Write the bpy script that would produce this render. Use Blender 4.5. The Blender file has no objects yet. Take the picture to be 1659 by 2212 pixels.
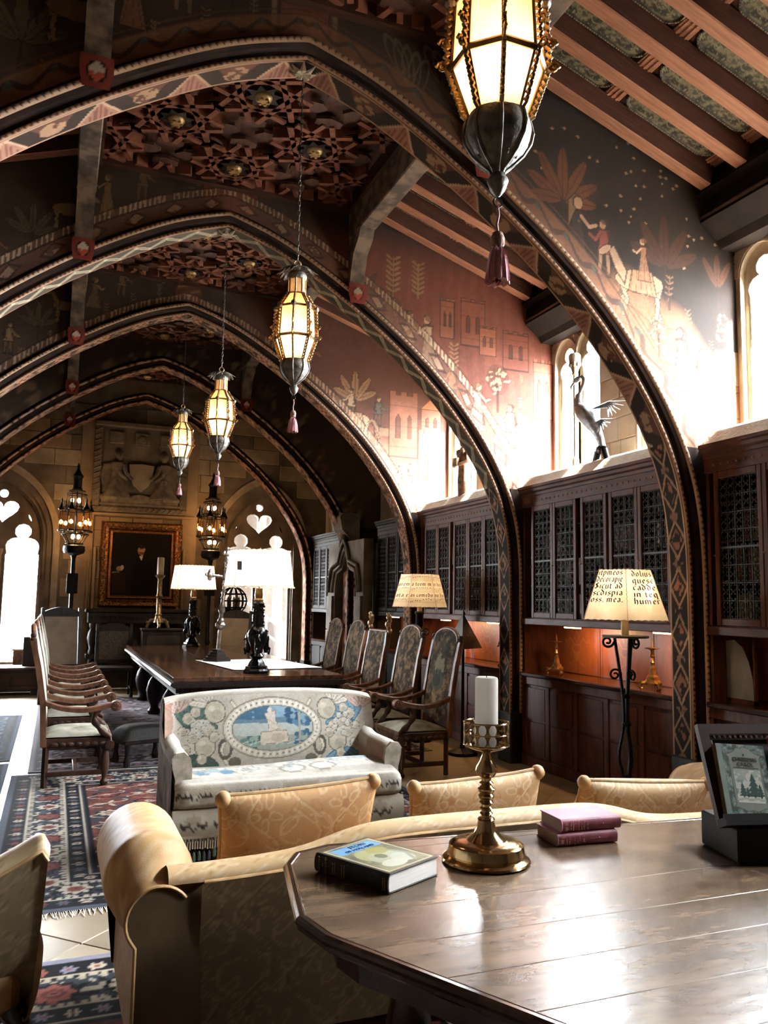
import bpy, math, random
import numpy as np
from mathutils import Vector, Matrix
random.seed(7)
S = bpy.context.scene
COL = S.collection
PI = math.pi

# ------------------------------------------------------------------ camera
def cam_axes(yaw, pitch, roll):
    fw = Vector((math.sin(yaw)*math.cos(pitch), math.cos(yaw)*math.cos(pitch), math.sin(pitch)))
    r = Vector((math.cos(yaw), -math.sin(yaw), 0)); up = r.cross(fw)
    c, s = math.cos(roll), math.sin(roll)
    return c*r+s*up, -s*r+c*up, fw
_r, _u, _f = cam_axes(math.radians(21.6), math.radians(6.28), math.radians(0.95))
cd = bpy.data.cameras.new('camera'); cam = bpy.data.objects.new('camera', cd); COL.objects.link(cam)
M = Matrix.Identity(4)
for i in range(3):
    M[i][0] = _r[i]; M[i][1] = _u[i]; M[i][2] = -_f[i]
M[2][3] = 1.6
cam.matrix_world = M
cd.sensor_fit = 'VERTICAL'; cd.sensor_height = 24.0; cd.lens = 24.0*1771.3/2212
cd.clip_start = 0.05; cd.clip_end = 300
S.camera = cam

# ------------------------------------------------------------------ view and sky
S.view_settings.view_transform = 'Standard'; S.view_settings.look = 'None'
S.view_settings.gamma = 1.0; S.view_settings.use_curve_mapping = False
S.view_settings.exposure = 0.0
W = bpy.data.worlds.new('sky'); S.world = W; W.use_nodes = True
bg = W.node_tree.nodes['Background']
bg.inputs[0].default_value = (0.93, 0.97, 1.0, 1); bg.inputs[1].default_value = 210.0
try:
    S.cycles.use_denoising = True
    S.cycles.max_bounces = 7; S.cycles.diffuse_bounces = 4; S.cycles.glossy_bounces = 3
    S.cycles.transparent_max_bounces = 12; S.cycles.transmission_bounces = 4
    S.cycles.sample_clamp_indirect = 6.0; S.cycles.caustics_reflective = False; S.cycles.caustics_refractive = False
    S.cycles.use_adaptive_sampling = True; S.cycles.adaptive_threshold = 0.02
except Exception:
    pass

# sun and the openings that the sky shines through (portals: sampling guides, they add no light)
sd = bpy.data.lights.new('sun', 'SUN'); sd.energy = 190.0; sd.angle = math.radians(3.0); sd.color = (1, .95, .86)
sun = bpy.data.objects.new('sun', sd); COL.objects.link(sun)
sun.rotation_euler = Vector((-.33, .48, -.81)).to_track_quat('-Z', 'Y').to_euler()
def portal(loc, face, w, h):
    ld = bpy.data.lights.new('portal', 'AREA'); ld.shape = 'RECTANGLE'; ld.size = w; ld.size_y = h
    ld.cycles.is_portal = True
    o = bpy.data.objects.new('portal', ld); COL.objects.link(o)
    o.location = loc; o.rotation_euler = Vector(face).to_track_quat('-Z', 'Z').to_euler()
def point_light(name, loc, watts, col=(1, .62, .3), rad=.03, parent=None):
    ld = bpy.data.lights.new(name, 'POINT'); ld.energy = watts; ld.color = col; ld.shadow_soft_size = rad
    o = bpy.data.objects.new(name, ld); COL.objects.link(o); o.location = loc
    if parent is not None: o.parent = parent
    return o

# ------------------------------------------------------------------ materials
MATS = {}
def srgb(h):
    if isinstance(h, str):
        h = h.lstrip('#'); c = [int(h[i:i+2], 16)/255 for i in (0, 2, 4)]
    else: c = list(h)
    c = [x/12.92 if x <= .04045 else ((x+.055)/1.055)**2.4 for x in c]; l = .3*c[0]+.6*c[1]+.1*c[2]
    return [l+(x-l)*.84 for x in c]
def mat(name, c1, c2=None, rough=.6, metal=0., scale=8., bump=0., stretch=None, spec=.5, detail=5., coat=0., fac=(.35, .65), bscale=None):
    if name in MATS: return MATS[name]
    m = bpy.data.materials.new(name); m.use_nodes = True
    nt = m.node_tree; b = nt.nodes['Principled BSDF']
    b.inputs['Roughness'].default_value = rough; b.inputs['Metallic'].default_value = metal
    b.inputs['Specular IOR Level'].default_value = spec
    if coat: b.inputs['Coat Weight'].default_value = coat; b.inputs['Coat Roughness'].default_value = .12
    c1 = srgb(c1); c2 = srgb(c2) if c2 is not None else [x*.8 for x in c1]
    tc = nt.nodes.new('ShaderNodeTexCoord'); mp = nt.nodes.new('ShaderNodeMapping')
    nt.links.new(tc.outputs['Object'], mp.inputs[0])
    if stretch: mp.inputs['Scale'].default_value = stretch
    nz = nt.nodes.new('ShaderNodeTexNoise'); nz.inputs['Scale'].default_value = scale; nz.inputs['Detail'].default_value = detail
    nt.links.new(mp.outputs[0], nz.inputs[0])
    cr = nt.nodes.new('ShaderNodeValToRGB')
    cr.color_ramp.elements[0].position = fac[0]; cr.color_ramp.elements[1].position = fac[1]
    cr.color_ramp.elements[0].color = (*c1, 1); cr.color_ramp.elements[1].color = (*c2, 1)
    nt.links.new(nz.outputs[0], cr.inputs[0]); nt.links.new(cr.outputs[0], b.inputs['Base Color'])
    if bump:
        bp = nt.nodes.new('ShaderNodeBump'); bp.inputs['Strength'].default_value = bump; bp.inputs['Distance'].default_value = .02
        src = nz
        if bscale:
            src = nt.nodes.new('ShaderNodeTexNoise'); src.inputs['Scale'].default_value = bscale; src.inputs['Detail'].default_value = 4
            nt.links.new(mp.outputs[0], src.inputs[0])
        nt.links.new(src.outputs[0], bp.inputs['Height']); nt.links.new(bp.outputs[0], b.inputs['Normal'])
    MATS[name] = m
    return m
def painted(name, rough=.8, bump=0., bscale=60., spec=.3, wear=0.):
    """colour attribute 'Col' holds the design (mural, tapestry, carpet ...)"""
    if name in MATS: return MATS[name]
    m = bpy.data.materials.new(name); m.use_nodes = True
    nt = m.node_tree; b = nt.nodes['Principled BSDF']; b.inputs['Roughness'].default_value = rough
    b.inputs['Specular IOR Level'].default_value = spec
    a = nt.nodes.new('ShaderNodeVertexColor'); a.layer_name = 'Col'
    tc = nt.nodes.new('ShaderNodeTexCoord'); nz = nt.nodes.new('ShaderNodeTexNoise')
    nz.inputs['Scale'].default_value = bscale; nz.inputs['Detail'].default_value = 5
    nt.links.new(tc.outputs['Object'], nz.inputs[0])
    mx = nt.nodes.new('ShaderNodeMix'); mx.data_type = 'RGBA'; mx.blend_type = 'MULTIPLY'
    mx.inputs[0].default_value = wear
    nt.links.new(a.outputs[0], mx.inputs[6]); nt.links.new(nz.outputs[1], mx.inputs[7])
    nt.links.new(mx.outputs[2], b.inputs['Base Color'])
    if bump:
        bp = nt.nodes.new('ShaderNodeBump'); bp.inputs['Strength'].default_value = bump; bp.inputs['Distance'].default_value = .01
        nt.links.new(nz.outputs[0], bp.inputs['Height']); nt.links.new(bp.outputs[0], b.inputs['Normal'])
    MATS[name] = m
    return m
def emit(name, c, s):
    if name in MATS: return MATS[name]
    m = bpy.data.materials.new(name); m.use_nodes = True; nt = m.node_tree
    b = nt.nodes['Principled BSDF']; c = srgb(c)
    b.inputs['Base Color'].default_value = (*c, 1)
    b.inputs['Emission Color'].default_value = (*c, 1); b.inputs['Emission Strength'].default_value = s
    MATS[name] = m; return m
def glassy(name, tint=(1, 1, 1), clear=.9, rough=.03):
    if name in MATS: return MATS[name]
    m = bpy.data.materials.new(name); m.use_nodes = True; nt = m.node_tree; nt.nodes.remove(nt.nodes['Principled BSDF'])
    out = [n for n in nt.nodes if n.type == 'OUTPUT_MATERIAL'][0]
    t = nt.nodes.new('ShaderNodeBsdfTransparent'); t.inputs[0].default_value = (*tint, 1)
    g = nt.nodes.new('ShaderNodeBsdfGlossy'); g.inputs['Roughness'].default_value = rough
    mx = nt.nodes.new('ShaderNodeMixShader'); mx.inputs[0].default_value = .035
    nt.links.new(t.outputs[0], mx.inputs[1]); nt.links.new(g.outputs[0], mx.inputs[2])
    nt.links.new(mx.outputs[0], out.inputs[0]); MATS[name] = m; return m
def translucent(name, c, clear=.25, scale=9., c2=None, glow=0.):
    if name in MATS: return MATS[name]
    m = bpy.data.materials.new(name); m.use_nodes = True; nt = m.node_tree; nt.nodes.remove(nt.nodes['Principled BSDF'])
    out = [n for n in nt.nodes if n.type == 'OUTPUT_MATERIAL'][0]
    c = srgb(c); c2 = srgb(c2) if c2 is not None else [x*.85 for x in c]
    tc = nt.nodes.new('ShaderNodeTexCoord'); nz = nt.nodes.new('ShaderNodeTexNoise'); nz.inputs['Scale'].default_value = scale
    nt.links.new(tc.outputs['Object'], nz.inputs[0])
    cr = nt.nodes.new('ShaderNodeValToRGB'); cr.color_ramp.elements[0].color = (*c, 1); cr.color_ramp.elements[1].color = (*c2, 1)
    cr.color_ramp.elements[0].position = .35; cr.color_ramp.elements[1].position = .7
    nt.links.new(nz.outputs[0], cr.inputs[0])
    tl = nt.nodes.new('ShaderNodeBsdfTranslucent'); df = nt.nodes.new('ShaderNodeBsdfDiffuse'); tp = nt.nodes.new('ShaderNodeBsdfTransparent')
    for n in (tl, df, tp): nt.links.new(cr.outputs[0], n.inputs[0])
    a = nt.nodes.new('ShaderNodeMixShader'); a.inputs[0].default_value = .35
    nt.links.new(tl.outputs[0], a.inputs[1]); nt.links.new(df.outputs[0], a.inputs[2])
    b = nt.nodes.new('ShaderNodeMixShader'); b.inputs[0].default_value = clear
    nt.links.new(a.outputs[0], b.inputs[1]); nt.links.new(tp.outputs[0], b.inputs[2])
    nt.links.new(b.outputs[0], out.inputs[0]); MATS[name] = m; return m

# ------------------------------------------------------------------ mesh building
class MB:
    def __init__(s): s.v = []; s.f = []; s.m = []; s.mi = 0
    def add(s, vs, fs):
        n = len(s.v); s.v += [tuple(p) for p in vs]
        for f in fs: s.f.append(tuple(i+n for i in f)); s.m.append(s.mi)
        return s
    def box(s, a, b, rot=None, bev=0.):
        x0, y0, z0 = a; x1, y1, z1 = b
        if bev > 0 and min(abs(x1-x0), abs(y1-y0), abs(z1-z0)) > 2.2*bev:
            # chamfered box: eight corners cut
            vs = []; e = bev
            for (cx, sx) in ((x0, 1), (x1, -1)):
                for (cy, sy) in ((y0, 1), (y1, -1)):
                    for (cz, sz) in ((z0, 1), (z1, -1)):
                        vs += [(cx, cy+sy*e, cz+sz*e), (cx+sx*e, cy, cz+sz*e), (cx+sx*e, cy+sy*e, cz)]
            def I(i, j, k, a): return (i*4+j*2+k)*3+a
            fs = []
            for i in (0, 1):
                fs.append([I(i, 0, 0, 0), I(i, 0, 1, 0), I(i, 1, 1, 0), I(i, 1, 0, 0)])
                fs.append([I(0, i, 0, 1), I(0, i, 1, 1), I(1, i, 1, 1), I(1, i, 0, 1)])
                fs.append([I(0, 0, i, 2), I(0, 1, i, 2), I(1, 1, i, 2), I(1, 0, i, 2)])
            for i in (0, 1):
                for j in (0, 1):
                    fs.append([I(i, j, 0, 0), I(i, j, 1, 0), I(i, j, 1, 1), I(i, j, 0, 1)])
                    fs.append([I(i, 0, j, 0), I(i, 1, j, 0), I(i, 1, j, 2), I(i, 0, j, 2)])
                    fs.append([I(0, i, j, 1), I(1, i, j, 1), I(1, i, j, 2), I(0, i, j, 2)])
                    for k in (0, 1): fs.append([I(i, j, k, 0), I(i, j, k, 1), I(i, j, k, 2)])
        else:
            vs = [(x0, y0, z0), (x1, y0, z0), (x1, y1, z0), (x0, y1, z0), (x0, y0, z1), (x1, y0, z1), (x1, y1, z1), (x0, y1, z1)]
            fs = [(0, 3, 2, 1), (4, 5, 6, 7), (0, 1, 5, 4), (1, 2, 6, 5), (2, 3, 7, 6), (3, 0, 4, 7)]
        if rot is not None: vs = [rot @ Vector(p) for p in vs]
        return s.add(vs, fs)
    def lathe(s, prof, c=(0, 0, 0), n=20, cap=True, axis=None, sq=None):
        """prof: (radius, z)"""
        vs = []; fs = []
        for r, z in prof:
            for k in range(n):
                a = 2*PI*k/n + (PI/n if sq else 0)
                vs.append(Vector((r*math.cos(a), r*math.sin(a), z)))
        for i in range(len(prof)-1):
            for k in range(n):
                fs.append((i*n+k, i*n+(k+1) % n, (i+1)*n+(k+1) % n, (i+1)*n+k))
        if cap:
            fs.append(tuple(range(n-1, -1, -1))); fs.append(tuple((len(prof)-1)*n+k for k in range(n)))
        if axis is not None:
            q = Vector((0, 0, 1)).rotation_difference(Vector(axis)); vs = [q @ p for p in vs]
        c = Vector(c)
        return s.add([p+c for p in vs], fs)
    def tube(s, pts, r, n=8, cap=True, closed=False, flat=None):
        pts = [Vector(p) for p in pts]; m = len(pts); rings = []; prev = None
        rs = r if isinstance(r, (list, tuple)) else [r]*m
        vs = []; fs = []
        for i in range(m):
            if closed: t = pts[(i+1) % m]-pts[i-1]
            else: t = pts[min(i+1, m-1)]-pts[max(i-1, 0)]
            if t.length < 1e-9: t = Vector((0, 0, 1))
            t.normalize()
            if prev is None:
                ref = Vector((0, 0, 1)) if abs(t.z) < .9 else Vector((1, 0, 0))
                a = t.cross(ref).normalized()
            else:
                a = (prev - t*prev.dot(t))
                a = a.normalized() if a.length > 1e-6 else t.orthogonal().normalized()
            prev = a; b = t.cross(a)
            for k in range(n):
                an = 2*PI*k/n
                vs.append(pts[i] + a*(rs[i]*math.cos(an)) + b*(rs[i]*math.sin(an)*(flat or 1)))
        for i in range(m if closed else m-1):
            j = (i+1) % m
            for k in range(n): fs.append((i*n+k, i*n+(k+1) % n, j*n+(k+1) % n, j*n+k))
        if cap and not closed:
            fs.append(tuple(range(n-1, -1, -1))); fs.append(tuple((m-1)*n+k for k in range(n)))
        return s.add(vs, fs)
    def prism(s, poly, d, frame=None, base=(0, 0, 0)):
        """poly (a,b) extruded by d along the third axis; frame=(A,B,C) axes"""
        A, B, C = [Vector(q) for q in (frame or ((1, 0, 0), (0, 0, 1), (0, 1, 0)))]; o = Vector(base)
        n = len(poly)
        vs = [o+A*a+B*b for a, b in poly]+[o+A*a+B*b+C*d for a, b in poly]
        fs = [tuple(range(n)), tuple(range(2*n-1, n-1, -1))]
        fs += [(i, i+n, (i+1) % n+n, (i+1) % n) for i in range(n)]
        return s.add(vs, fs)
    def ball(s, c, r, n=10, m=6, sc=(1, 1, 1)):
        vs = []; fs = []
        for i in range(1, m):
            t = PI*i/m
            for k in range(n):
                a = 2*PI*k/n
                vs.append((c[0]+sc[0]*r*math.sin(t)*math.cos(a), c[1]+sc[1]*r*math.sin(t)*math.sin(a), c[2]+sc[2]*r*math.cos(t)))
        top = len(vs); vs.append((c[0], c[1], c[2]+sc[2]*r)); vs.append((c[0], c[1], c[2]-sc[2]*r))
        for i in range(m-2):
            for k in range(n): fs.append((i*n+k, (i+1)*n+k, (i+1)*n+(k+1) % n, i*n+(k+1) % n))
        for k in range(n):
            fs.append((top, k, (k+1) % n)); fs.append((top+1, (m-2)*n+(k+1) % n, (m-2)*n+k))
        return s.add(vs, fs)
    def grid(s, P, nu, nv):
        """P[i][j] points"""
        vs = [P[i][j] for i in range(nu) for j in range(nv)]
        fs = [(i*nv+j, (i+1)*nv+j, (i+1)*nv+j+1, i*nv+j+1) for i in range(nu-1) for j in range(nv-1)]
        return s.add(vs, fs)
    def mesh(s, name, mats, smooth=None):
        me = bpy.data.meshes.new(name); me.from_pydata(s.v, [], s.f)
        for m in (mats if isinstance(mats, (list, tuple)) else [mats]): me.materials.append(m)
        if any(s.m): me.polygons.foreach_set('material_index', s.m)
        me.validate()
        import bmesh
        bm = bmesh.new(); bm.from_mesh(me); bmesh.ops.recalc_face_normals(bm, faces=bm.faces); bm.to_mesh(me); bm.free()
        if smooth: smooth_mesh(me, smooth)
        return me
    def obj(s, name, mats, parent=None, smooth=None, **kw):
        return put(s.mesh(name, mats, smooth), name, parent, **kw)
def smooth_mesh(me, ang=35):
    me.polygons.foreach_set('use_smooth', [True]*len(me.polygons))
    try: me.set_sharp_from_angle(angle=math.radians(ang))
    except Exception: pass
def put(me, name, parent=None, **kw):
    o = bpy.data.objects.new(name, me); COL.objects.link(o)
    if parent is not None: o.parent = parent
    for k, v in kw.items(): o[k] = v
    return o
def thing(name, label, cat, loc=(0, 0, 0), rz=0., group=None):
    o = bpy.data.objects.new(name, None); COL.objects.link(o); o.empty_display_size = .1
    o.location = loc; o.rotation_euler = (0, 0, rz); o['label'] = label; o['category'] = cat
    if group: o['group'] = group
    return o
def tag(o, label, cat, group=None):
    o['label'] = label; o['category'] = cat
    if group: o['group'] = group
    return o
def struct(name, label):
    o = bpy.data.objects.new(name, None); COL.objects.link(o); o['kind'] = 'structure'; o['label'] = label
    o['category'] = name.split('_')[0]
    return o
def copy_tree(o, parent=None):
    c = o.copy(); COL.objects.link(c)
    if parent is not None: c.parent = parent
    for ch in list(o.children): copy_tree(ch, c)
    return c
def plate(name, outer, holes, depth, mats, frame, base, parent=None, bevel=0., **kw):
    """flat plate with holes: outlines in (a,b), thickness along c"""
    cu = bpy.data.curves.new(name, 'CURVE'); cu.dimensions = '2D'; cu.fill_mode = 'BOTH'; cu.extrude = depth/2
    if bevel: cu.bevel_depth = bevel; cu.bevel_resolution = 1
    for poly in [outer]+list(holes):
        sp = cu.splines.new('POLY'); sp.points.add(len(poly)-1); sp.use_cyclic_u = True
        for p, q in zip(sp.points, poly): p.co = (q[0], q[1], 0, 1)
    tmp = bpy.data.objects.new(name, cu); COL.objects.link(tmp)
    me = bpy.data.meshes.new_from_object(tmp); bpy.data.objects.remove(tmp); bpy.data.curves.remove(cu)
    A, B, C = [Vector(q) for q in frame]; o = Vector(base)
    mt = Matrix(((A.x, B.x, C.x, o.x), (A.y, B.y, C.y, o.y), (A.z, B.z, C.z, o.z), (0, 0, 0, 1)))
    me.transform(mt); me.materials.clear()
    for m in (mats if isinstance(mats, (list, tuple)) else [mats]): me.materials.append(m)
    me.polygons.foreach_set('material_index', [0]*len(me.polygons))
    return put(me, name, parent, **kw)
def text_mesh(body, size, mats, frame, base, depth=.0006, align='CENTER', sx=1.):
    cu = bpy.data.curves.new('text', 'FONT'); cu.body = body; cu.size = size; cu.align_x = align; cu.extrude = depth; cu.resolution_u = 3
    tmp = bpy.data.objects.new('text', cu); COL.objects.link(tmp)
    me = bpy.data.meshes.new_from_object(tmp); bpy.data.objects.remove(tmp); bpy.data.curves.remove(cu)
    A, B, C = [Vector(q) for q in frame]; o = Vector(base); A = A*sx
    mt = Matrix(((A.x, B.x, C.x, o.x), (A.y, B.y, C.y, o.y), (A.z, B.z, C.z, o.z), (0, 0, 0, 1)))
    me.transform(mt); me.materials.clear(); me.materials.append(mats)
    return me

# ------------------------------------------------------------------ numpy painting on fine grids
def fbm(x, y, sc=1., oct=4, seed=0):
    out = np.zeros_like(x); amp = .5
    for o in range(oct):
        X = x*sc; Y = y*sc; xi = np.floor(X).astype(np.int64); yi = np.floor(Y).astype(np.int64)
        fx = X-xi; fy = Y-yi; fx = fx*fx*(3-2*fx); fy = fy*fy*(3-2*fy)
        def h(a, b):
            n = (a*374761393 + b*668265263 + (seed+o)*974634777) & 0x7fffffff
            n = ((n ^ (n >> 13))*1274126177) & 0x7fffffff
            return ((n ^ (n >> 16)) & 0xffff)/65535.
        v = (h(xi, yi)*(1-fx)+h(xi+1, yi)*fx)*(1-fy)+(h(xi, yi+1)*(1-fx)+h(xi+1, yi+1)*fx)*fy
        out += amp*v; amp *= .5; sc *= 2.03
    return out/(1-.5**oct)
class Paint:
    k = 1.
    def __init__(s, x, y, base):
        s.x = np.asarray(x, float); s.y = np.asarray(y, float); s.c = np.tile(np.array(srgb(base)), (len(s.x), 1))
    def sub(s, x0, x1, y0, y1):
        return np.nonzero((s.x >= x0) & (s.x <= x1) & (s.y >= y0) & (s.y <= y1))[0]
    def put(s, idx, col, a=1.):
        a = a*s.k; c = np.array(srgb(col)); s.c[idx] = s.c[idx]*(1-a)+c*a
    def mask(s, m, col, a=1.): s.put(np.nonzero(m)[0], col, a)
    def blend(s, w, col):
        w = np.clip(w, 0, 1)[:, None]; s.c = s.c*(1-w)+np.array(srgb(col))*w
    def ell(s, cx, cy, rx, ry, col, rot=0., a=1., ring=None):
        R = max(rx, ry); i = s.sub(cx-R, cx+R, cy-R, cy+R); dx = s.x[i]-cx; dy = s.y[i]-cy
        c, sn = math.cos(rot), math.sin(rot); u = (dx*c+dy*sn)/rx; v = (-dx*sn+dy*c)/ry; d = u*u+v*v
        k = d <= 1
        if ring: k &= d >= (1-ring)**2
        s.put(i[k], col, a)
    def poly(s, pts, col, a=1., line=None, lw=.006):
        xs = [p[0] for p in pts]; ys = [p[1] for p in pts]; i = s.sub(min(xs), max(xs), min(ys), max(ys))
        x = s.x[i]; y = s.y[i]; ins = np.zeros(len(i), bool); n = len(pts)
        for k in range(n):
            x0, y0 = pts[k]; x1, y1 = pts[(k+1) % n]
            if y0 == y1: continue
            ins ^= ((y0 > y) != (y1 > y)) & (x < (x1-x0)*(y-y0)/(y1-y0)+x0)
        s.put(i[ins], col, a)
        if line: s.line(list(pts)+[pts[0]], lw, line)
    def line(s, pts, w, col, a=1.):
        for (x0, y0), (x1, y1) in zip(pts[:-1], pts[1:]):
            i = s.sub(min(x0, x1)-w, max(x0, x1)+w, min(y0, y1)-w, max(y0, y1)+w)
            if not len(i): continue
            dx = x1-x0; dy = y1-y0; L = dx*dx+dy*dy+1e-12
            t = np.clip(((s.x[i]-x0)*dx+(s.y[i]-y0)*dy)/L, 0, 1)
            d = np.hypot(s.x[i]-x0-t*dx, s.y[i]-y0-t*dy); s.put(i[d <= w/2], col, a)
    def noise(s, sc, amt, oct=4, seed=1):
        n = fbm(s.x+13, s.y+7, sc, oct, seed)-.5; s.c = np.clip(s.c*(1+amt*2*n[:, None]), 0, 1)
def painted_mesh(name, V, F, C, m, parent=None, smooth=False, **kw):
    """V (n,3), F (k,4), C (n,3) linear colours"""
    me = bpy.data.meshes.new(name or 'painted'); V = np.asarray(V, np.float32); F = np.asarray(F, np.int32)
    me.vertices.add(len(V)); me.vertices.foreach_set('co', V.ravel())
    me.loops.add(F.size); me.loops.foreach_set('vertex_index', F.ravel())
    me.polygons.add(len(F)); me.polygons.foreach_set('loop_start', np.arange(0, F.size, 4, dtype=np.int32))
    try: me.polygons.foreach_set('loop_total', np.full(len(F), 4, np.int32))
    except Exception: pass
    me.update(calc_edges=True)
    ca = me.color_attributes.new('Col', 'FLOAT_COLOR', 'POINT')
    ca.data.foreach_set('color', np.hstack([np.clip(C, 0, 1), np.ones((len(C), 1))]).astype(np.float32).ravel())
    me.materials.append(m)
    if smooth: me.polygons.foreach_set('use_smooth', np.ones(len(F), bool))
    return put(me, name, parent, **kw) if name else me
def uvgrid(nu, nv):
    u, v = np.meshgrid(np.linspace(0, 1, nu), np.linspace(0, 1, nv), indexing='ij')
    i = np.arange((nu-1)*(nv-1)); a = (i//(nv-1))*nv+i % (nv-1)
    return u.ravel(), v.ravel(), np.stack([a, a+nv, a+nv+1, a+1], 1)
# ================================================================== room measurements (metres)
XC, XR, XL = 1.33, 4.93, -2.27
ARCH_Y = [2.35, 4.95, 7.57, 10.17, 12.70, 15.10]
YB, YF = 15.6, -2.2
HALF = [(0, 5.12), (.25, 5.05), (.5, 4.955), (.9, 4.735), (1.3, 4.485), (1.6, 4.27), (1.9, 4.03), (2.2, 3.75), (2.45, 3.47), (2.7, 3.13),
        (2.85, 2.87), (2.95, 2.63), (3.02, 2.35), (3.05, 2.0), (3.05, 1.2), (3.05, 0.5)]
def resample(P, step):
    P = [Vector((a, b)) for a, b in P]; out = [P[0]]; acc = 0.
    L = [0.]
    for a, b in zip(P[:-1], P[1:]): L.append(L[-1]+(b-a).length)
    n = max(2, int(L[-1]/step)); j = 0; out = []
    for i in range(n+1):
        s = L[-1]*i/n
        while j < len(L)-2 and L[j+1] < s: j += 1
        t = (s-L[j])/max(L[j+1]-L[j], 1e-9); out.append(P[j].lerp(P[j+1], min(1, max(0, t))))
    return out, L[-1]
def smooth_half():
    # light smoothing of the measured half arch (apex kept sharp)
    P, _ = resample(HALF, .06)
    for _ in range(14):
        Q = [p.copy() for p in P]
        for i in range(1, len(P)-1): Q[i] = P[i]*.5+(P[i-1]+P[i+1])*.25
        P = Q
    return [(p.x, p.y) for p in P]
SH = smooth_half()
ARCH_PATH = [(XC+x, z) for x, z in SH[::-1]]+[(XC-x, z) for x, z in SH[1:]]
def roof_z(x):
    d = abs(x-XC)
    return 5.60 if d < 1.30 else 5.70-.346*(d-1.34)
ARR = np.array(SH)
def arch_dist(x, z):
    """signed distance to the intrados (positive = in the spandrel)"""
    d = np.abs(x-XC); best = np.full(x.shape, 9.)
    for (a0, b0), (a1, b1) in zip(SH[:-1:1], SH[1::1]):
        dx, dz = a1-a0, b1-b0; L = dx*dx+dz*dz
        t = np.clip(((d-a0)*dx+(z-b0)*dz)/L, 0, 1); best = np.minimum(best, np.hypot(d-a0-t*dx, z-b0-t*dz))
    zi = np.interp(d, ARR[:len(ARR), 0], ARR[:, 1], right=-9.)
    # columns: the part with constant d
    inside = (z < zi) & (d < 3.0498)
    lower = (d < 3.049) & (z < 2.0)
    return np.where(inside | lower, -best, best)

oak = mat('dark_oak', '4a2a1c', '2c1812', rough=.55, spec=.3, scale=6, bump=.25, stretch=(1, 6, 1), fac=(.3, .7))
oak_v = mat('dark_oak_upright', '5a3323', '331c14', rough=.45, scale=5, bump=.25, stretch=(6, 6, 1), fac=(.3, .7))
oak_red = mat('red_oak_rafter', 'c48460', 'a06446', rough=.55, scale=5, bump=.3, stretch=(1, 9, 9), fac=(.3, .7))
oak_x = mat('dark_oak_lengthwise', '4a2a1c', '2a1711', rough=.4, scale=5, bump=.2, stretch=(6, 1, 6), fac=(.3, .7))
black_oak = mat('black_oak', '241713', '120c0a', rough=.5, spec=.35, scale=6, bump=.2, stretch=(5, 5, 1))
stone = mat('limestone', 'e6d6bd', 'd6c2a4', rough=.85, scale=5, bump=.3, bscale=40)
stone_b = mat('limestone_grey', 'a89880', '8c7c64', rough=.85, scale=4, bump=.3, bscale=40)
stone_c = mat('limestone_tan', 'd8bf9c', 'c4a884', rough=.85, scale=4, bump=.3, bscale=40)
stone_w = mat('limestone_warm', '9c8464', '866e50', rough=.85, scale=4, bump=.3, bscale=40)
stone_dark = mat('smoked_limestone', '786a58', '5a4e40', rough=.85, scale=4, bump=.3, bscale=40)
plaster = mat('dark_plaster', '4a3a2e', '3a2c24', rough=.9, scale=3, bump=.1)
gilt = mat('old_gilding', 'b98a3c', '6f4a1c', rough=.38, metal=.9, scale=14, bump=.3)
bronze_dark = mat('dark_bronze', '1c1a18', '0f0e0e', rough=.28, metal=.6, scale=12)
iron = mat('black_iron', '17171a', '0c0c0e', rough=.5, metal=.7, scale=20, bump=.1)
window_glass = glassy('window_glass')
paint_wall = painted('mural_paint', rough=.85, bump=.12, bscale=45, wear=.25)
paint_wood = painted('painted_wood', rough=.8, spec=.12, bump=.1, bscale=50, wear=.2)

# ------------------------------------------------------------------ floor
floor = struct('floor', 'pale stone tile floor under the carpets')
MB().box((XL-.4, YF-.3, -.30), (XR+.4, YB+.3, -.012)).obj('bedding', mat('mortar', '8d8271', '7a6f60', rough=.9), floor)
tile_m = mat('floor_tile', '9a8a6c', '857458', rough=.5, scale=2.2, bump=.08)
tile_n = mat('floor_tile_dark', '8e7d60', '78684e', rough=.5, scale=2.6, bump=.08)
t = MB().box((-.223, -.223, -.02), (.223, .223, 0), bev=.004)
tmes = [t.mesh('tile', tile_m), t.mesh('tile', tile_n)]
far = MB(); c45 = math.cos(PI/4); near_n = 0
for i in range(-40, 60):
    for j in range(-40, 60):
        x = (i-j)*.45*c45+.2; y = (i+j)*.45*c45+.1
        if not (XL-.1 < x < XR-.1 and YF < y < YB): continue
        if -.9 < x < 1.2 and 2.2 < y < 6.5 and near_n < 280:
            near_n += 1
            o = put(tmes[(i*3+j*5) % 2], 'tile', floor); o.location = (x, y, 0); o.rotation_euler = (0, 0, PI/4)
        else:
            q = Matrix.Rotation(PI/4, 4, 'Z'); q.translation = Vector((x, y, 0))
            far.box((-.223, -.223, -.02), (.223, .223, 0), rot=q)
far.obj('tile_field', tile_m, floor, kind='stuff')

# ------------------------------------------------------------------ outer walls
def wallbox(name, label, a, b, m):
    w = struct(name, label); MB().box(a, b).obj('wall_body', m, w); return w
wallbox('wall_front', 'plain dark end wall of the room', (XL-.3, YF-.3, 0), (XR+.3, YF, 6.2), plaster)
wallbox('wall_left', 'dark side wall of the long room', (XL-.3, YF, 0), (XL, YB, 5.2), plaster)

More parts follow.
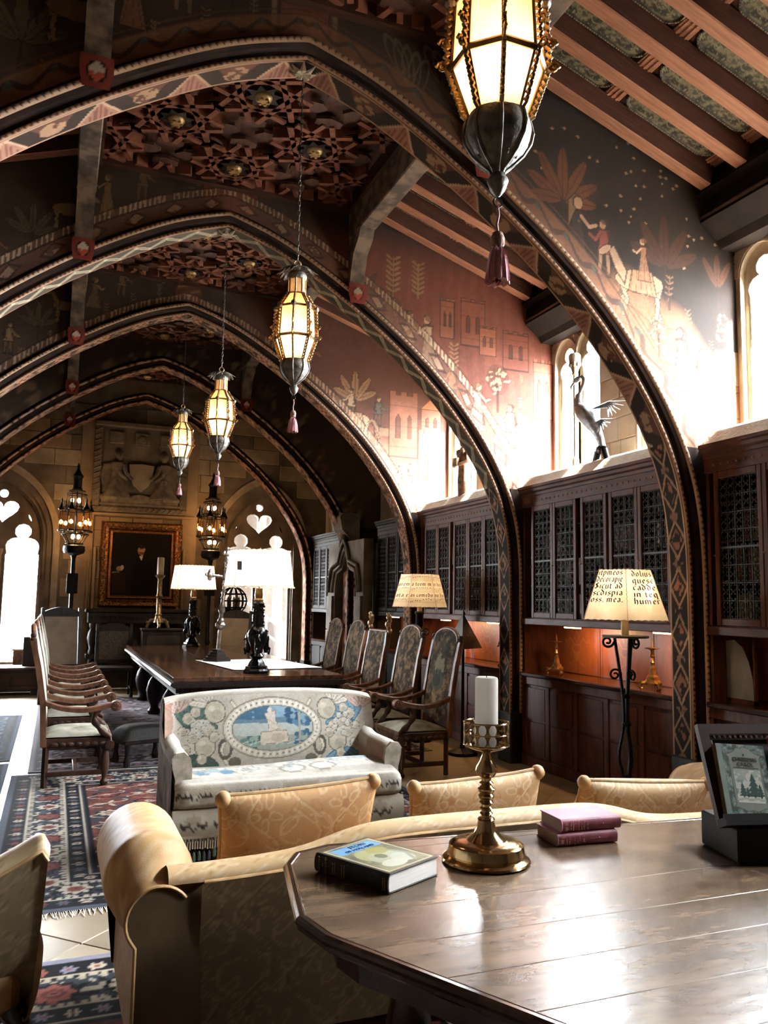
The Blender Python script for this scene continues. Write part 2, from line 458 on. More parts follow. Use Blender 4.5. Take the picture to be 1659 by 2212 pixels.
# lancet windows of the clerestory (right wall)
def lancet(cy, w, z0, zs, n=10, pointed=.12):
    h = w/2; P = [(cy-h, z0), (cy+h, z0), (cy+h, zs)]
    for k in range(1, n):
        a = PI*k/n; P.append((cy+h*math.cos(a), zs+h*math.sin(a)*(1+pointed*math.sin(a))))
    P.append((cy-h, zs)); return P
def trefoil(cy, w, z0, zs):
    """light with a cusped (trefoil) head"""
    h = w/2; P = [(cy-h, z0), (cy+h, z0), (cy+h, zs-.02)]
    r = h*.62
    for k in range(0, 6): a = -.35+k*(PI*.62+.35)/5; P.append((cy+h-r+r*math.cos(a), zs+r*math.sin(a)))
    R = h*.52; zc = zs+h*.98
    for k in range(0, 9): a = -.9+k*(PI+1.8)/8; P.append((cy+R*math.cos(a), zc+R*math.sin(a)))
    for k in range(0, 6): a = PI*.38+k*(PI*.62+.35)/5; P.append((cy-h+r+r*math.cos(a), zs+r*math.sin(a)))
    P.append((cy-h, zs-.02)); return P
PAIRS = []
for bi in range(3):
    y0, y1 = ARCH_Y[bi]+.14, ARCH_Y[bi+1]-.14
    PAIRS.append((y0+.40, y0+.80)); PAIRS.append((y1-.58, y1-.19))
PAIRS = [(1.55, 1.95)]+PAIRS
wr = struct('wall_right', 'pale limestone side wall with pairs of bright lancet windows above the bookcases')
holes = []
for a, b in PAIRS:
    for c in (a, b): holes.append(lancet(c, .39, 3.0, 4.22))
FR = ((0, 1, 0), (0, 0, 1), (1, 0, 0))
plate('wall_body', [(YF, 0), (YB, 0), (YB, 5.2), (YF, 5.2)], holes, .14, stone, FR, (XR+.07, 0, 0), wr)
# masonry between the windows
rnd = random.Random(3)
bm_cache = {}
def stone_block(parent, lo, hi, m, bev=.006):
    return MB().box(lo, hi, bev=bev).obj('stone_block', m, parent)
for bi in range(3):
    y0, y1 = ARCH_Y[bi]+.14, ARCH_Y[bi+1]-.14
    ga, gb = y0+1.02, y1-.80
    z = 2.99; row = 0
    while z < 4.44:
        h = rnd.choice([.19, .22, .25]); h = min(h, 4.46-z); y = ga
        while y < gb-.03:
            w = rnd.uniform(.16, .36); w = gb-y if gb-y-w < .12 else w
            stone_block(wr, (XR-.010-.004*rnd.random(), y+.004, z+.004), (XR+.01, y+w-.004, z+h-.004), rnd.choice([stone, stone_c, stone]))
            y += w
        z += h; row += 1
    # voussoirs round each lancet head
    for a, b in PAIRS:
        if not y0 < a < y1: continue
        for c in (a, b):
            for k in range(7):
                t0, t1 = PI*k/7+.01, PI*(k+1)/7-.01; P = []
                for t in (t0, (t0+t1)/2, t1): P.append((c+.205*math.cos(t), 4.22+.205*math.sin(t)*1.1))
                for t in (t1, (t0+t1)/2, t0): P.append((c+.30*math.cos(t), min(4.46, 4.22+.30*math.sin(t)*1.1)))
                if abs(P[-1][0]-(a+b)/2) < .02: continue
                P = [(min(max(p[0], min(a, b)-.3), max(a, b)+.3), p[1]) for p in P]
                mid = (a+b)/2
                P = [((min(p[0], mid-.004) if c == min(a, b) else max(p[0], mid+.004)), p[1]) for p in P]
                MB().prism(P, .02, FR, (XR-.012, 0, 0)).obj('voussoir', rnd.choice([stone, stone_c]), wr)
for wi, (a, b) in enumerate(PAIRS):
    w = struct('window_%d' % (wi+1), 'bright paired lancet window with trefoil heads and a slim stone column')
    lo, hi = min(a, b), max(a, b); mid = (a+b)/2
    for c in (lo, hi):
        outer = lancet(c, .388, 3.005, 4.22); inner = trefoil(c, .33, 3.02, 4.10)
        plate('tracery', outer, [inner], .05, stone, FR, (XR+.075, 0, 0), w, bevel=.006)
        # moulded reveal
        path = [(XR+.005, p[0], p[1]) for p in lancet(c, .40, 3.0, 4.22, 12)[1:]]
        MB().tube(path, .014, 6).obj('arch_mould', stone, w)
        plate('pane', lancet(c, .38, 3.01, 4.22), [], .004, window_glass, FR, (XR+.11, 0, 0), w)
        MB().box((XR+.092, c-.003, 3.05), (XR+.098, c+.003, 4.3)).box((XR+.092, c-.17, 3.5), (XR+.098, c+.17, 3.506)).box((XR+.092, c-.17, 3.95), (XR+.098, c+.17, 3.956)).obj('glazing_bar', iron, w)
    m = MB(); m.lathe([(.035, 3.0), (.035, 3.09), (.022, 3.12), (.018, 3.15), (.018, 3.98), (.036, 4.0), (.03, 4.02), (.05, 4.08), (.062, 4.14), (.066, 4.2), (.05, 4.22)], (XR-.02, mid, 0), 12)
    m.obj('colonnette', stone_b, w, smooth=40)
    m = MB()
    for k in range(8):
        t = k*PI/4; m.ball((XR-.02+.05*math.cos(t), mid+.05*math.sin(t), 4.10), .018, 6, 4, (1, 1, 1.5))
    m.obj('capital_leaf', stone_b, w)
    portal((XR+.22, mid, 3.75), (-1, 0, 0), .85, 1.5)
# sloping stone sill above the bookcases
for bi in range(3):
    y0, y1 = ARCH_Y[bi]+.125, ARCH_Y[bi+1]-.135
    s = struct('trim_%d' % (11+bi), 'pale stone sill along the top of the bookcase under the windows')
    MB().prism([(4.50, 2.815), (4.925, 2.815), (4.925, 3.01), (4.60, 2.95), (4.56, 2.925)], y1-y0, ((1, 0, 0), (0, 0, 1), (0, 1, 0)), (0, y0, 0)).obj('sill_stone', stone, s)

# ------------------------------------------------------------------ back wall
wb = struct('wall_back', 'tan limestone end wall with two tracery windows')
WINX = (3.60, -.94)
def gothic(cx, w, z0, zs, za, n=12):
    """pointed arch outline"""
    h = w/2; H = za-zs; R = (h*h+H*H)/(2*h); P = [(cx-h, z0), (cx+h, z0)]
    a1 = math.atan2(H, R-h)
    for k in range(n+1): a = a1*k/n; P.append((cx+h-R+R*math.cos(a), zs+R*math.sin(a)))
    for k in range(n-1, -1, -1): a = a1*k/n; P.append((cx-h+R-R*math.cos(a), zs+R*math.sin(a)))
    return P
FB = ((1, 0, 0), (0, 0, 1), (0, -1, 0))
plate('wall_body', [(XL, 0), (XR, 0), (XR, 5.95), (XL, 5.95)], [gothic(c, 1.36, .42, 2.62, 3.60) for c in WINX], .40, stone_dark, FB, (0, YB+.2, 0), wb)
def inside_win(x, z, grow=.26):
    for c in WINX:
        d = abs(x-c)
        if d < .68+grow and z < 2.62: return True
        if z >= 2.62 and d < .68+grow:
            h = .68+grow; H = .98+grow*1.35; R = (h*h+H*H)/(2*h)
            if (d-(h-R))**2+(z-2.62)**2 < R*R: return True
    return False
rnd = random.Random(5); z = 1.30; row = 0
while z < 5.1:
    h = rnd.choice([.25, .28, .30, .33]); x = -2.0-rnd.random()*.3
    while x < 4.6:
        w = rnd.uniform(.38, .72)
        if abs(x-XC) < 3.0 and not any(inside_win(x+w*q, z+h*r) for q in (0, .5, 1) for r in (0, .5, 1)):
            stone_block(wb, (x+.005, YB-.012-.01*rnd.random(), z+.005), (x+w-.005, YB+.01, z+h-.005), rnd.choice([stone_b, stone_w, stone_b, stone_dark]))
        x += w
    z += h; row += 1
# flat pilaster strips that flank the relief panel, and the moulding over the picture
for x in (.42, 2.24): MB().box((x-.14, YB-.06, .2), (x+.14, YB, 4.9), bev=.01).obj('pilaster', stone_w, wb)
MB().prism([(0, 0), (.10, .02), (.10, .06), (.05, .09), (0, .09)], 2.0, ((0, -1, 0), (0, 0, 1), (1, 0, 0)), (.33, YB-.0, 3.06)).obj('string_course', stone_w, wb)
for x in (.60, .50, 2.16, 2.08): MB().lathe([(.028, 1.4), (.028, 2.45), (.01, 2.52)], (x, YB-.07, 0), 8).obj('wall_shaft', stone_w, wb)
for wi, cx in enumerate(WINX):
    w = struct('window_%d' % (wi+21), ('tracery window on the right of the end wall, behind the two table lamps' if wi == 0 else 'bright tracery window at the end wall beyond the row of chairs'))
    w['category'] = 'window'
    # archivolt: three stepped rings
    for k, (g, d) in enumerate(((.26, .05), (.16, .0), (.07, -.06))):
        plate('arch_moulding', gothic(cx, 1.36+2*g, .40, 2.62, 3.60+g*1.4), [gothic(cx, 1.36+2*(g-.10), .30, 2.62, 3.60+(g-.10)*1.4)], .10, stone_dark if k else stone_b, FB, (0, YB-d+.03, 0), w, bevel=.008)
    # tracery: two trefoil lights, a heart-shaped oculus and small eyelets
    zs = 2.46; hl = []
    for s in (-1, 1): hl.append(trefoil(cx+s*.345, .56, .46, zs))
    H = []
    for k in range(24):
        a = 2*PI*k/24; r = .215*(1+.10*math.sin(a*1)) ; q = 1.0
        x = .27*math.sin(a)**3*1.0; zz = .235*(.8125*math.cos(a)-.3125*math.cos(2*a)-.125*math.cos(3*a)-.0625*math.cos(4*a))
        H.append((cx+x*.98, 3.10+zz))
    hl.append(H)
    hl.append([(cx+.085*math.cos(2*PI*k/12), 3.39+.085*math.sin(2*PI*k/12)) for k in range(12)])
    for s in (-1, 1): hl.append([(cx+s*(.44+.02*math.cos(a)-.035*math.sin(a)), 2.98+.075*math.sin(a)+.01*math.cos(a)) for a in [2*PI*k/10 for k in range(10)]])
    plate('tracery', gothic(cx, 1.35, .43, 2.62, 3.595), hl, .12, stone_dark, FB, (0, YB+.16, 0), w, bevel=.012)
    MB().lathe([(.05, .44), (.035, .55), (.028, .7), (.028, 2.3), (.045, 2.36), (.05, 2.42)], (cx, YB+.10, 0), 10).obj('mullion', stone_b, w, smooth=40)
    plate('pane', gothic(cx, 1.33, .44, 2.62, 3.58), [], .004, window_glass, FB, (0, YB+.26, 0), w)
    MB().box((cx-.80, YB-.10, .34), (cx+.80, YB+.30, .43), bev=.015).obj('window_sill', stone, w)
    portal((cx, YB+.48, 1.95), (0, -1, 0), 1.5, 3.3)

# ------------------------------------------------------------------ arches and painted spandrel walls
def arch_sweep(fn, step, prof, y0):
    """prof: list of (n, y) ; returns V,F,s,t"""
    P, L = resample(ARCH_PATH, step); m = len(P); N = []
    for i in range(m):
        t = P[min(i+1, m-1)]-P[max(i-1, 0)]; t.normalize(); N.append(Vector((t.y, -t.x)))
    # outward normal
    sgn = 1 if N[0].x > 0 else -1
    V = np.array([[P[i].x+sgn*N[i].x*n, y0+y, P[i].y+sgn*N[i].y*n] for i in range(m) for n, y in prof])
    k = len(prof); i = np.arange((m-1)*(k-1)); a = (i//(k-1))*k+i % (k-1)
    F = np.stack([a, a+k, a+k+1, a+1], 1)
    s = np.repeat(np.linspace(0, L, m), k); t = np.tile(np.linspace(0, 1, k), m)
    return V, F, s, t, L
def soffit_paint(kind, s, t, L):
    u = np.abs(s-L/2)
    if kind == 0:        # triangles and beasts
        p = Paint(u, t*.24, '2e2019'); x = np.mod(u, .62)/.31; tri = np.mod(x, 1.); a = np.floor(x).astype(int)
        yy = t
        p.mask((a == 0) & (np.abs(tri-.5) < .5*(1-yy)), 'a4705a'); p.mask((a == 0) & (np.abs(tri-.5) < .38*(1-yy)-.04) & (np.mod(tri*9, 1) < .5), '7d4c3c')
        p.mask((a == 1) & (np.abs(tri-.5) < .5*yy), '5e3a2b')
        n = fbm(u, t*.24, 22, 3, 5); p.mask((a == 1) & (np.hypot((tri-.5)*.31, (t-.5)*.24) < .085) & (n > .45), 'a07a58')
        p.mask((a == 0) & (np.abs(np.abs(tri-.5)-.5*(1-yy)) < .035), 'c09a78')
        low = u > L/2-2.35
        q = Paint(u, t*.24, '241a16'); d = np.mod(u, .36)/.36-.5
        q.mask(np.abs(np.abs(d)*1.1+np.abs(t-.5)-.45) < .05, '9a7656'); q.mask((np.abs(d)*1.2+np.abs(t-.5) < .3) & (n > .5), '8a5a40')
        d2 = np.mod(u+.18, .36)/.36-.5; q.mask((np.abs(d2)*2+np.abs(t-.5) < .28) & (n > .42), '7d5a44')
        for r in (p, q): r.mask((t < .07) | (t > .93), 'b08868')
        p.c[low] = q.c[low]
    elif kind == 1:      # zigzag
        p = Paint(u, t, '4a4236'); z = np.abs(np.mod(u, .30)/.30-.5)*2
        d = np.abs((t-.5)-(z-.5)*.62); p.mask(d < .16, 'a89c80'); p.mask(d < .035, '857a62')
        for c0, tt in ((0., .80), (.15, .20)):
            k = np.mod(u-c0+.15, .30)-.15; p.mask(np.hypot(k, (t-tt)*.2) < .014, 'cfc0a0')
        p.mask((t < .06) | (t > .95), '8a5a48')
        low = u > L/2-2.35; n = fbm(u, t*.24, 20, 3, 9)
        q = Paint(u, t, '1f1814'); d = np.mod(u, .34)/.34-.5
        q.mask(np.abs(np.abs(d)*1.1+np.abs(t-.5)-.45) < .05, '9a7656'); q.mask((np.abs(d)*1.2+np.abs(t-.5) < .28) & (n > .5), '9c6e50')
        q.mask((t < .10), 'b88a68'); p.c[low] = q.c[low]
    else:                # lattice and leaf
        p = Paint(u, t, '38281f'); x = np.mod(u, .5); n = fbm(u, t*.24, 20, 3, 4)
        g = x < .2; p.mask(g, '7d4a38'); w1 = np.mod(x*12+t*1.4, 1); w2 = np.mod(x*12-t*1.4, 1)
        p.mask(g & ((w1 < .16) | (w2 < .16)), 'c29c78')
        p.mask(~g & (n > .52), '8a6248'); p.mask(~g & (np.hypot(x-.35, (t-.5)*.24) < .07) & (n > .42), 'a88262')
        p.mask((t < .07) | (t > .93), '9c7052')
    p.noise(9, .25); return p.c
arch_body = mat('arch_timber', '2e1c16', '1c110e', rough=.75, spec=.15, scale=8, bump=.2)
for k, y in enumerate(ARCH_Y):
    a = struct('trim_%d' % (k+1), 'pointed arch rib spanning the room with painted soffit and beaded mouldings')
    prof = [(0, -.085), (.022, -.10), (.05, -.095), (.062, -.125), (.085, -.135), (.13, -.135), (.15, -.11), (.17, -.085), (.17, .115), (0, .115)]
    V, F, s, t, L = arch_sweep(None, .09, prof, y)
    me = bpy.data.meshes.new('arch_rib'); me.from_pydata(V.tolist(), [], F.tolist()); me.materials.append(arch_body); put(me, 'arch_rib', a)
    if k == 0: st, na = .08, 4
    elif k == 1: st, na = .014, 22
    elif k == 2: st, na = .016, 18
    elif k == 3: st, na = .02, 14
    else: st, na = .05, 6
    V, F, s, t, L = arch_sweep(None, st, [(-.003, .115-.2*i/(na-1)) for i in range(na)], y)
    painted_mesh('painted_soffit', V, F, soffit_paint((0, 0, 1, 2, 2, 2)[k], s, t, L), paint_wood, a)
    for (n0, y0, r, per, c0, c1) in ((.008, -.098, .015, .040, 'b98c6c', '4a2c20'), (.107, -.138, .019, .046, 'c8a282', '3a2018')):
        per2 = per if k < 4 else .12
        P, L = resample(ARCH_PATH, .0115 if k in (1, 2) else (.02 if k == 3 else .05)); m = len(P)
        ring = [(n0+r*math.sin(an), y0-r*math.cos(an)) for an in [-PI*.55+PI*1.1*j/5 for j in range(6)]]
        V, F, s, t, L = arch_sweep(None, .0115 if k in (1, 2) else (.02 if k == 3 else .05), ring, y)
        ph = np.mod(s+(t-.5)*.02, per2)/per2
        C = np.where(((np.hypot((ph-.5)*per2, (t-.5)*.045) < .0105) if k < 4 else (ph < .3))[:, None], np.array(srgb(c1))[None], np.array(srgb(c0))[None])
        C = C*(.75+.5*fbm(s, t, 3, 3, 8)[:, None])
        painted_mesh('beaded_moulding', V, F, C, paint_wood, a, smooth=True)
    for sx in (-1, 1):
        MB().box((XC+sx*3.03, y-.15, 0), (XC+sx*3.59, y+.125, .5), bev=.012).obj('plinth', black_oak, a)
        MB().box((XC+sx*3.06, y-.10, .5), (XC+sx*3.58, y+.11, 2.81)).obj('pier', arch_body, a)

# --- painters for the murals
def man(p, x, y, h, coat, skin='c8966e', legs='5a4438', flip=1, arms=0, ol='2c1a12'):
    u = h/7.5; f = flip
    for s in (-.55, .5):
        p.poly([(x+s*u-.35*u, y+3.2*u), (x+s*u+.35*u, y+3.2*u), (x+s*u*1.3+.25*u, y), (x+s*u*1.3-.25*u, y)], legs, line=ol, lw=u*.16)
        p.poly([(x+s*u*1.3-.3*u, y+.25*u), (x+s*u*1.3+.3*u, y+.25*u), (x+s*u*1.3+f*.8*u, y-.05*u), (x+s*u*1.3-.3*u, y-.05*u)], ol)
    p.poly([(x-.85*u, y+6.1*u), (x+.85*u, y+6.1*u), (x+.7*u, y+4.4*u), (x+1.1*u, y+2.9*u), (x-1.1*u, y+2.9*u), (x-.7*u, y+4.4*u)], coat, line=ol, lw=u*.18)
    ax = x+f*2.2*u
    p.line([(x+f*.5*u, y+5.8*u), (x+f*1.3*u, y+4.6*u), (ax, y+(5.2 if arms else 4.2)*u)], u*.65, ol); p.line([(x+f*.5*u, y+5.8*u), (x+f*1.3*u, y+4.6*u), (ax, y+(5.2 if arms else 4.2)*u)], u*.42, coat)
    p.line([(x-f*.6*u, y+5.8*u), (x-f*1.1*u, y+4.3*u), (x-f*.5*u, y+3.6*u)], u*.5, ol)
    p.ell(x+f*.1*u, y+6.85*u, .62*u, .75*u, ol); p.ell(x+f*.18*u, y+6.8*u, .48*u, .6*u, skin)
    p.ell(x-f*.12*u, y+7.2*u, .6*u, .42*u, '3a2418')
def lady(p, x, y, h, gown, skin='d0a27c', flip=1, veil=None, ol='2c1a12'):
    u = h/7.5; f = flip
    p.poly([(x-.7*u, y+6*u), (x+.7*u, y+6*u), (x+.55*u, y+4.5*u), (x+1.5*u, y), (x-f*.4*u-1.6*u, y), (x-.55*u, y+4.5*u)], gown, line=ol, lw=u*.18)
    for k in (-.5, .1, .6): p.line([(x+k*.5*u, y+4.2*u), (x+k*1.7*u, y+.2*u)], u*.1, ol, .6)
    p.line([(x+f*.5*u, y+5.6*u), (x+f*1.4*u, y+4.7*u), (x+f*2.1*u, y+5.0*u)], u*.55, ol); p.line([(x+f*.5*u, y+5.6*u), (x+f*1.4*u, y+4.7*u), (x+f*2.1*u, y+5.0*u)], u*.36, skin)
    if veil: p.poly([(x-f*.1*u, y+7.7*u), (x+f*.6*u, y+7.2*u), (x-f*.1*u, y+6.2*u), (x-f*1.0*u, y+4.2*u), (x-f*.9*u, y+7*u)], veil, line=ol, lw=u*.12)
    p.ell(x+f*.1*u, y+6.85*u, .6*u, .74*u, ol); p.ell(x+f*.16*u, y+6.8*u, .47*u, .6*u, skin)
    if not veil: p.ell(x-f*.15*u, y+7.1*u, .62*u, .5*u, '6a4426')
def frond_tree(p, x, y, h, c, leafc, ol='2c1a12', n=7, spread=.9):
    p.line([(x, y), (x+.02*h, y+h*.55)], h*.035, ol)
    for k in range(n):
        a = PI/2+(k-(n-1)/2)*spread*PI/n; L = h*(.55+.12*math.cos((k-(n-1)/2)*.8))
        cx, cy = x+math.cos(a)*L*.55, y+h*.42+math.sin(a)*L*.5
        p.ell(cx, cy, L*.5, h*.085, ol, a); p.ell(cx, cy, L*.48, h*.072, leafc, a)
        p.line([(cx-math.cos(a)*L*.48, cy-math.sin(a)*L*.48), (cx+math.cos(a)*L*.48, cy+math.sin(a)*L*.48)], h*.012, ol, .8)
def round_tree(p, x, y, h, leafc, ol='2c1a12', seed=1):
    r = random.Random(seed); p.line([(x, y), (x, y+h*.6)], h*.045, ol)
    p.ell(x, y+h*.68, h*.27, h*.33, ol, a=.45)
    for k in range(34):
        a = r.uniform(0, 2*PI); d = r.random()**.5; cx, cy = x+math.cos(a)*h*.25*d, y+h*.68+math.sin(a)*h*.31*d
        p.ell(cx, cy, h*.05, h*.022, leafc, r.uniform(0, PI)); 
    for k in range(7): a = PI*.15+k*PI*.7/6; p.line([(x, y+h*.45), (x+math.cos(a)*h*.24, y+h*.68+math.sin(a)*h*.25)], h*.012, ol, .8)
def sprig(p, x, y, h, c, n=5, lean=0.):
    p.line([(x, y), (x+lean*h, y+h)], h*.03, c)
    for k in range(n):
        t = (k+1)/(n+.5); px, py = x+lean*h*t, y+h*t
        for s in (-1, 1): p.ell(px+s*h*.10, py+h*.05, h*.11, h*.035, c, s*.6)
def horse(p, x, y, h, c, flip=1, ol='2c1a12', cloth=None):
    f = flip; u = h
    for lx, bend in ((-.42, .08), (-.32, -.05), (.25, .1), (.36, -.1)):
        p.line([(x+f*lx*u, y+.5*u), (x+f*(lx+bend)*u, y+.25*u), (x+f*(lx+bend*.3)*u, y)], u*.1, ol); p.line([(x+f*lx*u, y+.5*u), (x+f*(lx+bend)*u, y+.25*u), (x+f*(lx+bend*.3)*u, y)], u*.07, c)
    p.ell(x, y+.58*u, .5*u, .2*u, ol); p.ell(x, y+.58*u, .48*u, .185*u, c)
    p.poly([(x+f*.3*u, y+.5*u), (x+f*.48*u, y+.72*u), (x+f*.62*u, y+1.05*u), (x+f*.5*u, y+1.12*u), (x+f*.25*u, y+.72*u)], c, line=ol, lw=u*.03)
    p.ell(x+f*.68*u, y+1.02*u, .15*u, .07*u, ol, -f*.6); p.ell(x+f*.68*u, y+1.02*u, .135*u, .058*u, c, -f*.6)
    p.line([(x+f*.55*u, y+1.1*u), (x+f*.56*u, y+1.22*u)], u*.04, ol)
    p.line([(x-f*.48*u, y+.62*u), (x-f*.62*u, y+.45*u), (x-f*.6*u, y+.2*u)], u*.05, ol)
    if cloth:
        p.poly([(x-f*.25*u, y+.78*u), (x+f*.15*u, y+.78*u), (x+f*.22*u, y+.4*u), (x-f*.35*u, y+.36*u)], cloth, line=ol, lw=u*.025)
        for k in range(5): p.line([(x+f*(-.18+.08*k)*u, y+.76*u), (x+f*(-.26+.11*k)*u, y+.4*u)], u*.015, ol, .7)
def castle(p, x, y, w, h, c, c2, ol='2c1a12', roof=None):
    p.poly([(x, y), (x+w, y), (x+w, y+h), (x, y+h)], c, line=ol, lw=.012)
    n = 5
    for k in range(n):
        if k % 2 == 0: p.poly([(x+w*k/n, y+h), (x+w*(k+1)/n, y+h), (x+w*(k+1)/n, y+h*1.06), (x+w*k/n, y+h*1.06)], c, line=ol, lw=.008)
    for k in (.22, .62):
        p.poly([(x+w*k, y+h*.3), (x+w*(k+.16), y+h*.3), (x+w*(k+.16), y+h*.62), (x+w*(k+.08), y+h*.7), (x+w*k, y+h*.62)], c2, line=ol, lw=.008)
    for k in range(1, 6): p.line([(x, y+h*k/6), (x+w, y+h*k/6)], .004, ol, .5)
    if roof: p.poly([(x-w*.08, y+h), (x+w*1.08, y+h), (x+w*.5, y+h*1.5)], roof, line=ol, lw=.01)
def inscription(p, d, s, lo, hi, c, per=.05, seed=1):
    """rows of pen strokes between two offsets from the arch"""
    m = (d > lo) & (d < hi); k = np.floor(s/per).astype(int); h = (k*7919+seed*31) % 11
    ph = np.mod(s, per)/per; on = m & (((ph < .34) & (h != 3)) | ((h % 4 == 1) & (ph < .62) & (d > hi-.022)) | ((h % 5 == 2) & (ph < .6) & (d < lo+.022)))
    p.mask(m, '8e6a50', .55); p.mask(on, c)
def arch_s(x, z):
    return np.hypot(0, 0)+np.where(np.abs(x-XC) < 2.6, np.abs(x-XC)*1.18, 3.1+(3.47-z))
def mural(k, x, z, d):
    Paint.k = .78
    s = arch_s(x, z); right = x > XC; r = random.Random(40+k); ol = '2c1a12'
    if k == 1:
        p = Paint(x, z, '22160f')
        n = fbm(x, z, 1.5, 4, 2); hill = 4.62-.42*(x-2.6)+.10*np.sin(x*5)-.05*np.sin(x*11)
        p.blend((hill-z)*5+.2*(n-.5), '93603f'); p.blend((hill-.35-z)*2.0, 'b07a56'); p.blend((hill-.9-z)*1.5, 'c79a78')
        for q in range(5): p.mask((np.abs(z-(hill-.28-.22*q+.06*np.sin(x*(6+q)+q))) < .006) & right, '4a2c1e', .8)
        for q in range(70):
            sx, sz = r.uniform(2.6, 4.8), r.uniform(4.2, 5.2)
            if sz > 4.7-.42*(sx-2.6): p.ell(sx, sz, .012, .012, 'c9a27c'); p.line([(sx-.018, sz), (sx+.018, sz)], .006, 'a5805e')
        frond_tree(p, 3.30, 4.30, .62, ol, '6e4129', n=7, spread=1.15); frond_tree(p, 4.22, 3.95, .62, ol, '472a1c', n=5)
        frond_tree(p, 4.74, 3.95, .42, ol, '55321f', n=3, spread=.5)
        lady(p, 3.42, 4.02, .60, '3c2f28', veil='8f6e50', flip=1); man(p, 3.66, 4.04, .44, '8a4030', legs='a07452', flip=-1, arms=1)
        horse(p, 3.98, 3.78, .46, 'c69a72', flip=-1, cloth='a8744e'); lady(p, 4.02, 4.06, .34, 'a66e4a', flip=-1)
        for q, (hx, hz) in enumerate(((3.08, 4.16), (3.72, 3.80))): horse(p, hx, hz, .13, '5a4a3a', flip=1 if q else -1)
        lady(p, 4.36, 3.28, .46, '67757e', veil='3a3a40', flip=-1); man(p, 4.56, 3.24, .36, 'a08468', legs='8a7058')
        p.poly([(4.62, 3.34), (4.95, 3.34), (4.93, 3.62), (4.70, 3.62)], 'b89670', line=ol, lw=.008)
        for q in range(16): sprig(p, r.uniform(3.0, 4.9), r.uniform(3.1, 4.0), r.uniform(.10, .22), r.choice(['7a5236', '8f6a48', '5e4630']), 4, r.uniform(-.2, .2))
        round_tree(p, 4.15, 3.45, .36, 'a88a66', seed=4); round_tree(p, 4.78, 3.55, .36, '9a7a56', seed=5)
    elif k == 2:
        p = Paint(x, z, '7a4030'); n = fbm(x, z, 1.6, 4, 3)
        hill = 4.34-.40*(x-2.7)+.06*np.sin(x*6)
        p.blend((hill-z)*4+.3*(n-.5), 'a86c50'); p.blend((hill-.5-z)*2, 'bd8768'); p.blend((hill-1.0-z)*2, 'cfa68c')
        stripes = (np.mod(x*7+.2*np.sin(z*3), 1) < .5) & (z > hill); p.mask(stripes & right, '6a3528', .6)
        p.blend((z-5.0)*2.5, '2e1e18')
        frond_tree(p, 2.66, 4.44, .50, ol, '4a3324', n=5); sprig(p, 3.02, 4.7, .42, 'b08a60', 7); sprig(p, 3.30, 4.72, .38, 'a47e58', 7)
        round_tree(p, 3.02, 4.28, .42, 'b08a5e', seed=7)
        man(p, 2.86, 4.36, .42, '4c352a', legs='a37a58', flip=-1); lady(p, 2.98, 4.33, .42, '9c6c48', flip=-1)
        man(p, 3.20, 4.02, .56, 'bb8a60', legs='c09068', flip=1, arms=1); lady(p, 3.42, 4.0, .56, 'd3aa80', flip=-1)
        castle(p, 3.56, 4.35, .16, .40, '96583e', ol); castle(p, 3.80, 4.30, .28, .48, '8a4a36', '4a241a'); castle(p, 4.30, 4.10, .32, .40, '7d4030', '43201a'); castle(p, 4.68, 3.60, .24, .62, '9c5840', '5e3024')
        sprig(p, 3.72, 4.0, .30, 'a87a54', 6); castle(p, 4.02, 4.22, .2, .3, 'a05c42', '5a2c20')
        man(p, 3.70, 3.64, .44, 'b08050', legs='40332c', flip=-1, arms=0); lady(p, 4.00, 3.40, .52, 'd2b49a', flip=1)
        round_tree(p, 4.24, 3.62, .52, 'b8966c', seed=9); man(p, 4.40, 3.24, .48, 'c49c80', legs='66727c', flip=-1, arms=1); lady(p, 4.62, 3.22, .42, 'cdb098', flip=-1); lady(p, 4.22, 3.10, .34, 'b89a86', flip=1)
        for q in range(12): sprig(p, r.uniform(2.9, 4.8), r.uniform(3.0, 4.1), r.uniform(.08, .16), r.choice(['7a4c36', '8f6048']), 4, r.uniform(-.2, .2))
        for q in range(14):
            a0 = r.uniform(2.9, 4.0); p.line([(a0, 4.0-.38*(a0-2.7)), (a0+.06, 3.86-.38*(a0-2.7)), (a0+.05, 3.78-.38*(a0-2.7))], .008, ol, .8)
    elif k == 3:
        p = Paint(x, z, '5a3426'); n = fbm(x, z, 1.6, 4, 4); hill = 4.42-.42*(x-2.6)+.05*np.sin(x*7)
        p.blend((hill-z)*4+.3*(n-.5), '9c6a50'); p.blend((hill-.35-z)*2, 'b98c70'); p.blend((hill-.9-z)*2, 'd0ae98')
        horse(p, 2.75, 4.42, .40, '8a5a40', flip=1); man(p, 2.72, 4.70, .30, '9c6a48')
        frond_tree(p, 3.55, 4.02, .60, ol, 'a87c58', n=5); horse(p, 3.52, 3.70, .52, 'c09a78', flip=-1, cloth='a47a58'); man(p, 3.50, 4.02, .40, 'c8a47e', legs='6a5240', flip=-1)
        man(p, 3.88, 3.95, .40, '54584c'); horse(p, 3.98, 3.70, .30, '8a6a50', flip=-1)
        castle(p, 4.05, 3.55, .42, .85, '9a6048', '4c2c22'); castle(p, 4.52, 3.9, .30, .34, 'a8664a', '4c2c22', roof='c07040'); castle(p, 4.48, 3.0, .40, .9, '9a6650', '6a4030')
        for q in range(26):
            a0 = r.uniform(2.7, 4.0); b0 = 4.30-.42*(a0-2.6)-r.uniform(.1, .7); p.line([(a0, b0), (a0+.12, b0-.16), (a0+.10, b0-.26)], .008, '5a382a', .7)
        for q in range(8): man(p, r.uniform(3.7, 4.4), r.uniform(3.0, 3.3), .26, r.choice(['a48a7a', 'b89c8a', '8a7a70']), legs='7a6a60')
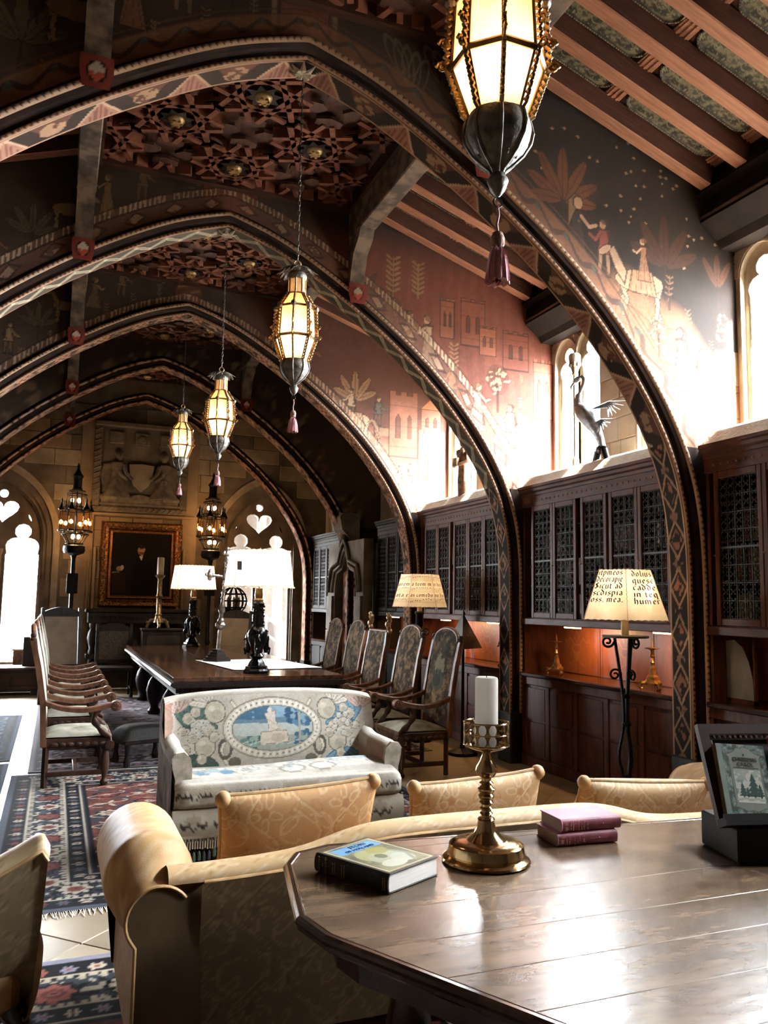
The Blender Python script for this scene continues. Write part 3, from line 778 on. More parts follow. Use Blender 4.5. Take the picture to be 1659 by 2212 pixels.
        sprig(p, 3.05, 4.2, .2, '4e3022', 4); sprig(p, 3.2, 4.2, .24, '4e3022', 4)
    else:
        p = Paint(x, z, '2c211b')
    # the dimmer left side and crown: figures on a ground darkened to stand for shade
    L = ~right if k in (1, 2, 3) else np.ones_like(right)
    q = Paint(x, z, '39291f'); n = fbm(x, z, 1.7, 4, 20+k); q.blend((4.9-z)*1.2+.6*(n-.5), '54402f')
    xs = [XL+.1+.30*i for i in range(12)] if k < 4 else [XL+.2+.5*i for i in range(14)]
    for i, fx in enumerate(xs):
        base = float(np.interp(abs(fx-XC), ARR[:, 0], ARR[:, 1], right=2.6))+.42
        h = .46 if k == 1 else .38
        c = r.choice(['8a6a48', '6f553c', '94714a', '5c4a3c', '7d4d34'])
        w = i % 4
        if w == 0: lady(q, fx, base, h, c, flip=r.choice([-1, 1]), skin='a8825c')
        elif w == 1: man(q, fx, base, h, c, flip=r.choice([-1, 1]), skin='a8825c', legs='6a5038')
        elif w == 2: frond_tree(q, fx, base-.05, h*1.1, ol, '5a4a34', n=5)
        else: horse(q, fx, base, h*.8, '8a6c4c', flip=r.choice([-1, 1]))
        sprig(q, fx+.14, base-.08, .16, '7a6040', 4)
    if k == 1:
        for cx in (1.95, 2.25):   # scrolled leafwork right of the crown
            for j in range(5): q.ell(cx+.05*j, 5.33-.03*j, .05, .16, '6a5640', .5-.2*j, ring=.25)
        q.poly([(1.10, 5.22), (1.52, 5.22), (1.52, 5.58), (1.10, 5.58)], '6a4030', line='8a6a4c', lw=.03)
        q.poly([(1.14, 5.3), (1.48, 5.3), (1.48, 5.5), (1.14, 5.5)], '7a4232', line=ol, lw=.02)
    if k == 2:
        q.poly([(1.10, 5.26), (1.58, 5.26), (1.60, 5.50), (1.55, 5.58), (1.12, 5.58), (1.07, 5.50)], '8a3426', line=ol, lw=.02)
        for j in range(5): q.line([(1.15+.095*j, 5.27), (1.15+.095*j, 5.57)], .03, '5a2018')
    if k == 3:
        q.ell(1.33, 5.38, .19, .17, ol); q.ell(1.33, 5.38, .17, .15, '6a3c2a')
        for j in range(4): q.line([(1.2, 5.30+.05*j), (1.46, 5.38+.05*j)], .018, 'a07a58' if j % 2 else '4a241a')
    if k in (1, 2, 3):
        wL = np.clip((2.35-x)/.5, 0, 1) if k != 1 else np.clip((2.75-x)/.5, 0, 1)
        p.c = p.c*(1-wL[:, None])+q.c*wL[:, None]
    else: p.c = q.c*.8
    # bands that follow the arch
    if k == 1:
        m = (d > .17) & (d < .31); p.mask(m, '8a5a3e', .8); wv = np.abs(d-.24-.03*np.sin(s*22)); p.mask(m & (wv < .017), '3a2a22'); p.mask(m & (np.hypot(np.mod(s, .285)-.07, d-.26) < .022), '4a5048')
        p.mask(np.abs(d-.31) < .007, '5a3a28'); p.mask(np.abs(d-.345) < .006, '5a3a28')
    elif k == 2:
        m = (d > .17) & (d < .30); p.mask(m, '7a5444', .8); c = np.mod(s, .40); n = fbm(x, z, 14, 3, 6)
        p.mask(m & (np.abs(np.abs(c-.2)*.5+np.abs(d-.235)-.055) < .009), '3a241c'); p.mask(m & (np.abs(c-.2)*.5+np.abs(d-.235) < .04) & (n > .45), 'b89478')
        inscription(p, d, s, .315, .375, 'd8b898', .05, 3); p.mask(np.abs(d-.305) < .006, '3a241c'); p.mask(np.abs(d-.385) < .006, '3a241c')
    elif k == 3:
        inscription(p, d, s, .185, .25, 'd0aa8c', .055, 5); p.mask(np.abs(d-.265) < .008, '3a241c')
    elif k == 4:
        m = (d > .17) & (d < .28); p.mask(m, '4a3628'); p.mask(m & (np.mod(s*5+d*20, 1) < .3), '7a6248')
    p.noise(30, .18, 3, 2); p.noise(5, .22, 4, 3); Paint.k = 1.
    return p.c
for k, y in enumerate(ARCH_Y[:5]):
    h = {1: .008, 2: .0105, 3: .0135}.get(k, .06)
    w = struct('wall_%d' % (k+1), 'painted spandrel wall above the pointed arch with medieval figures and trees')
    xs = np.arange(XL, XR+h*.5, h); zs = np.arange(2.30, 5.75, h)
    X, Z = np.meshgrid(xs, zs, indexing='ij'); nz = len(zs)
    D = arch_dist(X.ravel(), Z.ravel()).reshape(X.shape)
    roof = np.array([roof_z(v) for v in xs])
    ok = (D > .07) & (Z < roof[:, None]+.02)
    cell = ok[:-1, :-1] & ok[1:, :-1] & ok[:-1, 1:] & ok[1:, 1:]
    ci, cj = np.nonzero(cell); a = ci*nz+cj; F = np.stack([a, a+nz, a+nz+1, a+1], 1)
    used, inv = np.unique(F, return_inverse=True); F = inv.reshape(F.shape)
    xv, zv, dv = X.ravel()[used], Z.ravel()[used], D.ravel()[used]
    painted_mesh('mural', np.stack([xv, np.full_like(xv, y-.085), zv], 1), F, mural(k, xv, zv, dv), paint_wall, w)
    poly = [(XC+3.08, 2.3)]+[(p[0]+(.09 if p[0] > XC else -.09), p[1]+.06) for p in ARCH_PATH if p[1] > 2.3]+[(XC-3.08, 2.3), (XL, 2.3), (XL, roof_z(XL)), (XC-1.34, 5.7), (XC+1.34, 5.7), (XR, roof_z(XR)), (XR, 2.3)]
    plate('wall_body', poly, [], .16, plaster, ((1, 0, 0), (0, 0, 1), (0, -1, 0)), (0, y+.005, 0), w)

# ------------------------------------------------------------------ ceiling
ceil = struct('ceiling', 'carved and painted timber ceiling with sloping rafters')
board = mat('ceiling_board', '5a3426', '3c2219', rough=.6, scale=6, bump=.2, stretch=(4, 1, 1))
strap = mat('strapwork_wood', '8a4f36', '6a3826', rough=.6, scale=10, bump=.2)
MB().box((XL-.3, YF-.3, 5.80), (XR+.3, YB+.3, 6.0)).obj('roof_deck', board, ceil)
for s in (-1, 1):
    x0, x1 = XC+s*1.32, XC+s*3.9
    MB().prism([(x0, roof_z(x0)+.02), (x1, roof_z(x1)), (x1, roof_z(x1)+.12), (x0, 5.82)], YB-YF, ((1, 0, 0), (0, 0, 1), (0, 1, 0)), (0, YF, 0)).obj('slope_board', board, ceil)
# rafters, purlins, panels
SL = math.atan(.346)
raf = MB().box((0, -.055, -.17), (2.36, .055, .0), bev=.008); raf = raf.mesh('rafter', [mat('shaded_rafter_side', '5e3226', '47241c', rough=.6, scale=5, bump=.2, stretch=(1, 9, 9)), oak_red])
raf.polygons.foreach_set('material_index', [1 if q.normal.z < -.6 else 0 for q in raf.polygons])  # salmon undersides and darker sides: sill bounce and shade put into colour
pan_painted = painted('painted_panel', rough=.6, bump=.15, bscale=40, wear=.35)
def make_panel():
    u, v, F = uvgrid(120, 34); x = (u-.5)*.86; y = (v-.5)*.23
    p = Paint(x, y, '33251c'); n = fbm(x, y, 30, 4, 3); n2 = fbm(x, y, 70, 3, 9)
    rr = np.hypot(np.maximum(np.abs(x)-.31, 0), np.maximum(np.abs(y)-.012, 0))
    p.mask(rr < .095, '4a4636'); p.mask((rr < .088) & (n > .54), '7d7458'); p.mask((rr < .088) & (n < .40), '2c2a22'); p.mask((rr < .08) & (n2 > .66), '968a68')
    for k in range(9):
        cx = -.32+.08*k; p.ell(cx, .02*math.sin(k*2.), .045, .04, '857a5a', ring=.22); p.ell(cx+.02, -.02*math.sin(k*2.), .02, .016, '5f5a40')
    p.mask((rr > .088) & (rr < .094), '1a1410'); p.mask((rr > .094) & (rr < .106), '15100d')
    ang = np.where(np.abs(x) < .31, x, .31*np.sign(x)+np.arctan2(np.abs(x)-.31, np.abs(y)+1e-6)*.1*np.sign(x)); p.mask((rr > .095) & (rr < .105) & (np.mod(ang, .019) < .011), 'b8a27c')
    p.mask((rr > .106) & (n > .52), '5c3426')
    zz = np.where(rr < .088, .016, np.where(rr < .107, .026, 0.))
    return painted_mesh(None, np.stack([x, y, -zz], 1), F, p.c, pan_painted)
batten_me = MB().box((-.065, -.125, -.012), (.065, .125, 0), bev=.003).box((-.045, -.125, -.020), (-.028, .125, -.010)).box((.028, -.125, -.020), (.045, .125, -.010)).box((-.008, -.125, -.020), (.008, .125, -.010)).mesh('batten', oak_red)
panel_me = make_panel(); panel_me.name = 'panel'
for bi in range(5):
    y0, y1 = ARCH_Y[bi]+.13, ARCH_Y[bi+1]-.10
    for s in (-1, 1):
        ny = 6; ys = [y1-.10-.36*i for i in range(ny) if y1-.10-.36*i > y0+.05]
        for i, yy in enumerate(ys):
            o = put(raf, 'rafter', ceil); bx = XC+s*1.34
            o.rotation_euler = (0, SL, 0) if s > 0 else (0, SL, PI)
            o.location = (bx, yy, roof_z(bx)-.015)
            if i+1 < len(ys) or True:
                if s > 0 and bi < 3 or (s < 0 and bi < 2):
                    for j in range(2):
                        d = .52+.98*j; q = put(panel_me, 'panel', ceil)
                        cx = bx+s*d*math.cos(SL); q.location = (cx, yy-.18, roof_z(cx)-.012); q.rotation_euler = (0, s*SL, 0)
                        if s > 0:
                            dx_ = cx+.49*math.cos(SL); q = put(batten_me, 'batten', ceil); q.location = (dx_, yy-.18, roof_z(dx_)-.012); q.rotation_euler = (0, SL, 0)
        # purlin beam with painted underside, its corbel and shield
        px = XC+s*1.28
        MB().box((px-.085, y0, 5.20), (px+.085, y1, 5.80), bev=.01).obj('purlin', mat('painted_beam', '7a6450', '3c2e26', rough=.7, scale=7, bump=.3, fac=(.4, .6)), ceil)
        m = MB(); m.prism([(0, 5.2), (-.34, 5.2), (-.30, 5.12), (-.16, 5.02), (-.09, 4.86), (-.06, 4.72), (0, 4.66)], .15, ((0, 1, 0), (0, 0, 1), (1, 0, 0)), (px-.075, y1+.02, 0))
        m.obj('corbel', mat('painted_beam', '7a6450', '3c2e26'), ceil)
        u, v, F = uvgrid(14, 14); x = (u-.5)*.19; z = (v-.5)*.20; p = Paint(x, z, '7a2c20')
        p.mask(np.hypot(x*1.1, z) < .068, '17110f'); p.mask((np.hypot(x*1.1, z) < .055), 'd9c8b0'); p.mask((np.hypot(x*1.1, z) < .055) & (z < -.005+.006*np.sin(x*160)), 'c24a30')
        painted_mesh('shield', np.stack([px+x*(1-.25*np.clip(-z*8, 0, 1)), np.full_like(x, y1-.075)-.012*np.cos(x*9), 4.63+z], 1), F, p.c, paint_wood, ceil)
    # wall plates
    for s in (-1, 1):
        x0, x1 = XC+s*3.24, XC+s*3.60; P = [(x0, 4.62), (x0+s*.02, 4.80), (x0-s*.04, 4.84), (x0, 5.0), (x1, 5.0), (x1, 4.44), (x0+s*.20, 4.44), (x0+s*.16, 4.50), (x0+s*.08, 4.56)]
        MB().prism(P, y1-y0, ((1, 0, 0), (0, 0, 1), (0, 1, 0)), (0, y0, 0)).obj('wall_plate', mat('wall_plate_oak', '1e1410', '120c0a', rough=.8, spec=.1), ceil)
        MB().tube([(x0+s*.01, y0, 4.66), (x0+s*.01, y1, 4.66)], .022, 6).obj('plate_moulding', oak_x, ceil)
    # flat coffered field: strapwork stars, raised panels and gilded rosettes
    MB().box((XC-1.25, y0, 5.60), (XC+1.25, y1, 5.65)).obj('coffer_board', board, ceil)
    m = MB(); panels = []; zc = 5.545
    def bar(ax, ay, bx2, by2, w=.022, h=.04, z=zc):
        v = Vector((bx2-ax, by2-ay, 0)); L = v.length
        if L < .02: return
        q = Matrix.Rotation(math.atan2(v.y, v.x), 4, 'Z'); q.translation = Vector((ax, ay, z)); m.box((0, -w, -h), (L, w, .08), rot=q)
    if bi >= 0:
        yc = (y0+y1)/2-.32; xl, xh = XC-1.16, XC+1.16
        cs = [(XC-.04+.59*i, yc+.575*j) for i in range(-2, 3) for j in range(-2, 4) if (i+j) % 2 == 0]
        def clipbar(ax, ay, bx2, by2, **kw):
            T = [0., 1.]
            for t0, t1, a, b in ((xl, xh, ax, bx2), (y0+.02, y1-.02, ay, by2)):
                dd = b-a
                if abs(dd) < 1e-9:
                    if not t0 <= a <= t1: return
                    continue
                q0, q1 = (t0-a)/dd, (t1-a)/dd
                if q0 > q1: q0, q1 = q1, q0
                T[0] = max(T[0], q0); T[1] = min(T[1], q1)
            if T[1]-T[0] > .02: bar(ax+(bx2-ax)*T[0], ay+(by2-ay)*T[0], ax+(bx2-ax)*T[1], ay+(by2-ay)*T[1], **kw)
        for cx, cy in cs:
            for q in range(8):
                a = q*PI/4+PI/8; nx, nyy = math.cos(a), math.sin(a); tx, ty = -nyy, nx; r0 = .175
                clipbar(cx+nx*r0-tx*.34, cy+nyy*r0-ty*.34, cx+nx*r0+tx*.34, cy+nyy*r0+ty*.34)
            for q in range(8):
                a = q*PI/4; d = .40
                px2, py2 = cx+math.cos(a)*d, cy+math.sin(a)*d
                if xl+.1 < px2 < xh-.1 and y0+.1 < py2 < y1-.1:
                    hexp = [(px2+.10*math.cos(a+b*PI/3)*1.3, py2+.075*math.sin(a+b*PI/3)) for b in range(6)]
                    MB().prism(hexp, .03, ((1, 0, 0), (0, 1, 0), (0, 0, 1)), (0, 0, zc-.02)).obj('coffer_panel', board, ceil)
            if xl+.05 < cx < xh-.05 and y0+.05 < cy < y1-.05:
                st = [((.15 if q % 2 else .095)*math.cos(q*PI/8), (.15 if q % 2 else .095)*math.sin(q*PI/8)) for q in range(16)]
                MB().prism(st, .03, ((1, 0, 0), (0, 1, 0), (0, 0, 1)), (cx, cy, zc-.045)).obj('star_boss', black_oak, ceil)
                b = MB(); b.lathe([(.0, -.035), (.02, -.04), (.05, -.03), (.068, -.012), (.07, 0)], (cx, cy, zc-.045), 14)
                for q in range(6): b.ball((cx+.038*math.cos(q*PI/3), cy+.038*math.sin(q*PI/3), zc-.078), .016, 6, 4)
                b.obj('rosette', mat('pale_gilding', 'd8b878', 'b08a4a', rough=.4, metal=.5), ceil, smooth=40)
        m.obj('strapwork', strap, ceil, kind='stuff')
    for s in (-1, 1): MB().box((XC+s*1.19-.03, y0, 5.46), (XC+s*1.19+.03, y1, 5.62)).obj('coffer_edge', oak_x, ceil)
    MB().box((XC-1.2, y1-.06, 5.48), (XC+1.2, y1+.02, 5.62)).obj('cross_beam', oak, ceil)
# ================================================================== bookcases along the right wall
wood_case = mat('case_walnut', '64301e', '3c1c12', rough=.55, spec=.25, scale=5, bump=.2, stretch=(5, 5, 1), fac=(.3, .7))
wood_case_h = mat('case_walnut_lengthwise', '64301e', '3c1c12', rough=.55, spec=.25, scale=5, bump=.2, stretch=(5, 1, 5), fac=(.3, .7))
wood_counter = mat('polished_counter', '4a2a1a', '2c170f', rough=.16, scale=4, stretch=(5, 1, 5), coat=.4)
inlay_wood = mat('inlaid_back', '8a4a24', '6e3818', rough=.4, scale=3, stretch=(1, 4, 1))
grille_m = mat('bronze_grille', '1c1613', '0f0c0a', rough=.55, metal=.2, scale=20)
black_case = mat('black_case', '1b1310', '100b09', rough=.65, spec=.2, scale=6)
ring_me = None
def make_grille(w, h):
    m = MB(); p = .062; nx = max(2, int(w/p)); nz = int(h/p); px, pz = w/nx, h/nz
    for i in range(nx):
        for j in range(nz):
            cy, cz = (i+.5)*px, (j+.5)*pz; r = min(px, pz)*.46
            pts = [(0, cy+r*math.cos(a), cz+r*math.sin(a)) for a in [2*PI*k/10 for k in range(10)]]
            m.tube(pts, .0042, 4, closed=True)
            for k in range(4):
                a = PI/4+k*PI/2; m.box((-.004, cy+r*.75*math.cos(a)-.004, cz+r*.75*math.sin(a)-.004), (.004, cy+r*.75*math.cos(a)+.004, cz+r*.75*math.sin(a)+.004))
    for i in range(nx+1): m.box((-.003, i*px-.0025, 0), (.003, i*px+.0025, h))
    for j in range(0, nz+1, 2): m.box((-.003, 0, j*pz-.0025), (.003, w, j*pz+.0025))
    for j in range(nz//2, nz//2+1): m.box((-.006, 0, j*pz-.008), (.006, w, j*pz+.008))
    return m.mesh('grille', grille_m)
GR = {}
ZB0, ZB1 = 1.43, 2.81           # upper cabinet
XF = 4.48                        # its front
book_cols = [mat('book_%d' % i, c, rough=.6, scale=12) for i, c in enumerate(('7a2c28', '54301f', '8a7a5c', '3c3a34', '9a4a40', '6a5a3c', '2e3a38', 'a89a7c'))]
def book_mesh(i, t, h, m):
    b = MB(); b.box((-.075, -t/2, 0), (.07, t/2, h), bev=.003); b.tube([(-.076, -t/2+.004, .0), (-.076, -t/2+.004, h)], .003, 4)
    for zz in (.18, .4, .75): b.box((-.079, -t/2, h*zz), (-.07, t/2, h*zz+.006))
    return b.mesh('shelf_book', m)
BOOKS = [book_mesh(i, t, h, book_cols[i]) for i, (t, h) in enumerate(((.040, .24), (.032, .21), (.045, .25), (.036, .22), (.030, .19), (.042, .235), (.034, .20), (.038, .225)))]
def bookcase(y0, y1, doors, label, lamp_pos, dark=False, books=None, panels=True, niche=True):
    m_v = black_case if dark else wood_case; m_h = black_case if dark else wood_case_h
    t = thing('bookcase', label, 'bookcase', (XF, (y0+y1)/2, 0), group='bookcases along the window wall'); o = Vector(t.location)
    def L(a): return (a[0]-o.x, a[1]-o.y, a[2])
    def B(m, a, b, bev=0.): return m.box(L(a), L(b), bev=bev)
    xb = XR-.012
    # base with raised panels and counter
    B(MB(), (XF+.02, y0, 0), (xb, y1, .88)).obj('base_cabinet', m_v, t)
    m = MB(); B(m, (XF-.01, y0, 0), (XF+.02, y1, .10), .006); B(m, (XF-.004, y0, .80), (XF+.02, y1, .88), .006)
    n = max(2, round((y1-y0)/.46))
    for i in range(n+1):
        yy = y0+(y1-y0)*i/n; B(m, (XF-.002, max(y0, yy-.035), .10), (XF+.02, min(y1, yy+.035), .80), .004)
    m.obj('base_frame', m_v, t)
    for i in range(n):
        ya, yb2 = y0+(y1-y0)*i/n+.05, y0+(y1-y0)*(i+1)/n-.05
        for za, zb in ((.13, .44), (.47, .77)): B(MB(), (XF+.004, ya, za), (XF+.03, yb2, zb), .012).obj('panel', m_v, t)
    B(MB(), (XF-.035, y0, .88), (xb, y1, .92), .008).obj('counter', wood_counter, t)
    # niche: back boards, ends
    xn = xb-.03; nb = max(2, round((y1-y0)/.75))
    for i in range(nb):
        ya, yb2 = y0+(y1-y0)*i/nb+.006, y0+(y1-y0)*(i+1)/nb-.006
        u, v, F = uvgrid(56, 34); Y = ya+(yb2-ya)*u; Z = .925+.495*v; p = Paint(Y-(ya+yb2)/2, Z-1.17, '8c4a22')
        nn = fbm(Y*4, Z, 6, 4, 3); p.blend((nn-.45)*2, '733a1a')
        a1 = 'b0743c'
        for s in (-1, 1):
            p.line([(s*.04, -.12), (s*.12, -.16)], .008, a1, .7); p.line([(s*.05, .05), (s*.11, .10), (s*.17, .06), (s*.2, .09)], .01, a1, .7); p.line([(s*.03, .1), (s*.07, .17), (s*.13, .19)], .008, a1, .7)
        p.ell(0, 0, .085, .05, a1, a=.5, ring=.2); p.poly([(-.05, -.03), (.05, -.03), (.025, -.12), (-.025, -.12)], a1, a=.35); p.ell(0, .12, .03, .06, a1, a=.4, ring=.3)
        for s in (-1, 1): p.mask(np.abs(np.abs(Y-(ya+yb2)/2)-(yb2-ya)/2+.03) < .006, '5a2c14', .8)
        V = np.stack([np.full_like(Y, xn-.006-o.x), Y-o.y, Z], 1); painted_mesh('niche_panel', V, F, p.c, painted('inlay', rough=.42, spec=.5, wear=.2), t)
    B(MB(), (xn, y0, .92), (xb, y1, ZB0)).obj('niche_back', m_v, t)
    for yy in (y0, y1-.03): B(MB(), (XF+.02, yy, .92), (xn, yy+.03, ZB0)).obj('niche_end', m_v, t)
    # upper cabinet shell
    m = MB(); B(m, (XF+.02, y0, ZB0), (xb, y1, ZB0+.04)); B(m, (xb-.02, y0, ZB0), (xb, y1, 2.7)); B(m, (XF+.02, y0, ZB0), (xb, y0+.03, 2.7)); B(m, (XF+.02, y1-.03, ZB0), (xb, y1, 2.7)); B(m, (XF+.02, y0, 2.66), (xb, y1, 2.7))
    m.obj('cabinet_shell', m_v, t)
    for zs in (1.80, 2.09, 2.38): B(MB(), (XF+.09, y0+.03, zs-.012), (xb-.02, y1-.03, zs)).obj('shelf', m_v, t)
    B(MB(), (XF-.012, y0, ZB0-.03), (XF+.03, y1, ZB0+.035), .006).obj('bottom_rail', m_h, t)
    B(MB(), (XF+.005, y0, 2.60), (XF+.03, y1, 2.71)).obj('frieze', m_h, t)
    m = MB()
    for i in range(int((y1-y0)/.075)):
        yy = y0+.05+.075*i; m.ball((XF+.002-o.x, yy-o.y, 2.655), .011, 6, 4, (.5, 1, 1))
    m.obj('frieze_star', mat('dull_gold_paint', '8a6a40', '6a4a2a', rough=.6), t, kind='stuff')
    P = [(XF+.02, 2.70), (XF-.005, 2.71), (XF-.012, 2.735), (XF-.03, 2.75), (XF-.038, 2.775), (XF-.05, 2.785), (XF-.05, 2.81), (xb, 2.81), (xb, 2.70)]
    MB().prism([(a-o.x, b) for a, b in P], y1-y0, ((1, 0, 0), (0, 0, 1), (0, 1, 0)), (0, y0-o.y, 0)).obj('cornice', m_h, t)
    # doors
    for (da, db) in doors:
        w, h = db-da, 2.60-1.47; st = .045
        m = MB(); B(m, (XF, da, 1.47), (XF+.03, da+st, 2.60), .006); B(m, (XF, db-st, 1.47), (XF+.03, db, 2.60), .006); B(m, (XF+.001, da+st, 1.47), (XF+.03, db-st, 1.47+st*1.2), .006); B(m, (XF+.001, da+st, 2.60-st*1.2), (XF+.03, db-st, 2.60), .006)
        d = m.obj('door', m_v, t)
        gw, gh = round(w-2*st, 3), round(h-2*st*1.2, 3); key = (round(gw, 2), round(gh, 2))
        if key not in GR: GR[key] = make_grille(gw, gh)
        g = put(GR[key], 'grille', d); g.location = L((XF+.018, da+st, 1.47+st*1.2))
        MB().lathe([(.004, 0), (.004, .014), (.009, .018), (.0, .026)], L((XF, db-.02, 1.98)), 8, axis=(-1, 0, 0)).obj('keyhole_knob', gilt, d)
    if not niche: return t
    # a small shaded strip lamp under the cabinet lights the niche
    for ly in lamp_pos:
        m = MB(); B(m, (XF+.05, ly-.16, ZB0-.035), (XF+.11, ly+.16, ZB0-.001), .004); f = m.obj('niche_lamp', black_oak, t)
        m = MB(); m.tube([L((XF+.08, ly-.13, ZB0-.040)), L((XF+.08, ly+.13, ZB0-.040))], .008, 8); m.obj('lamp_tube', emit('warm_tube', 'ffb060', 25), f)
        ld = bpy.data.lights.new('niche_light', 'AREA'); ld.shape = 'RECTANGLE'; ld.size = .28; ld.size_y = .05; ld.energy = 7; ld.color = (1, .52, .2)
        q = bpy.data.objects.new('niche_light', ld); COL.objects.link(q); q.parent = t; q.location = L((XF+.10, ly, ZB0-.055)); q.rotation_euler = Vector((.55, 0, -1)).to_track_quat('-Z', 'Y').to_euler()
    return t
D0 = [(4.25, 4.70), (3.80, 4.25), (3.35, 3.80), (2.90, 3.35)]
D1 = [(6.83, 7.22), (6.44, 6.83), (5.98, 6.37), (5.56, 5.95), (5.17, 5.56)]
D2 = [(9.46, 9.84), (9.08, 9.46), (8.62, 9.00), (8.24, 8.62), (7.86, 8.24)]
bc0 = bookcase(2.62, 4.79, D0, 'walnut bookcase at the right edge, behind the propped book', [3.2])
bc1 = bookcase(5.10, 7.40, D1, 'walnut bookcase behind the floor lamp with the lettered shade', [6.62, 5.35])
bc2 = bookcase(7.74, 10.0, D2, 'walnut bookcase behind the lamp with the music shade and the tapestry armchairs', [9.35, 8.15])
bc3 = bookcase(10.34, 11.58, [(11.18, 11.56), (10.80, 11.18), (10.40, 10.78)], 'blackened bookcase between the stone doorway and the third arch', [11.0], dark=True)
bc4 = bookcase(13.35, 14.92, [(14.5, 14.88), (14.1, 14.5), (13.72, 14.1), (13.38, 13.72)], 'narrow dark bookcase beyond the stone doorway, near the end wall', [13.7], dark=True)
rb = random.Random(21)
ORD = ['first', 'second', 'third', 'fourth', 'fifth', 'sixth', 'seventh', 'eighth']
CN = ['dark red', 'brown', 'buff', 'charcoal', 'rose red', 'olive brown', 'green black', 'parchment']
for doors, lab in ((D0[:2], 'at the right edge'), (D1, 'above the lettered lamp'), (D2[1:], 'right of the music-shade lamp')):
    for di, (da, db) in enumerate(sorted(doors, reverse=True)):
        for si, zs in enumerate((1.4715, 1.8015, 2.0915, 2.3815)):
            if rb.random() < .15: continue
            y = db-.05; q = 0
            while y > da+.09:
                i = rb.randrange(8); w = (.040, .032, .045, .036, .030, .042, .034, .038)[i]
                o = put(BOOKS[i], 'shelf_book', None); o.location = (XF+.20, y-w/2, zs); y -= w+.008
                tag(o, '%s book, %s from left, %s shelf, %s grilled door %s' % (CN[i], ORD[q], ('bottom', 'second', 'third', 'top')[si], ORD[di], lab), 'book', 'books behind the bookcase grilles'); q += 1
                if rb.random() < .25: y -= .07
# framed glass panel in the niche; its arched grey sheet stands for a reflection
t = thing('glass_panel', 'glass panel in the niche at the right edge, with a reflection shaped as a grey sheet', 'panel', (4.62, 4.63, .92)); t.scale = (1, .48, 1)
MB().box((-.012, -.30, 0), (.012, .30, .03)).box((-.012, .27, .0), (.012, .30, .46)).box((-.012, -.30, 0), (.012, -.27, .46)).obj('frame', wood_case, t)
P = [(-.26, .03), (.265, .03), (.265, .44), (.10, .45), (-.06, .40), (-.17, .30), (-.24, .18)]
MB().prism([(a, b) for a, b in P], .006, ((0, 1, 0), (0, 0, 1), (1, 0, 0)), (-.003, 0, 0)).obj('reflection_sheet', mat('grey_reflection', '8f8a82', '77716a', rough=.32, spec=.8, scale=5), t)
# candlesticks and bronzes on the counters and cabinet tops
brass = mat('polished_brass', 'd8ba84', 'c09c5c', rough=.14, metal=1., scale=10)
brass_old = mat('old_brass', 'b9925a', '7e5c30', rough=.3, metal=.9, scale=20, bump=.15)
def pricket(loc, h, label):
    t = thing('pricket_candlestick', label, 'candlestick', loc, 0, 'pricket candlesticks on the bookcase counters'); k = h/.36
    m = MB(); m.lathe([(.062*k, .03*k), (.066*k, .05*k), (.05*k, .07*k), (.045*k, .09*k), (.03*k, .105*k), (.022*k, .15*k), (.014*k, .17*k)], n=6); m.obj('base', brass_old, t)
    for q in range(3):
        a = q*2*PI/3+.4; m = MB(); c, s = math.cos(a), math.sin(a)
        m.tube([(c*.045*k, s*.045*k, .05*k), (c*.078*k, s*.078*k, .045*k), (c*.085*k, s*.085*k, .018*k), (c*.075*k, s*.075*k, .008*k)], [.014*k, .016*k, .013*k, .014*k], 6); m.ball((c*.083*k, s*.083*k, .052*k), .015*k, 6, 5); m.obj('foot', brass_old, t)
    pr = [(.013, .16), (.011, .18), (.018, .19), (.011, .2), (.010, .225), (.019, .235), (.010, .245), (.012, .27), (.02, .282), (.048, .287), (.05, .292), (.012, .297)]
    MB().lathe([(a*k, b*k) for a, b in pr], n=14).obj('stem', brass_old, t, smooth=40)
    MB().lathe([(.007*k, .295*k), (.005*k, .34*k), (.001, .36*k)], n=6).obj('pricket', brass_old, t)
    return t
pricket((4.62, 6.98, .92), .40, 'brass pricket candlestick on the counter, farther from the lettered lamp')
pricket((4.60, 5.55, .92), .42, 'brass pricket candlestick on the counter, close behind the lettered lamp')
def bronze_figure(loc, h, label, m0, name='bronze_statuette', cat='statuette'):
    t = thing(name, label, cat, loc); k = h
    MB().lathe([(.16*k, 0), (.16*k, .05*k), (.12*k, .09*k), (.10*k, .12*k)], n=10).obj('pedestal', m0, t)
    m = MB(); m.lathe([(.09*k, .10*k), (.11*k, .2*k), (.075*k, .42*k), (.085*k, .52*k), (.11*k, .66*k), (.09*k, .74*k), (.035*k, .78*k), (.03*k, .80*k), (.055*k, .85*k), (.058*k, .9*k), (.03*k, .97*k), (.0, .985*k)], n=12)
    for s in (-1, 1): m.tube([(0, s*.1*k, .70*k), (-.05*k, s*.16*k, .56*k), (-.13*k, s*.07*k, .52*k)], [.035*k, .03*k, .022*k], 6)
    m.obj('figure', m0, t, smooth=50); return t
bronze_figure((4.62, 8.02, .92), .42, 'small dark bronze figure on the counter beside the second arch', bronze_dark)
bronze_figure((4.66, 9.62, .92), .34, 'small gilt figure on the counter behind the tapestry armchairs', gilt)
bronze_figure((4.62, 10.9, 2.81), .37, 'gilded seated figure on top of the dark bookcase by the third arch', gilt, 'gilded_figure', 'statuette')
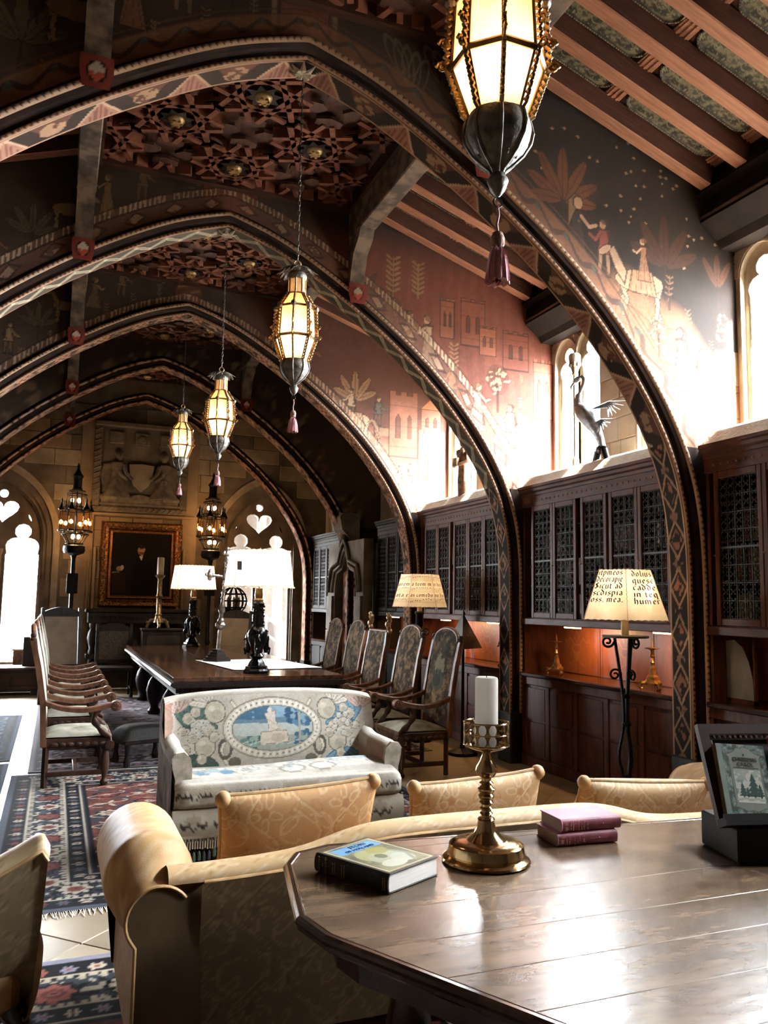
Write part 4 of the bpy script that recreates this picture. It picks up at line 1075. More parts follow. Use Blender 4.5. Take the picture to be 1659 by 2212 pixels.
# tall carved wooden saint on the middle bookcase
carved = mat('worn_carved_wood', 'a87850', '5f4430', rough=.7, scale=14, bump=.4)
t = thing('carved_saint', 'tall carved wooden figure standing on the bookcase beyond the second arch', 'statue', (4.62, 9.0, 2.81)); t.scale = (.72, .72, .63)
m = MB(); prof = [(.15, 0), (.14, .06), (.10, .1), (.12, .2), (.13, .5), (.115, .75), (.12, .9), (.15, 1.0), (.15, 1.08), (.06, 1.13), (.05, 1.16)]
vs = []; n = 20
for r, z in prof:
    for k in range(n):
        a = 2*PI*k/n; rr = r*(1+.10*math.sin(a*6+z*3))*(1 if z > .1 else 1.1); vs.append((rr*math.cos(a)*.8, rr*math.sin(a), z))
m.add(vs, [(i*n+k, i*n+(k+1) % n, (i+1)*n+(k+1) % n, (i+1)*n+k) for i in range(len(prof)-1) for k in range(n)]+[tuple(range(n))])
m.obj('robe', carved, t, smooth=60)
m = MB(); m.ball((0, 0, 1.24), .085, 12, 8, (.9, .85, 1.15)); m.ball((-.08, 0, 1.235), .018, 6, 4); m.lathe([(.09, 1.27), (.095, 1.30), (.07, 1.36), (.0, 1.38)], n=10); m.obj('head', carved, t, smooth=50)
m = MB()
for s in (-1, 1): m.tube([(0, s*.14, 1.03), (-.03, s*.19, .85), (-.13, s*.10, .78), (-.17, s*.03, .84)], [.05, .045, .035, .028], 8)
m.obj('arm', carved, t, smooth=60)
MB().box((-.19, -.09, .76), (-.13, .05, .92), bev=.008).obj('held_book', carved, t)
# long-necked bird in iron and bronze on the first bookcase
t = thing('crane_sculpture', 'spread-winged crane sculpture with a curled neck on the bookcase under the windows', 'sculpture', (4.60, 6.20, 2.81), -PI/2); t.scale = (1.35, .8, .78)
m = MB()
for sx, sy in ((-.11, .02), (.10, -.02)): m.tube([(sx, sy, 0), (sx*.85, sy, .12), (sx*.3, 0, .28)], [.035, .03, .035], 8)
m.tube([(-.11, .02, .04), (0, .03, .10), (.1, -.02, .05)], .018, 6); m.tube([(-.08, 0, .10), (.03, .02, .2), (.07, 0, .13)], .016, 6); m.ball((0, 0, .29), .06, 8, 6, (1, .7, 1)); m.obj('root_stand', bronze_dark, t, smooth=50)
def path_s(P, n=10):
    out = []
    for i in range(len(P)-1):
        p0 = Vector(P[max(i-1, 0)]); p1 = Vector(P[i]); p2 = Vector(P[i+1]); p3 = Vector(P[min(i+2, len(P)-1)])
        for k in range(n):
            t = k/n; out.append(.5*((2*p1)+(p2-p0)*t+(2*p0-5*p1+4*p2-p3)*t*t+(3*p1-p0-3*p2+p3)*t*t*t))
    out.append(Vector(P[-1])); return out
plum = mat('silvered_bronze', 'cfd6de', '98a0aa', rough=.4, metal=.3, scale=20, bump=.3)
P = path_s([(.02, 0, .30), (-.03, 0, .48), (-.11, 0, .66), (-.2, 0, .82), (-.26, 0, .92), (-.25, 0, 1.05), (-.20, 0, 1.16), (-.19, 0, 1.23), (-.23, 0, 1.27), (-.29, 0, 1.24)], 6)
rs = [ .03+.055*math.exp(-((i/len(P)-.28)/.14)**2) for i in range(len(P))]; rs = [r if i < len(P)*.55 else .018+.012*(i > len(P)*.9) for i, r in enumerate(rs)]
MB().tube(P, rs, 10).obj('body', plum, t, smooth=60)
m = MB(); m.ball((-.28, 0, 1.245), .035, 8, 6, (1.3, .8, .9)); m.tube([(-.3, 0, 1.24), (-.35, 0, 1.19), (-.34, 0, 1.13)], [.018, .012, .002], 6); m.obj('head', plum, t, smooth=60)
for s, zz, L in ((1, .82, .32), (-1, .60, .30)):
    m = MB()
    for k in range(6):
        a = -.15-.16*k; m.tube([(-.10, s*.02, zz), (-.10+L*.5*math.cos(a*.5), s*.05, zz+.04+L*.5*math.sin(a*.5)), (-.10+L*(1-.07*k)*math.cos(a), s*.08, zz+.03+L*(1-.07*k)*math.sin(a))], [.018, .02, .004], 5, flat=.5)
    m.obj('wing', plum, t, smooth=60)
# ------------------------------------------------------------------ stone doorway
d = struct('door_1', 'ogee-headed stone doorway between two dark bookcases'); d['category'] = 'door'
def ogee(cx, w, z0, zs, za, n=10):
    h = w/2; P = [(cx-h, z0), (cx+h, z0), (cx+h, zs)]
    for k in range(1, n): t = k/n; P.append((cx+h*(1-t)**.8*(1-.35*math.sin(PI*t)) if t > .5 else cx+h*(1-t**1.6*.55), zs+(za-zs)*t))
    P.append((cx, za))
    for a, b in P[2+n-1:2:-1]: P.append((2*cx-a, b))
    P.append((cx-h, zs)); return P
FD = ((0, 1, 0), (0, 0, 1), (1, 0, 0)); cy = 12.46
plate('portal_front', [(cy-.84, 0), (cy+.86, 0), (cy+.86, 2.55), (cy-.84, 2.55)], [ogee(cy, 1.05, .01, 1.75, 2.36)], .14, stone_dark, FD, (4.36, 0, 0), d, bevel=.01)
for g, x in ((.10, 4.27), (.24, 4.25)):
    P = [(x, p[0], p[1]) for p in ogee(cy, 1.05+g*2, .01, 1.75, 2.36+g*.9)[2:]]
    MB().tube(P, .03, 8).obj('roll_moulding', stone_dark, d, smooth=60)
for s in (-1, 1):
    for k in range(3):
        z0 = .02+.56*k; MB().box((4.24, cy+s*.69-.145, z0), (4.30, cy+s*.69+.145, z0+.55), bev=.008).obj('jamb_stone', stone_w if k % 2 else stone_dark, d)
MB().box((4.5, cy-.8, 0), (4.93, cy-.55, 2.5)).box((4.5, cy+.55, 0), (4.93, cy+.8, 2.5)).obj('reveal', stone_dark, d)
m = MB(); m.box((4.82, cy-.55, 0), (4.9, cy+.55, 2.4))
for k in range(4): m.box((4.80, cy-.5+.26*k, .1), (4.83, cy-.3+.26*k, 1.9), bev=.008)
m.obj('door_leaf', black_oak, d)
m = MB(); m.prism([(0, 2.36), (-.10, 2.55), (-.30, 2.75), (-.34, 2.95), (-.30, 3.02), (0, 3.02)], .4, ((1, 0, 0), (0, 0, 1), (0, 1, 0)), (4.5, cy-.05, 0)); m.obj('corbel', stone_dark, d)
m = MB()
for k in range(9): m.ball((4.30-.04*math.sin(k), cy+.15+.1*math.cos(k*1.7), 2.52+.05*k), .06, 7, 5)
m.obj('carved_head', stone_dark, d, smooth=60)
# ================================================================== hanging lanterns
horn = translucent('lantern_horn', 'fff3dc', clear=.30, c2='fbe6c4', scale=14)
horn_top = translucent('lantern_horn_upper', 'fae8cc', clear=.45, c2='f0d6ae', scale=10)
tin = mat('weathered_tin', '847e74', '46423a', rough=.55, metal=.4, scale=26, bump=.6)
tin_gold = mat('gilded_tin', 'a8823f', '5c4220', rough=.42, metal=.7, scale=18, bump=.3)
pink_tassel = mat('rose_tassel', 'e29aa0', 'b8646c', rough=.95, scale=60, bump=.5, stretch=(1, 1, .1))
LV = [(.055, .76), (.055, .66), (.115, .563), (.125, .368), (.075, .22)]     # radius, height: neck .. bottom
def octpt(r, z, k): a = PI/8*0+k*PI/4+PI/8; return Vector((r*math.cos(a), r*math.sin(a), z))
def build_lantern():
    t = thing('hanging_lantern', '', 'lantern')
    for (r0, z0), (r1, z1), nm in zip(LV[:-1], LV[1:], ('neck_pane', 'upper_pane', 'side_pane', 'lower_pane')):
        for k in range(8):
            a, b, c, d = octpt(r0*.985, z0, k), octpt(r0*.985, z0, k+1), octpt(r1*.985, z1, k+1), octpt(r1*.985, z1, k)
            n = (b-a).cross(d-a).normalized()*.002; s = .04
            q = [a.lerp(b, s), a.lerp(b, 1-s), d.lerp(c, 1-s), d.lerp(c, s)]
            m = MB(); m.add([p+n for p in q]+[p-n for p in q], [(0, 1, 2, 3), (7, 6, 5, 4), (0, 4, 5, 1), (1, 5, 6, 2), (2, 6, 7, 3), (3, 7, 4, 0)])
            m.obj(nm, horn if nm == 'lower_pane' else horn_top, t)
    for k in range(8):      # ribs with scroll work
        m = MB(); P = [octpt(r, z, k) for r, z in LV]; m.tube(P, .006, 5)
        out = octpt(1, 0, k).normalized()
        for a, b, n, amp in ((P[1], P[2], 5, .010), (P[2], P[3], 9, .012), (P[3], P[4], 8, .009)):
            Q = [a.lerp(b, i/(2*n))+out*(.010+amp*abs(math.sin(i*PI/2))) for i in range(2*n+1)]; m.tube(Q, .0065, 5)
            for i in range(1, n): m.ball(a.lerp(b, i/n)+out*.016, .008, 5, 4)
        for zz, rr in ((.372, .152), (.44, .146)):
            c = out*rr+Vector((0, 0, zz)); Q = [c+out*(.016*math.cos(u)*(1-i/14))+Vector((0, 0, .016*math.sin(u)*(1-i/14))) for i, u in enumerate([j*PI/4 for j in range(12)])]; m.tube(Q, .005, 5)
        r = m.obj('rib', tin_gold, t)
        MB().ball(P[2]+out*.014, .019, 8, 5, (1, 1, 1)).obj('rosette', tin, r)
    for (r, z), w in zip(LV, (.006, .006, .008, .010, .008)):
        MB().tube([octpt(r*1.01, z, k) for k in range(8)], w, 5, closed=True).obj('hoop', tin_gold, t)
    prof = [(.078, .222), (.083, .205), (.088, .18), (.082, .15), (.062, .115), (.038, .09), (.02, .075), (.016, .066), (.026, .052), (.029, .045), (.02, .02), (.008, .004), (0, 0)]
    m = MB(); n = 32; vs = []
    for r, z in prof:
        for k in range(n):
            rr = r*(1+.07*abs(math.cos(k*PI/8))*(z > .07)); a = 2*PI*k/n+PI/8; vs.append((rr*math.cos(a), rr*math.sin(a), z))
    m.add(vs, [(i*n+k, i*n+(k+1) % n, (i+1)*n+(k+1) % n, (i+1)*n+k) for i in range(len(prof)-1) for k in range(n)]); m.obj('bowl', tin, t, smooth=50)
    m = MB()
    for k in range(8):
        for q in range(5):
            a = (k+.5)*PI/4+PI/8+(q-2)*.10; m.tube([(.083*math.cos(a), .083*math.sin(a), .20), (.080*math.cos(a*1), .080*math.sin(a), .15), (.05*math.cos((k+.5)*PI/4+PI/8), .05*math.sin((k+.5)*PI/4+PI/8), .10)], .0035, 4)
    m.obj('bowl_leaf', tin, t)
    m = MB()                # crown of drooping leaves
    for k in range(8):
        a = k*PI/4+PI/8; c, s = math.cos(a), math.sin(a)
        for q in (-1, 0, 1):
            b = a+q*.22; L = .135-.022*abs(q); m.tube([(c*.04, s*.04, .80), (math.cos(b)*.085, math.sin(b)*.085, .822), (math.cos(b)*L, math.sin(b)*L, .795-.012*abs(q))], [.016, .02, .003], 5, flat=.35)
    m.lathe([(.06, .76), (.065, .78), (.05, .81), (.02, .835), (.01, .85)], n=12); m.obj('crown', tin, t, smooth=50)
    m = MB(); m.tube([(.022*math.cos(u), 0, .868+.022*math.sin(u)) for u in [k*PI/6 for k in range(12)]], .005, 6, closed=True); m.obj('top_ring', tin_gold, t)
    m = MB()
    for k in range(8):
        a = k*PI/4+PI/8; c, s_ = math.cos(a), math.sin(a); m.tube([(r*1.09*c, r*1.09*s_, z) for r, z in prof[:8]], .0045, 5)
    m.obj('bowl_rib', tin, t, smooth=50)
    m = MB(); m.tube([(.013*math.cos(u), 0, -.014+.014*math.sin(u)) for u in [k*PI/6 for k in range(12)]], .0025, 5, closed=True); m.obj('lower_ring', iron, t)
    m = MB(); m.tube([(0, 0, -.026), (.003, 0, -.05), (-.002, .001, -.075), (.001, 0, -.10)], .0038, 6); m.obj('cord', mat('tassel_cord', 'c9a49a', 'a27a72', rough=.9), t)
    m = MB(); m.lathe([(.004, -.095), (.014, -.10), (.019, -.115), (.018, -.135), (.014, -.14)], n=12); m.obj('tassel_knot', mat('tassel_knot', 'b09080', '8a5a52', rough=.9, scale=120, bump=.6), t, smooth=50)
    m = MB(); n = 24; vs = []
    pr = [(.013, -.138), (.020, -.15), (.026, -.18), (.030, -.215), (.031, -.232), (.012, -.226)]
    for r, z in pr:
        for k in range(n): rr = r*(1+(.10 if k % 2 else -.04)); a = 2*PI*k/n; vs.append((rr*math.cos(a), rr*math.sin(a), z-.004*(k % 3)))
    m.add(vs, [(i*n+k, i*n+(k+1) % n, (i+1)*n+(k+1) % n, (i+1)*n+k) for i in range(len(pr)-1) for k in range(n)]); m.obj('tassel', pink_tassel, t, smooth=50)
    m = MB()
    for k in range(4): a = k*PI/2; m.ball((.03*math.cos(a), .03*math.sin(a), .33), .017, 8, 6, (1, 1, 1.5))
    m.obj('bulb', emit('lantern_bulb', 'ffe0b0', 120), t, smooth=60)
    m = MB(); m.lathe([(.04, .24), (.04, .25), (.008, .27), (.008, .31)], n=8); m.obj('lamp_holder', tin_gold, t)
    return t
lan = build_lantern(); lan_labels = ['large gilded tin lantern nearest us, cut off by the top of the picture', 'hanging lantern under the second arch rib, with zigzag timber behind its chain', 'hanging lantern third in the row, to the left above the white table lamps', 'smallest hanging lantern, farthest away, in front of the stone relief']
LANS = [lan]+[copy_tree(lan) for q in range(3)]
for i, (Y, zt) in enumerate(((2.35, 2.985), (4.95, 2.895), (7.57, 2.885), (10.17, 3.10))):
    o = LANS[i]
    o.location = (XC, Y, zt); o['label'] = lan_labels[i]; o['group'] = 'lanterns hanging under the arches'
    k_ = 1.28 if i == 0 else 1.; o.scale = (k_, k_, k_)
    m = MB(); z = .89; zend = (5.05-zt)/k_; n = int((zend-z)/.034); fl = 0
    for k in range(n):
        c = z+.034*(k+.5); P = []
        for q in range(8):
            u = q*PI/4; a, b = .0075*math.cos(u), .022*math.sin(u); P.append((a, 0, c+b) if fl else (0, a, c+b))
        m.tube(P, .0026, 4, closed=True); fl ^= 1
    m.obj('chain', mat('dull_chain', '6a6258', '3a342e', rough=.4, metal=.8), o)
    m = MB()
    for k in range(7):
        a = k*2*PI/7; m.tube([(0, 0, zend+.03), (.05*math.cos(a), .05*math.sin(a), zend+.02), (.10*math.cos(a), .10*math.sin(a), zend+.045)], [.02, .022, .004], 5, flat=.4)
    m.obj('ceiling_rose', mat('pale_carving', 'a8967c', '7a6854', rough=.7), o)
    point_light('lantern_light', (0, 0, .40), 9, (1, .72, .42), .05, o)

# ================================================================== standing torcheres by the end wall
amber_glass = glassy('amber_tube_glass', tint=(1, .86, .66))
def torchere(loc, label):
    t = thing('torchere', label, 'torchere', loc, 0, 'iron torcheres beside the portrait')
    MB().lathe([(.17, 0), (.18, .04), (.10, .09), (.05, .16), (.034, .25), (.034, .8), (.05, .84), (.034, .88), (.034, 2.24), (.05, 2.3), (.16, 2.34), (.18, 2.39), (.17, 2.46), (.09, 2.48)], n=14).obj('pole', iron, t, smooth=45)
    MB().box((-.09, -.05, 1.66), (.09, .05, 2.0), bev=.01).obj('pole_box', iron, t)
    m = MB()
    for k in range(8): a = k*PI/4; m.tube([(.10*math.cos(a), .10*math.sin(a), 2.48), (.17*math.cos(a), .17*math.sin(a), 2.60), (.21*math.cos(a), .21*math.sin(a), 2.66)], .008, 5)
    for r, z in ((.14, 2.50), (.22, 2.66), (.26, 2.72), (.25, 3.06), (.19, 3.12), (.16, 3.34), (.13, 3.40)): m.tube([(r*math.cos(k*PI/8), r*math.sin(k*PI/8), z) for k in range(16)], .010, 5, closed=True)
    for k in range(12):
        a = k*PI/6; c, s = math.cos(a), math.sin(a); m.tube([(.25*c, .25*s, 2.70), (.25*c, .25*s, 3.08)], .006, 4); m.tube([(.15*c, .15*s, 3.10), (.15*c, .15*s, 3.36)], .005, 4)
    m.obj('cage', iron, t)
    for k in range(6):
        a = k*PI/3+.2; c, s = math.cos(a), math.sin(a); q = (.235*c, .235*s, 0)
        m = MB(); m.lathe([(.05, 2.70), (.055, 2.73)], q, 8); m.lathe([(.055, 3.06), (.06, 3.08), (.03, 3.14), (.012, 3.2), (.018, 3.22), (.0, 3.28)], q, 8); f = m.obj('turret', iron, t)
        MB().lathe([(.045, 2.73), (.045, 3.06)], q, 10, cap=False).obj('glass_tube', amber_glass, f)
        MB().ball((q[0], q[1], 2.86), .026, 8, 6, (1, 1, 1.4)).obj('bulb', emit('torch_bulb', 'ffbf70', 60), f, smooth=60)
    m = MB(); m.lathe([(.07, 3.40), (.085, 3.43), (.07, 3.46), (.07, 3.62), (.095, 3.66), (.05, 3.72), (.018, 3.80), (.026, 3.83), (.0, 3.90)], n=8); m.obj('spire', iron, t)
    for k in range(3):
        a = k*2*PI/3; MB().ball((.06*math.cos(a), .06*math.sin(a), 2.62), .03, 8, 6, (1, 1, 1.3)).obj('bulb', emit('torch_bulb', 'ffbf70', 60), t, smooth=60)
    for k in range(3):
        a = k*2*PI/3+1; MB().ball((.07*math.cos(a), .07*math.sin(a), 3.24), .028, 8, 6, (1, 1, 1.3)).obj('bulb', emit('torch_bulb', 'ffbf70', 60), t, smooth=60)
    MB().lathe([(.015, 2.48), (.015, 3.4)], n=6).obj('core', iron, t)
    for z, w in ((2.60, 5), (2.92, 9), (3.28, 4)): point_light('torch_light', (0, -.02, z), w, (1, .58, .26), .06, t)
    return t
torchere((.24, 14.86, 0), 'black iron torchere with amber lamps, beside the bright end window and left of the portrait')
torchere((2.545, 14.86, 0), 'black iron torchere with amber lamps, behind the silver cross and right of the portrait')

# ================================================================== floor lamps with parchment shades
parch = translucent('parchment', 'faf0da', clear=.0, c2='f2e0bc', scale=7)
parch_w = translucent('pale_silk_shade', 'fff6e2', clear=.0, c2='f6e8cc', scale=5)
ink = mat('brown_ink', '6a3818', '4a2610', rough=.8)
ink_dark = mat('dark_ink', '2a1a10', '1c120c', rough=.8)
GL = {  # pen strokes of a plain gothic hand, x-height 1
 'i': (.55, [[(.25, 1), (.25, 0)]]), 'n': (1., [[(.2, 1), (.2, 0)], [(.2, .9), (.5, 1), (.7, .85), (.7, 0)]]), 'm': (1.5, [[(.2, 1), (.2, 0)], [(.2, .9), (.45, 1), (.65, .85), (.65, 0)], [(.65, .9), (.9, 1), (1.1, .85), (1.1, 0)]]),
 'u': (1., [[(.2, 1), (.2, .1), (.45, 0), (.7, .15)], [(.7, 1), (.7, 0)]]), 'o': (1., [[(.45, 1), (.2, .8), (.2, .2), (.45, 0), (.7, .2), (.7, .8), (.45, 1)]]), 'e': (.85, [[(.6, .1), (.42, 0), (.2, .2), (.2, .8), (.42, 1), (.62, .8), (.6, .62), (.2, .48)]]),
 'c': (.8, [[(.6, .9), (.42, 1), (.2, .8), (.2, .2), (.42, 0), (.62, .12)]]), 's': (.8, [[(.6, .88), (.4, 1), (.2, .8), (.25, .6), (.55, .42), (.6, .2), (.4, 0), (.18, .1)]]), 'a': (.9, [[(.22, .9), (.45, 1), (.65, .85), (.65, 0)], [(.65, .55), (.35, .55), (.2, .3), (.35, 0), (.65, .15)]]),
 'd': (1., [[(.12, 1.5), (.7, .85), (.7, .2), (.45, 0), (.2, .2), (.2, .75), (.45, 1), (.68, .9)]]), 'r': (.75, [[(.2, 1), (.2, 0)], [(.2, .85), (.45, 1), (.58, .9)]]), 't': (.7, [[(.25, 1.25), (.25, .12), (.45, 0), (.6, .1)], [(.08, .92), (.55, .92)]]),
 'p': (1., [[(.2, 1), (.2, -.55)], [(.2, .9), (.5, 1), (.7, .8), (.7, .2), (.45, 0), (.2, .12)]]), 'q': (1., [[(.7, 1), (.7, -.55)], [(.7, .9), (.42, 1), (.2, .8), (.2, .2), (.42, 0), (.7, .15)]]), 'g': (1., [[(.7, 1), (.7, -.3), (.45, -.55), (.2, -.42)], [(.7, .9), (.42, 1), (.2, .8), (.2, .2), (.42, 0), (.7, .15)]]),
 'l': (.55, [[(.25, 1.6), (.25, .1), (.4, 0)]]), 'h': (1., [[(.2, 1.6), (.2, 0)], [(.2, .85), (.5, 1), (.7, .8), (.68, .1), (.55, -.2)]]), 'f': (.7, [[(.55, 1.5), (.38, 1.6), (.25, 1.4), (.25, -.1)], [(.08, .92), (.5, .92)]]), 'S': (1.1, [[(.8, 1.35), (.5, 1.55), (.2, 1.3), (.3, 1.), (.75, .6), (.8, .25), (.5, 0), (.15, .2)], [(.5, 1.5), (.5, .1)]]),
 '.': (.45, [[(.15, .14), (.28, 0)]]), ' ': (.55, [])}
def gothic_text(m, txt, P, size, w=None, mark=.0015):
    """P(x,y)->point on the shade ; broad-nib strokes as thin slabs"""
    x = 0.; tot = sum(GL[c][0] for c in txt)*size; k = 1. if w is None else w/tot
    for ch in txt:
        adv, strokes = GL[ch]
        for st in strokes:
            for (a, b), (c, d) in zip(st[:-1], st[1:]):
                nx, ny = .11, .085; q = [(a-nx, b-ny), (a+nx, b+ny), (c+nx, d+ny), (c-nx, d-ny)]
                pts = [P((x+u*size)*k, v*size) for u, v in q]; m.add(pts, [(0, 1, 2, 3)])
        x += adv*size
def frustum_pt(r0, z0, r1, z1, n, k, off=.0015, ph=0.):
    """returns f(u in -1..1 across panel k, v 0..1 from bottom)"""
    a0, a1 = ph+2*PI*k/n, ph+2*PI*(k+1)/n
    A, B = Vector((r0*math.cos(a0), r0*math.sin(a0), z0)), Vector((r0*math.cos(a1), r0*math.sin(a1), z0)); C, D = Vector((r1*math.cos(a0), r1*math.sin(a0), z1)), Vector((r1*math.cos(a1), r1*math.sin(a1), z1))
    nn = (B-A).cross(C-A).normalized(); mid = (A+B)/2
    if nn.dot(Vector((mid.x, mid.y, 0))) < 0: nn = -nn
    def f(u, v): return (A.lerp(B, (u+1)/2)).lerp(C.lerp(D, (u+1)/2), v)+nn*off
    return f
def shade(t, r0, z0, r1, z1, n, m_, ph, wrinkle=.0, stitch=True):
    s = MB()
    for k in range(n):
        f = frustum_pt(r0, z0, r1, z1, n, k, 0., ph); G = []
        for i in range(7):
            row = []
            for j in range(7):
                u, v = -1+2*i/6, j/6; p = f(u, v)
                if wrinkle and 0 < i < 6: p = p+Vector((p.x, p.y, 0)).normalized()*wrinkle*(math.sin(u*5+v*9+k*2)*(1-v))
                row.append(p)
            G.append(row)
        s.grid(G, 7, 7)
    o = s.obj('lamp_shade', m_, t)
    st = MB()
    for k in range(n):
        a = ph+2*PI*k/n; P = []
        for i in range(25): v = i/24; r = r0+(r1-r0)*v+.003; b = a+(.006 if i % 2 else -.006)*.3/r; P.append((r*math.cos(b), r*math.sin(b), z0+(z1-z0)*v))
        st.tube(P, .0018, 4)
    for r, z in ((r0, z0), (r1, z1)):
        P = []
        for k in range(n):
            a, b = ph+2*PI*k/n, ph+2*PI*(k+1)/n
            for i in range(12): q = i/12; P.append(((r+.003)*(math.cos(a)*(1-q)+math.cos(b)*q), (r+.003)*(math.sin(a)*(1-q)+math.sin(b)*q), z+(.003 if i % 2 else -.002)))
        st.tube(P, .0025, 4, closed=True)
    st.obj('stitching', mat('shade_thong', 'b98a58', '8a5c34', rough=.8), o)
    return o
def scroll(m, base, out, up, size, r=.008, turns=1.4, flip=1):
    out = Vector(out); up = Vector(up); P = []
    for i in range(22):
        a = i/21*turns*2*PI; rr = size*(1-i/21*.8); P.append(Vector(base)+out*(size-rr*math.cos(a))+up*(flip*rr*math.sin(a)))
    m.tube(P, r, 6)
# --- lamp with the lettered shade
t = thing('floor_lamp', 'wrought-iron floor lamp with a lettered parchment shade', 'lamp', (3.90, 5.00, 0))
ang_cam = math.atan2(-5.0, -3.9)            # direction towards the viewer
ph = ang_cam+.06
r0, z0, r1, z1 = .335, 1.50, .205, 1.865
s = shade(t, r0, z0, r1, z1, 6, parch, ph, .004)
L5 = ['itpmeos', 'decorapie', 'Sicut ad', 'scdispia', 'oss. mea.']; R5 = ['dolius', 'quesc', 'cadde', 'in teq', 'humer']
def lettering(sh, texts, k, u0, u1, v0, v1, size, r0, z0, r1, z1, n, ph, m_=None, name='lettering'):
    m = MB(); f = frustum_pt(r0, z0, r1, z1, n, k, .0025, ph); H = math.hypot(z1-z0, r0-r1)
    for i, tx in enumerate(texts):
        v = v1-(v1-v0)*i/max(1, len(texts)-1); half = (r0+(r1-r0)*v)*math.sin(PI/n)
        w = (u1-u0)*half
        def P(x, y, v=v, half=half): return f(u0*1.0+x/half, v+y/H)
        gothic_text(m, tx, P, size, w)
    return m.obj(name, m_ or ink, sh, kind='stuff')
lettering(s, L5, 5, -.98, .80, .35, .885, .029, r0, z0, r1, z1, 6, ph)
lettering(s, R5, 0, -.62, .92, .32, .86, .029, r0, z0, r1, z1, 6, ph)
lettering(s, ['ure', 'mus', 'mea', 'aiti', 'ei'], 4, .0, .95, .33, .86, .027, r0, z0, r1, z1, 6, ph)
MB().lathe([(.028, 1.385), (.028, 1.50)], n=12).obj('candle_sleeve', mat('cream_sleeve', 'e0c68e', 'd0b074', rough=.6), t, smooth=50)
MB().lathe([(.006, 1.50), (.006, 1.84), (.012, 1.85), (0, 1.86)], n=8).obj('shade_carrier', brass_old, t)
MB().ball((0, 0, 1.64), .035, 10, 8, (1, 1, 1.3)).obj('bulb', emit('warm_bulb', 'ffd090', 40), t, smooth=60)
m = MB(); P = [(.165*math.cos(k*PI/12)*(1+.03*math.cos(k*4)), .165*math.sin(k*PI/12)*(1+.03*math.cos(k*4))) for k in range(24)]
m.prism(P, .016, ((1, 0, 0), (0, 1, 0), (0, 0, 1)), (0, 0, 1.37)); m.obj('drip_tray', mat('worn_iron_tray', '5a5348', '2e2a26', rough=.6, metal=.6), t)
def iron_stand(t, ztop, spread=.24, zs=(.62,)):
    m = MB()
    for k in range(3):
        a = k*2*PI/3+.5; c, sn = math.cos(a), math.sin(a)
        P = path_s([(.075*c, .075*sn, ztop), (.045*c, .045*sn, ztop-.22), (.022*c, .022*sn, ztop-.42), (.018*c, .018*sn, ztop-.62), (.055*c, .055*sn, ztop-.85), (.03*c, .03*sn, .38), (.05*c, .05*sn, .22), (spread*.7*c, spread*.7*sn, .12), (spread*c, spread*sn, .012)], 5)
        m.tube(P, .012, 6)
        scroll(m, (.08*c, .08*sn, ztop-.03), (c, sn, 0), (0, 0, -1), .045, .009)
        scroll(m, (.03*c, .03*sn, ztop-.27), (c, sn, 0), (0, 0, 1), .045, .008)
        m.ball((spread*c, spread*sn, .016), .018, 6, 4)
    m.obj('iron_stand', iron, t, smooth=50)
    m = MB()
    for z in (ztop-.42, ztop-.62, .38): m.lathe([(.03, z-.015), (.036, z), (.03, z+.015)], n=10)
    m.obj('collar', iron, t)
iron_stand(t, 1.37)
point_light('shade_light', (0, 0, 1.66), 15, (1, .76, .50), .04, t)
# --- lamp with the music shade
t = thing('floor_lamp', 'iron floor lamp with a parchment shade of old music, behind the tapestry armchairs', 'lamp', (4.02, 8.95, 0))
ph = math.atan2(-8.95, -4.02)+PI/6+.10; r0, z0, r1, z1 = .325, 1.55, .225, 1.935
s = shade(t, r0, z0, r1, z1, 6, parch, ph-PI/3*0, .0)
ph0 = ph
def music(k, seed, texts):
    r = random.Random(seed); m = MB(); m2 = MB(); f = frustum_pt(r0, z0, r1, z1, 6, k, .0022, ph)
    for st in (.14, .46, .80):
        for q in range(4):
            v = st+.035*q; m2.add([f(-.97, v-.003), f(.97, v-.003), f(.97, v+.003), f(-.97, v+.003)], [(0, 1, 2, 3)])
        u = -.85; v = st+.05
        while u < .85:
            v = min(st+.12, max(st, v+r.choice([-.035, 0, .018, .035]))); e = .035
            m.add([f(u-e, v), f(u, v-.022), f(u+e, v), f(u, v+.022)], [(0, 1, 2, 3)]); u += r.uniform(.10, .26)
    for v, tx in texts:
        half = (r0+(r1-r0)*v)*math.sin(PI/6)
        gothic_text(m, tx, lambda x, y, v=v, half=half: f(-.95+x/half, v+y/.4), .030, 1.85*half)
    m.obj('music_notes', ink, s, kind='stuff'); m2.obj('staff_lines', mat('staff_ink', 'b07a50', '9a6840', rough=.8), s, kind='stuff')
music(5, 2, [(.64, 'a teem m'), (.31, 'as comedo')]); music(0, 3, [(.64, 'in hoc'), (.31, 'no do')]); music(4, 4, [(.64, 'urem'), (.31, 'ata e')])
MB().lathe([(.03, 1.50), (.03, 1.56)], n=12).obj('candle_sleeve', mat('cream_sleeve', 'e0c68e', 'd0b074'), t, smooth=50)
MB().lathe([(.006, 1.55), (.006, 1.91), (.012, 1.92), (0, 1.93)], n=8).obj('shade_carrier', brass_old, t)
MB().ball((0, 0, 1.71), .035, 10, 8, (1, 1, 1.3)).obj('bulb', emit('warm_bulb', 'ffd090', 40), t, smooth=60)
MB().lathe([(.16, 0), (.17, .04), (.05, .09), (.03, .2), (.026, 1.30), (.05, 1.34), (.045, 1.46), (.06, 1.48), (.05, 1.50)], n=12).obj('post', iron, t, smooth=45)
m = MB()
for k in range(4): a = k*PI/2; scroll(m, (.03*math.cos(a), .03*math.sin(a), 1.25), (math.cos(a), math.sin(a), 0), (0, 0, 1), .05, .008)
m.obj('scroll', iron, t)
point_light('shade_light', (0, 0, 1.72), 12, (1, .72, .44), .04, t)
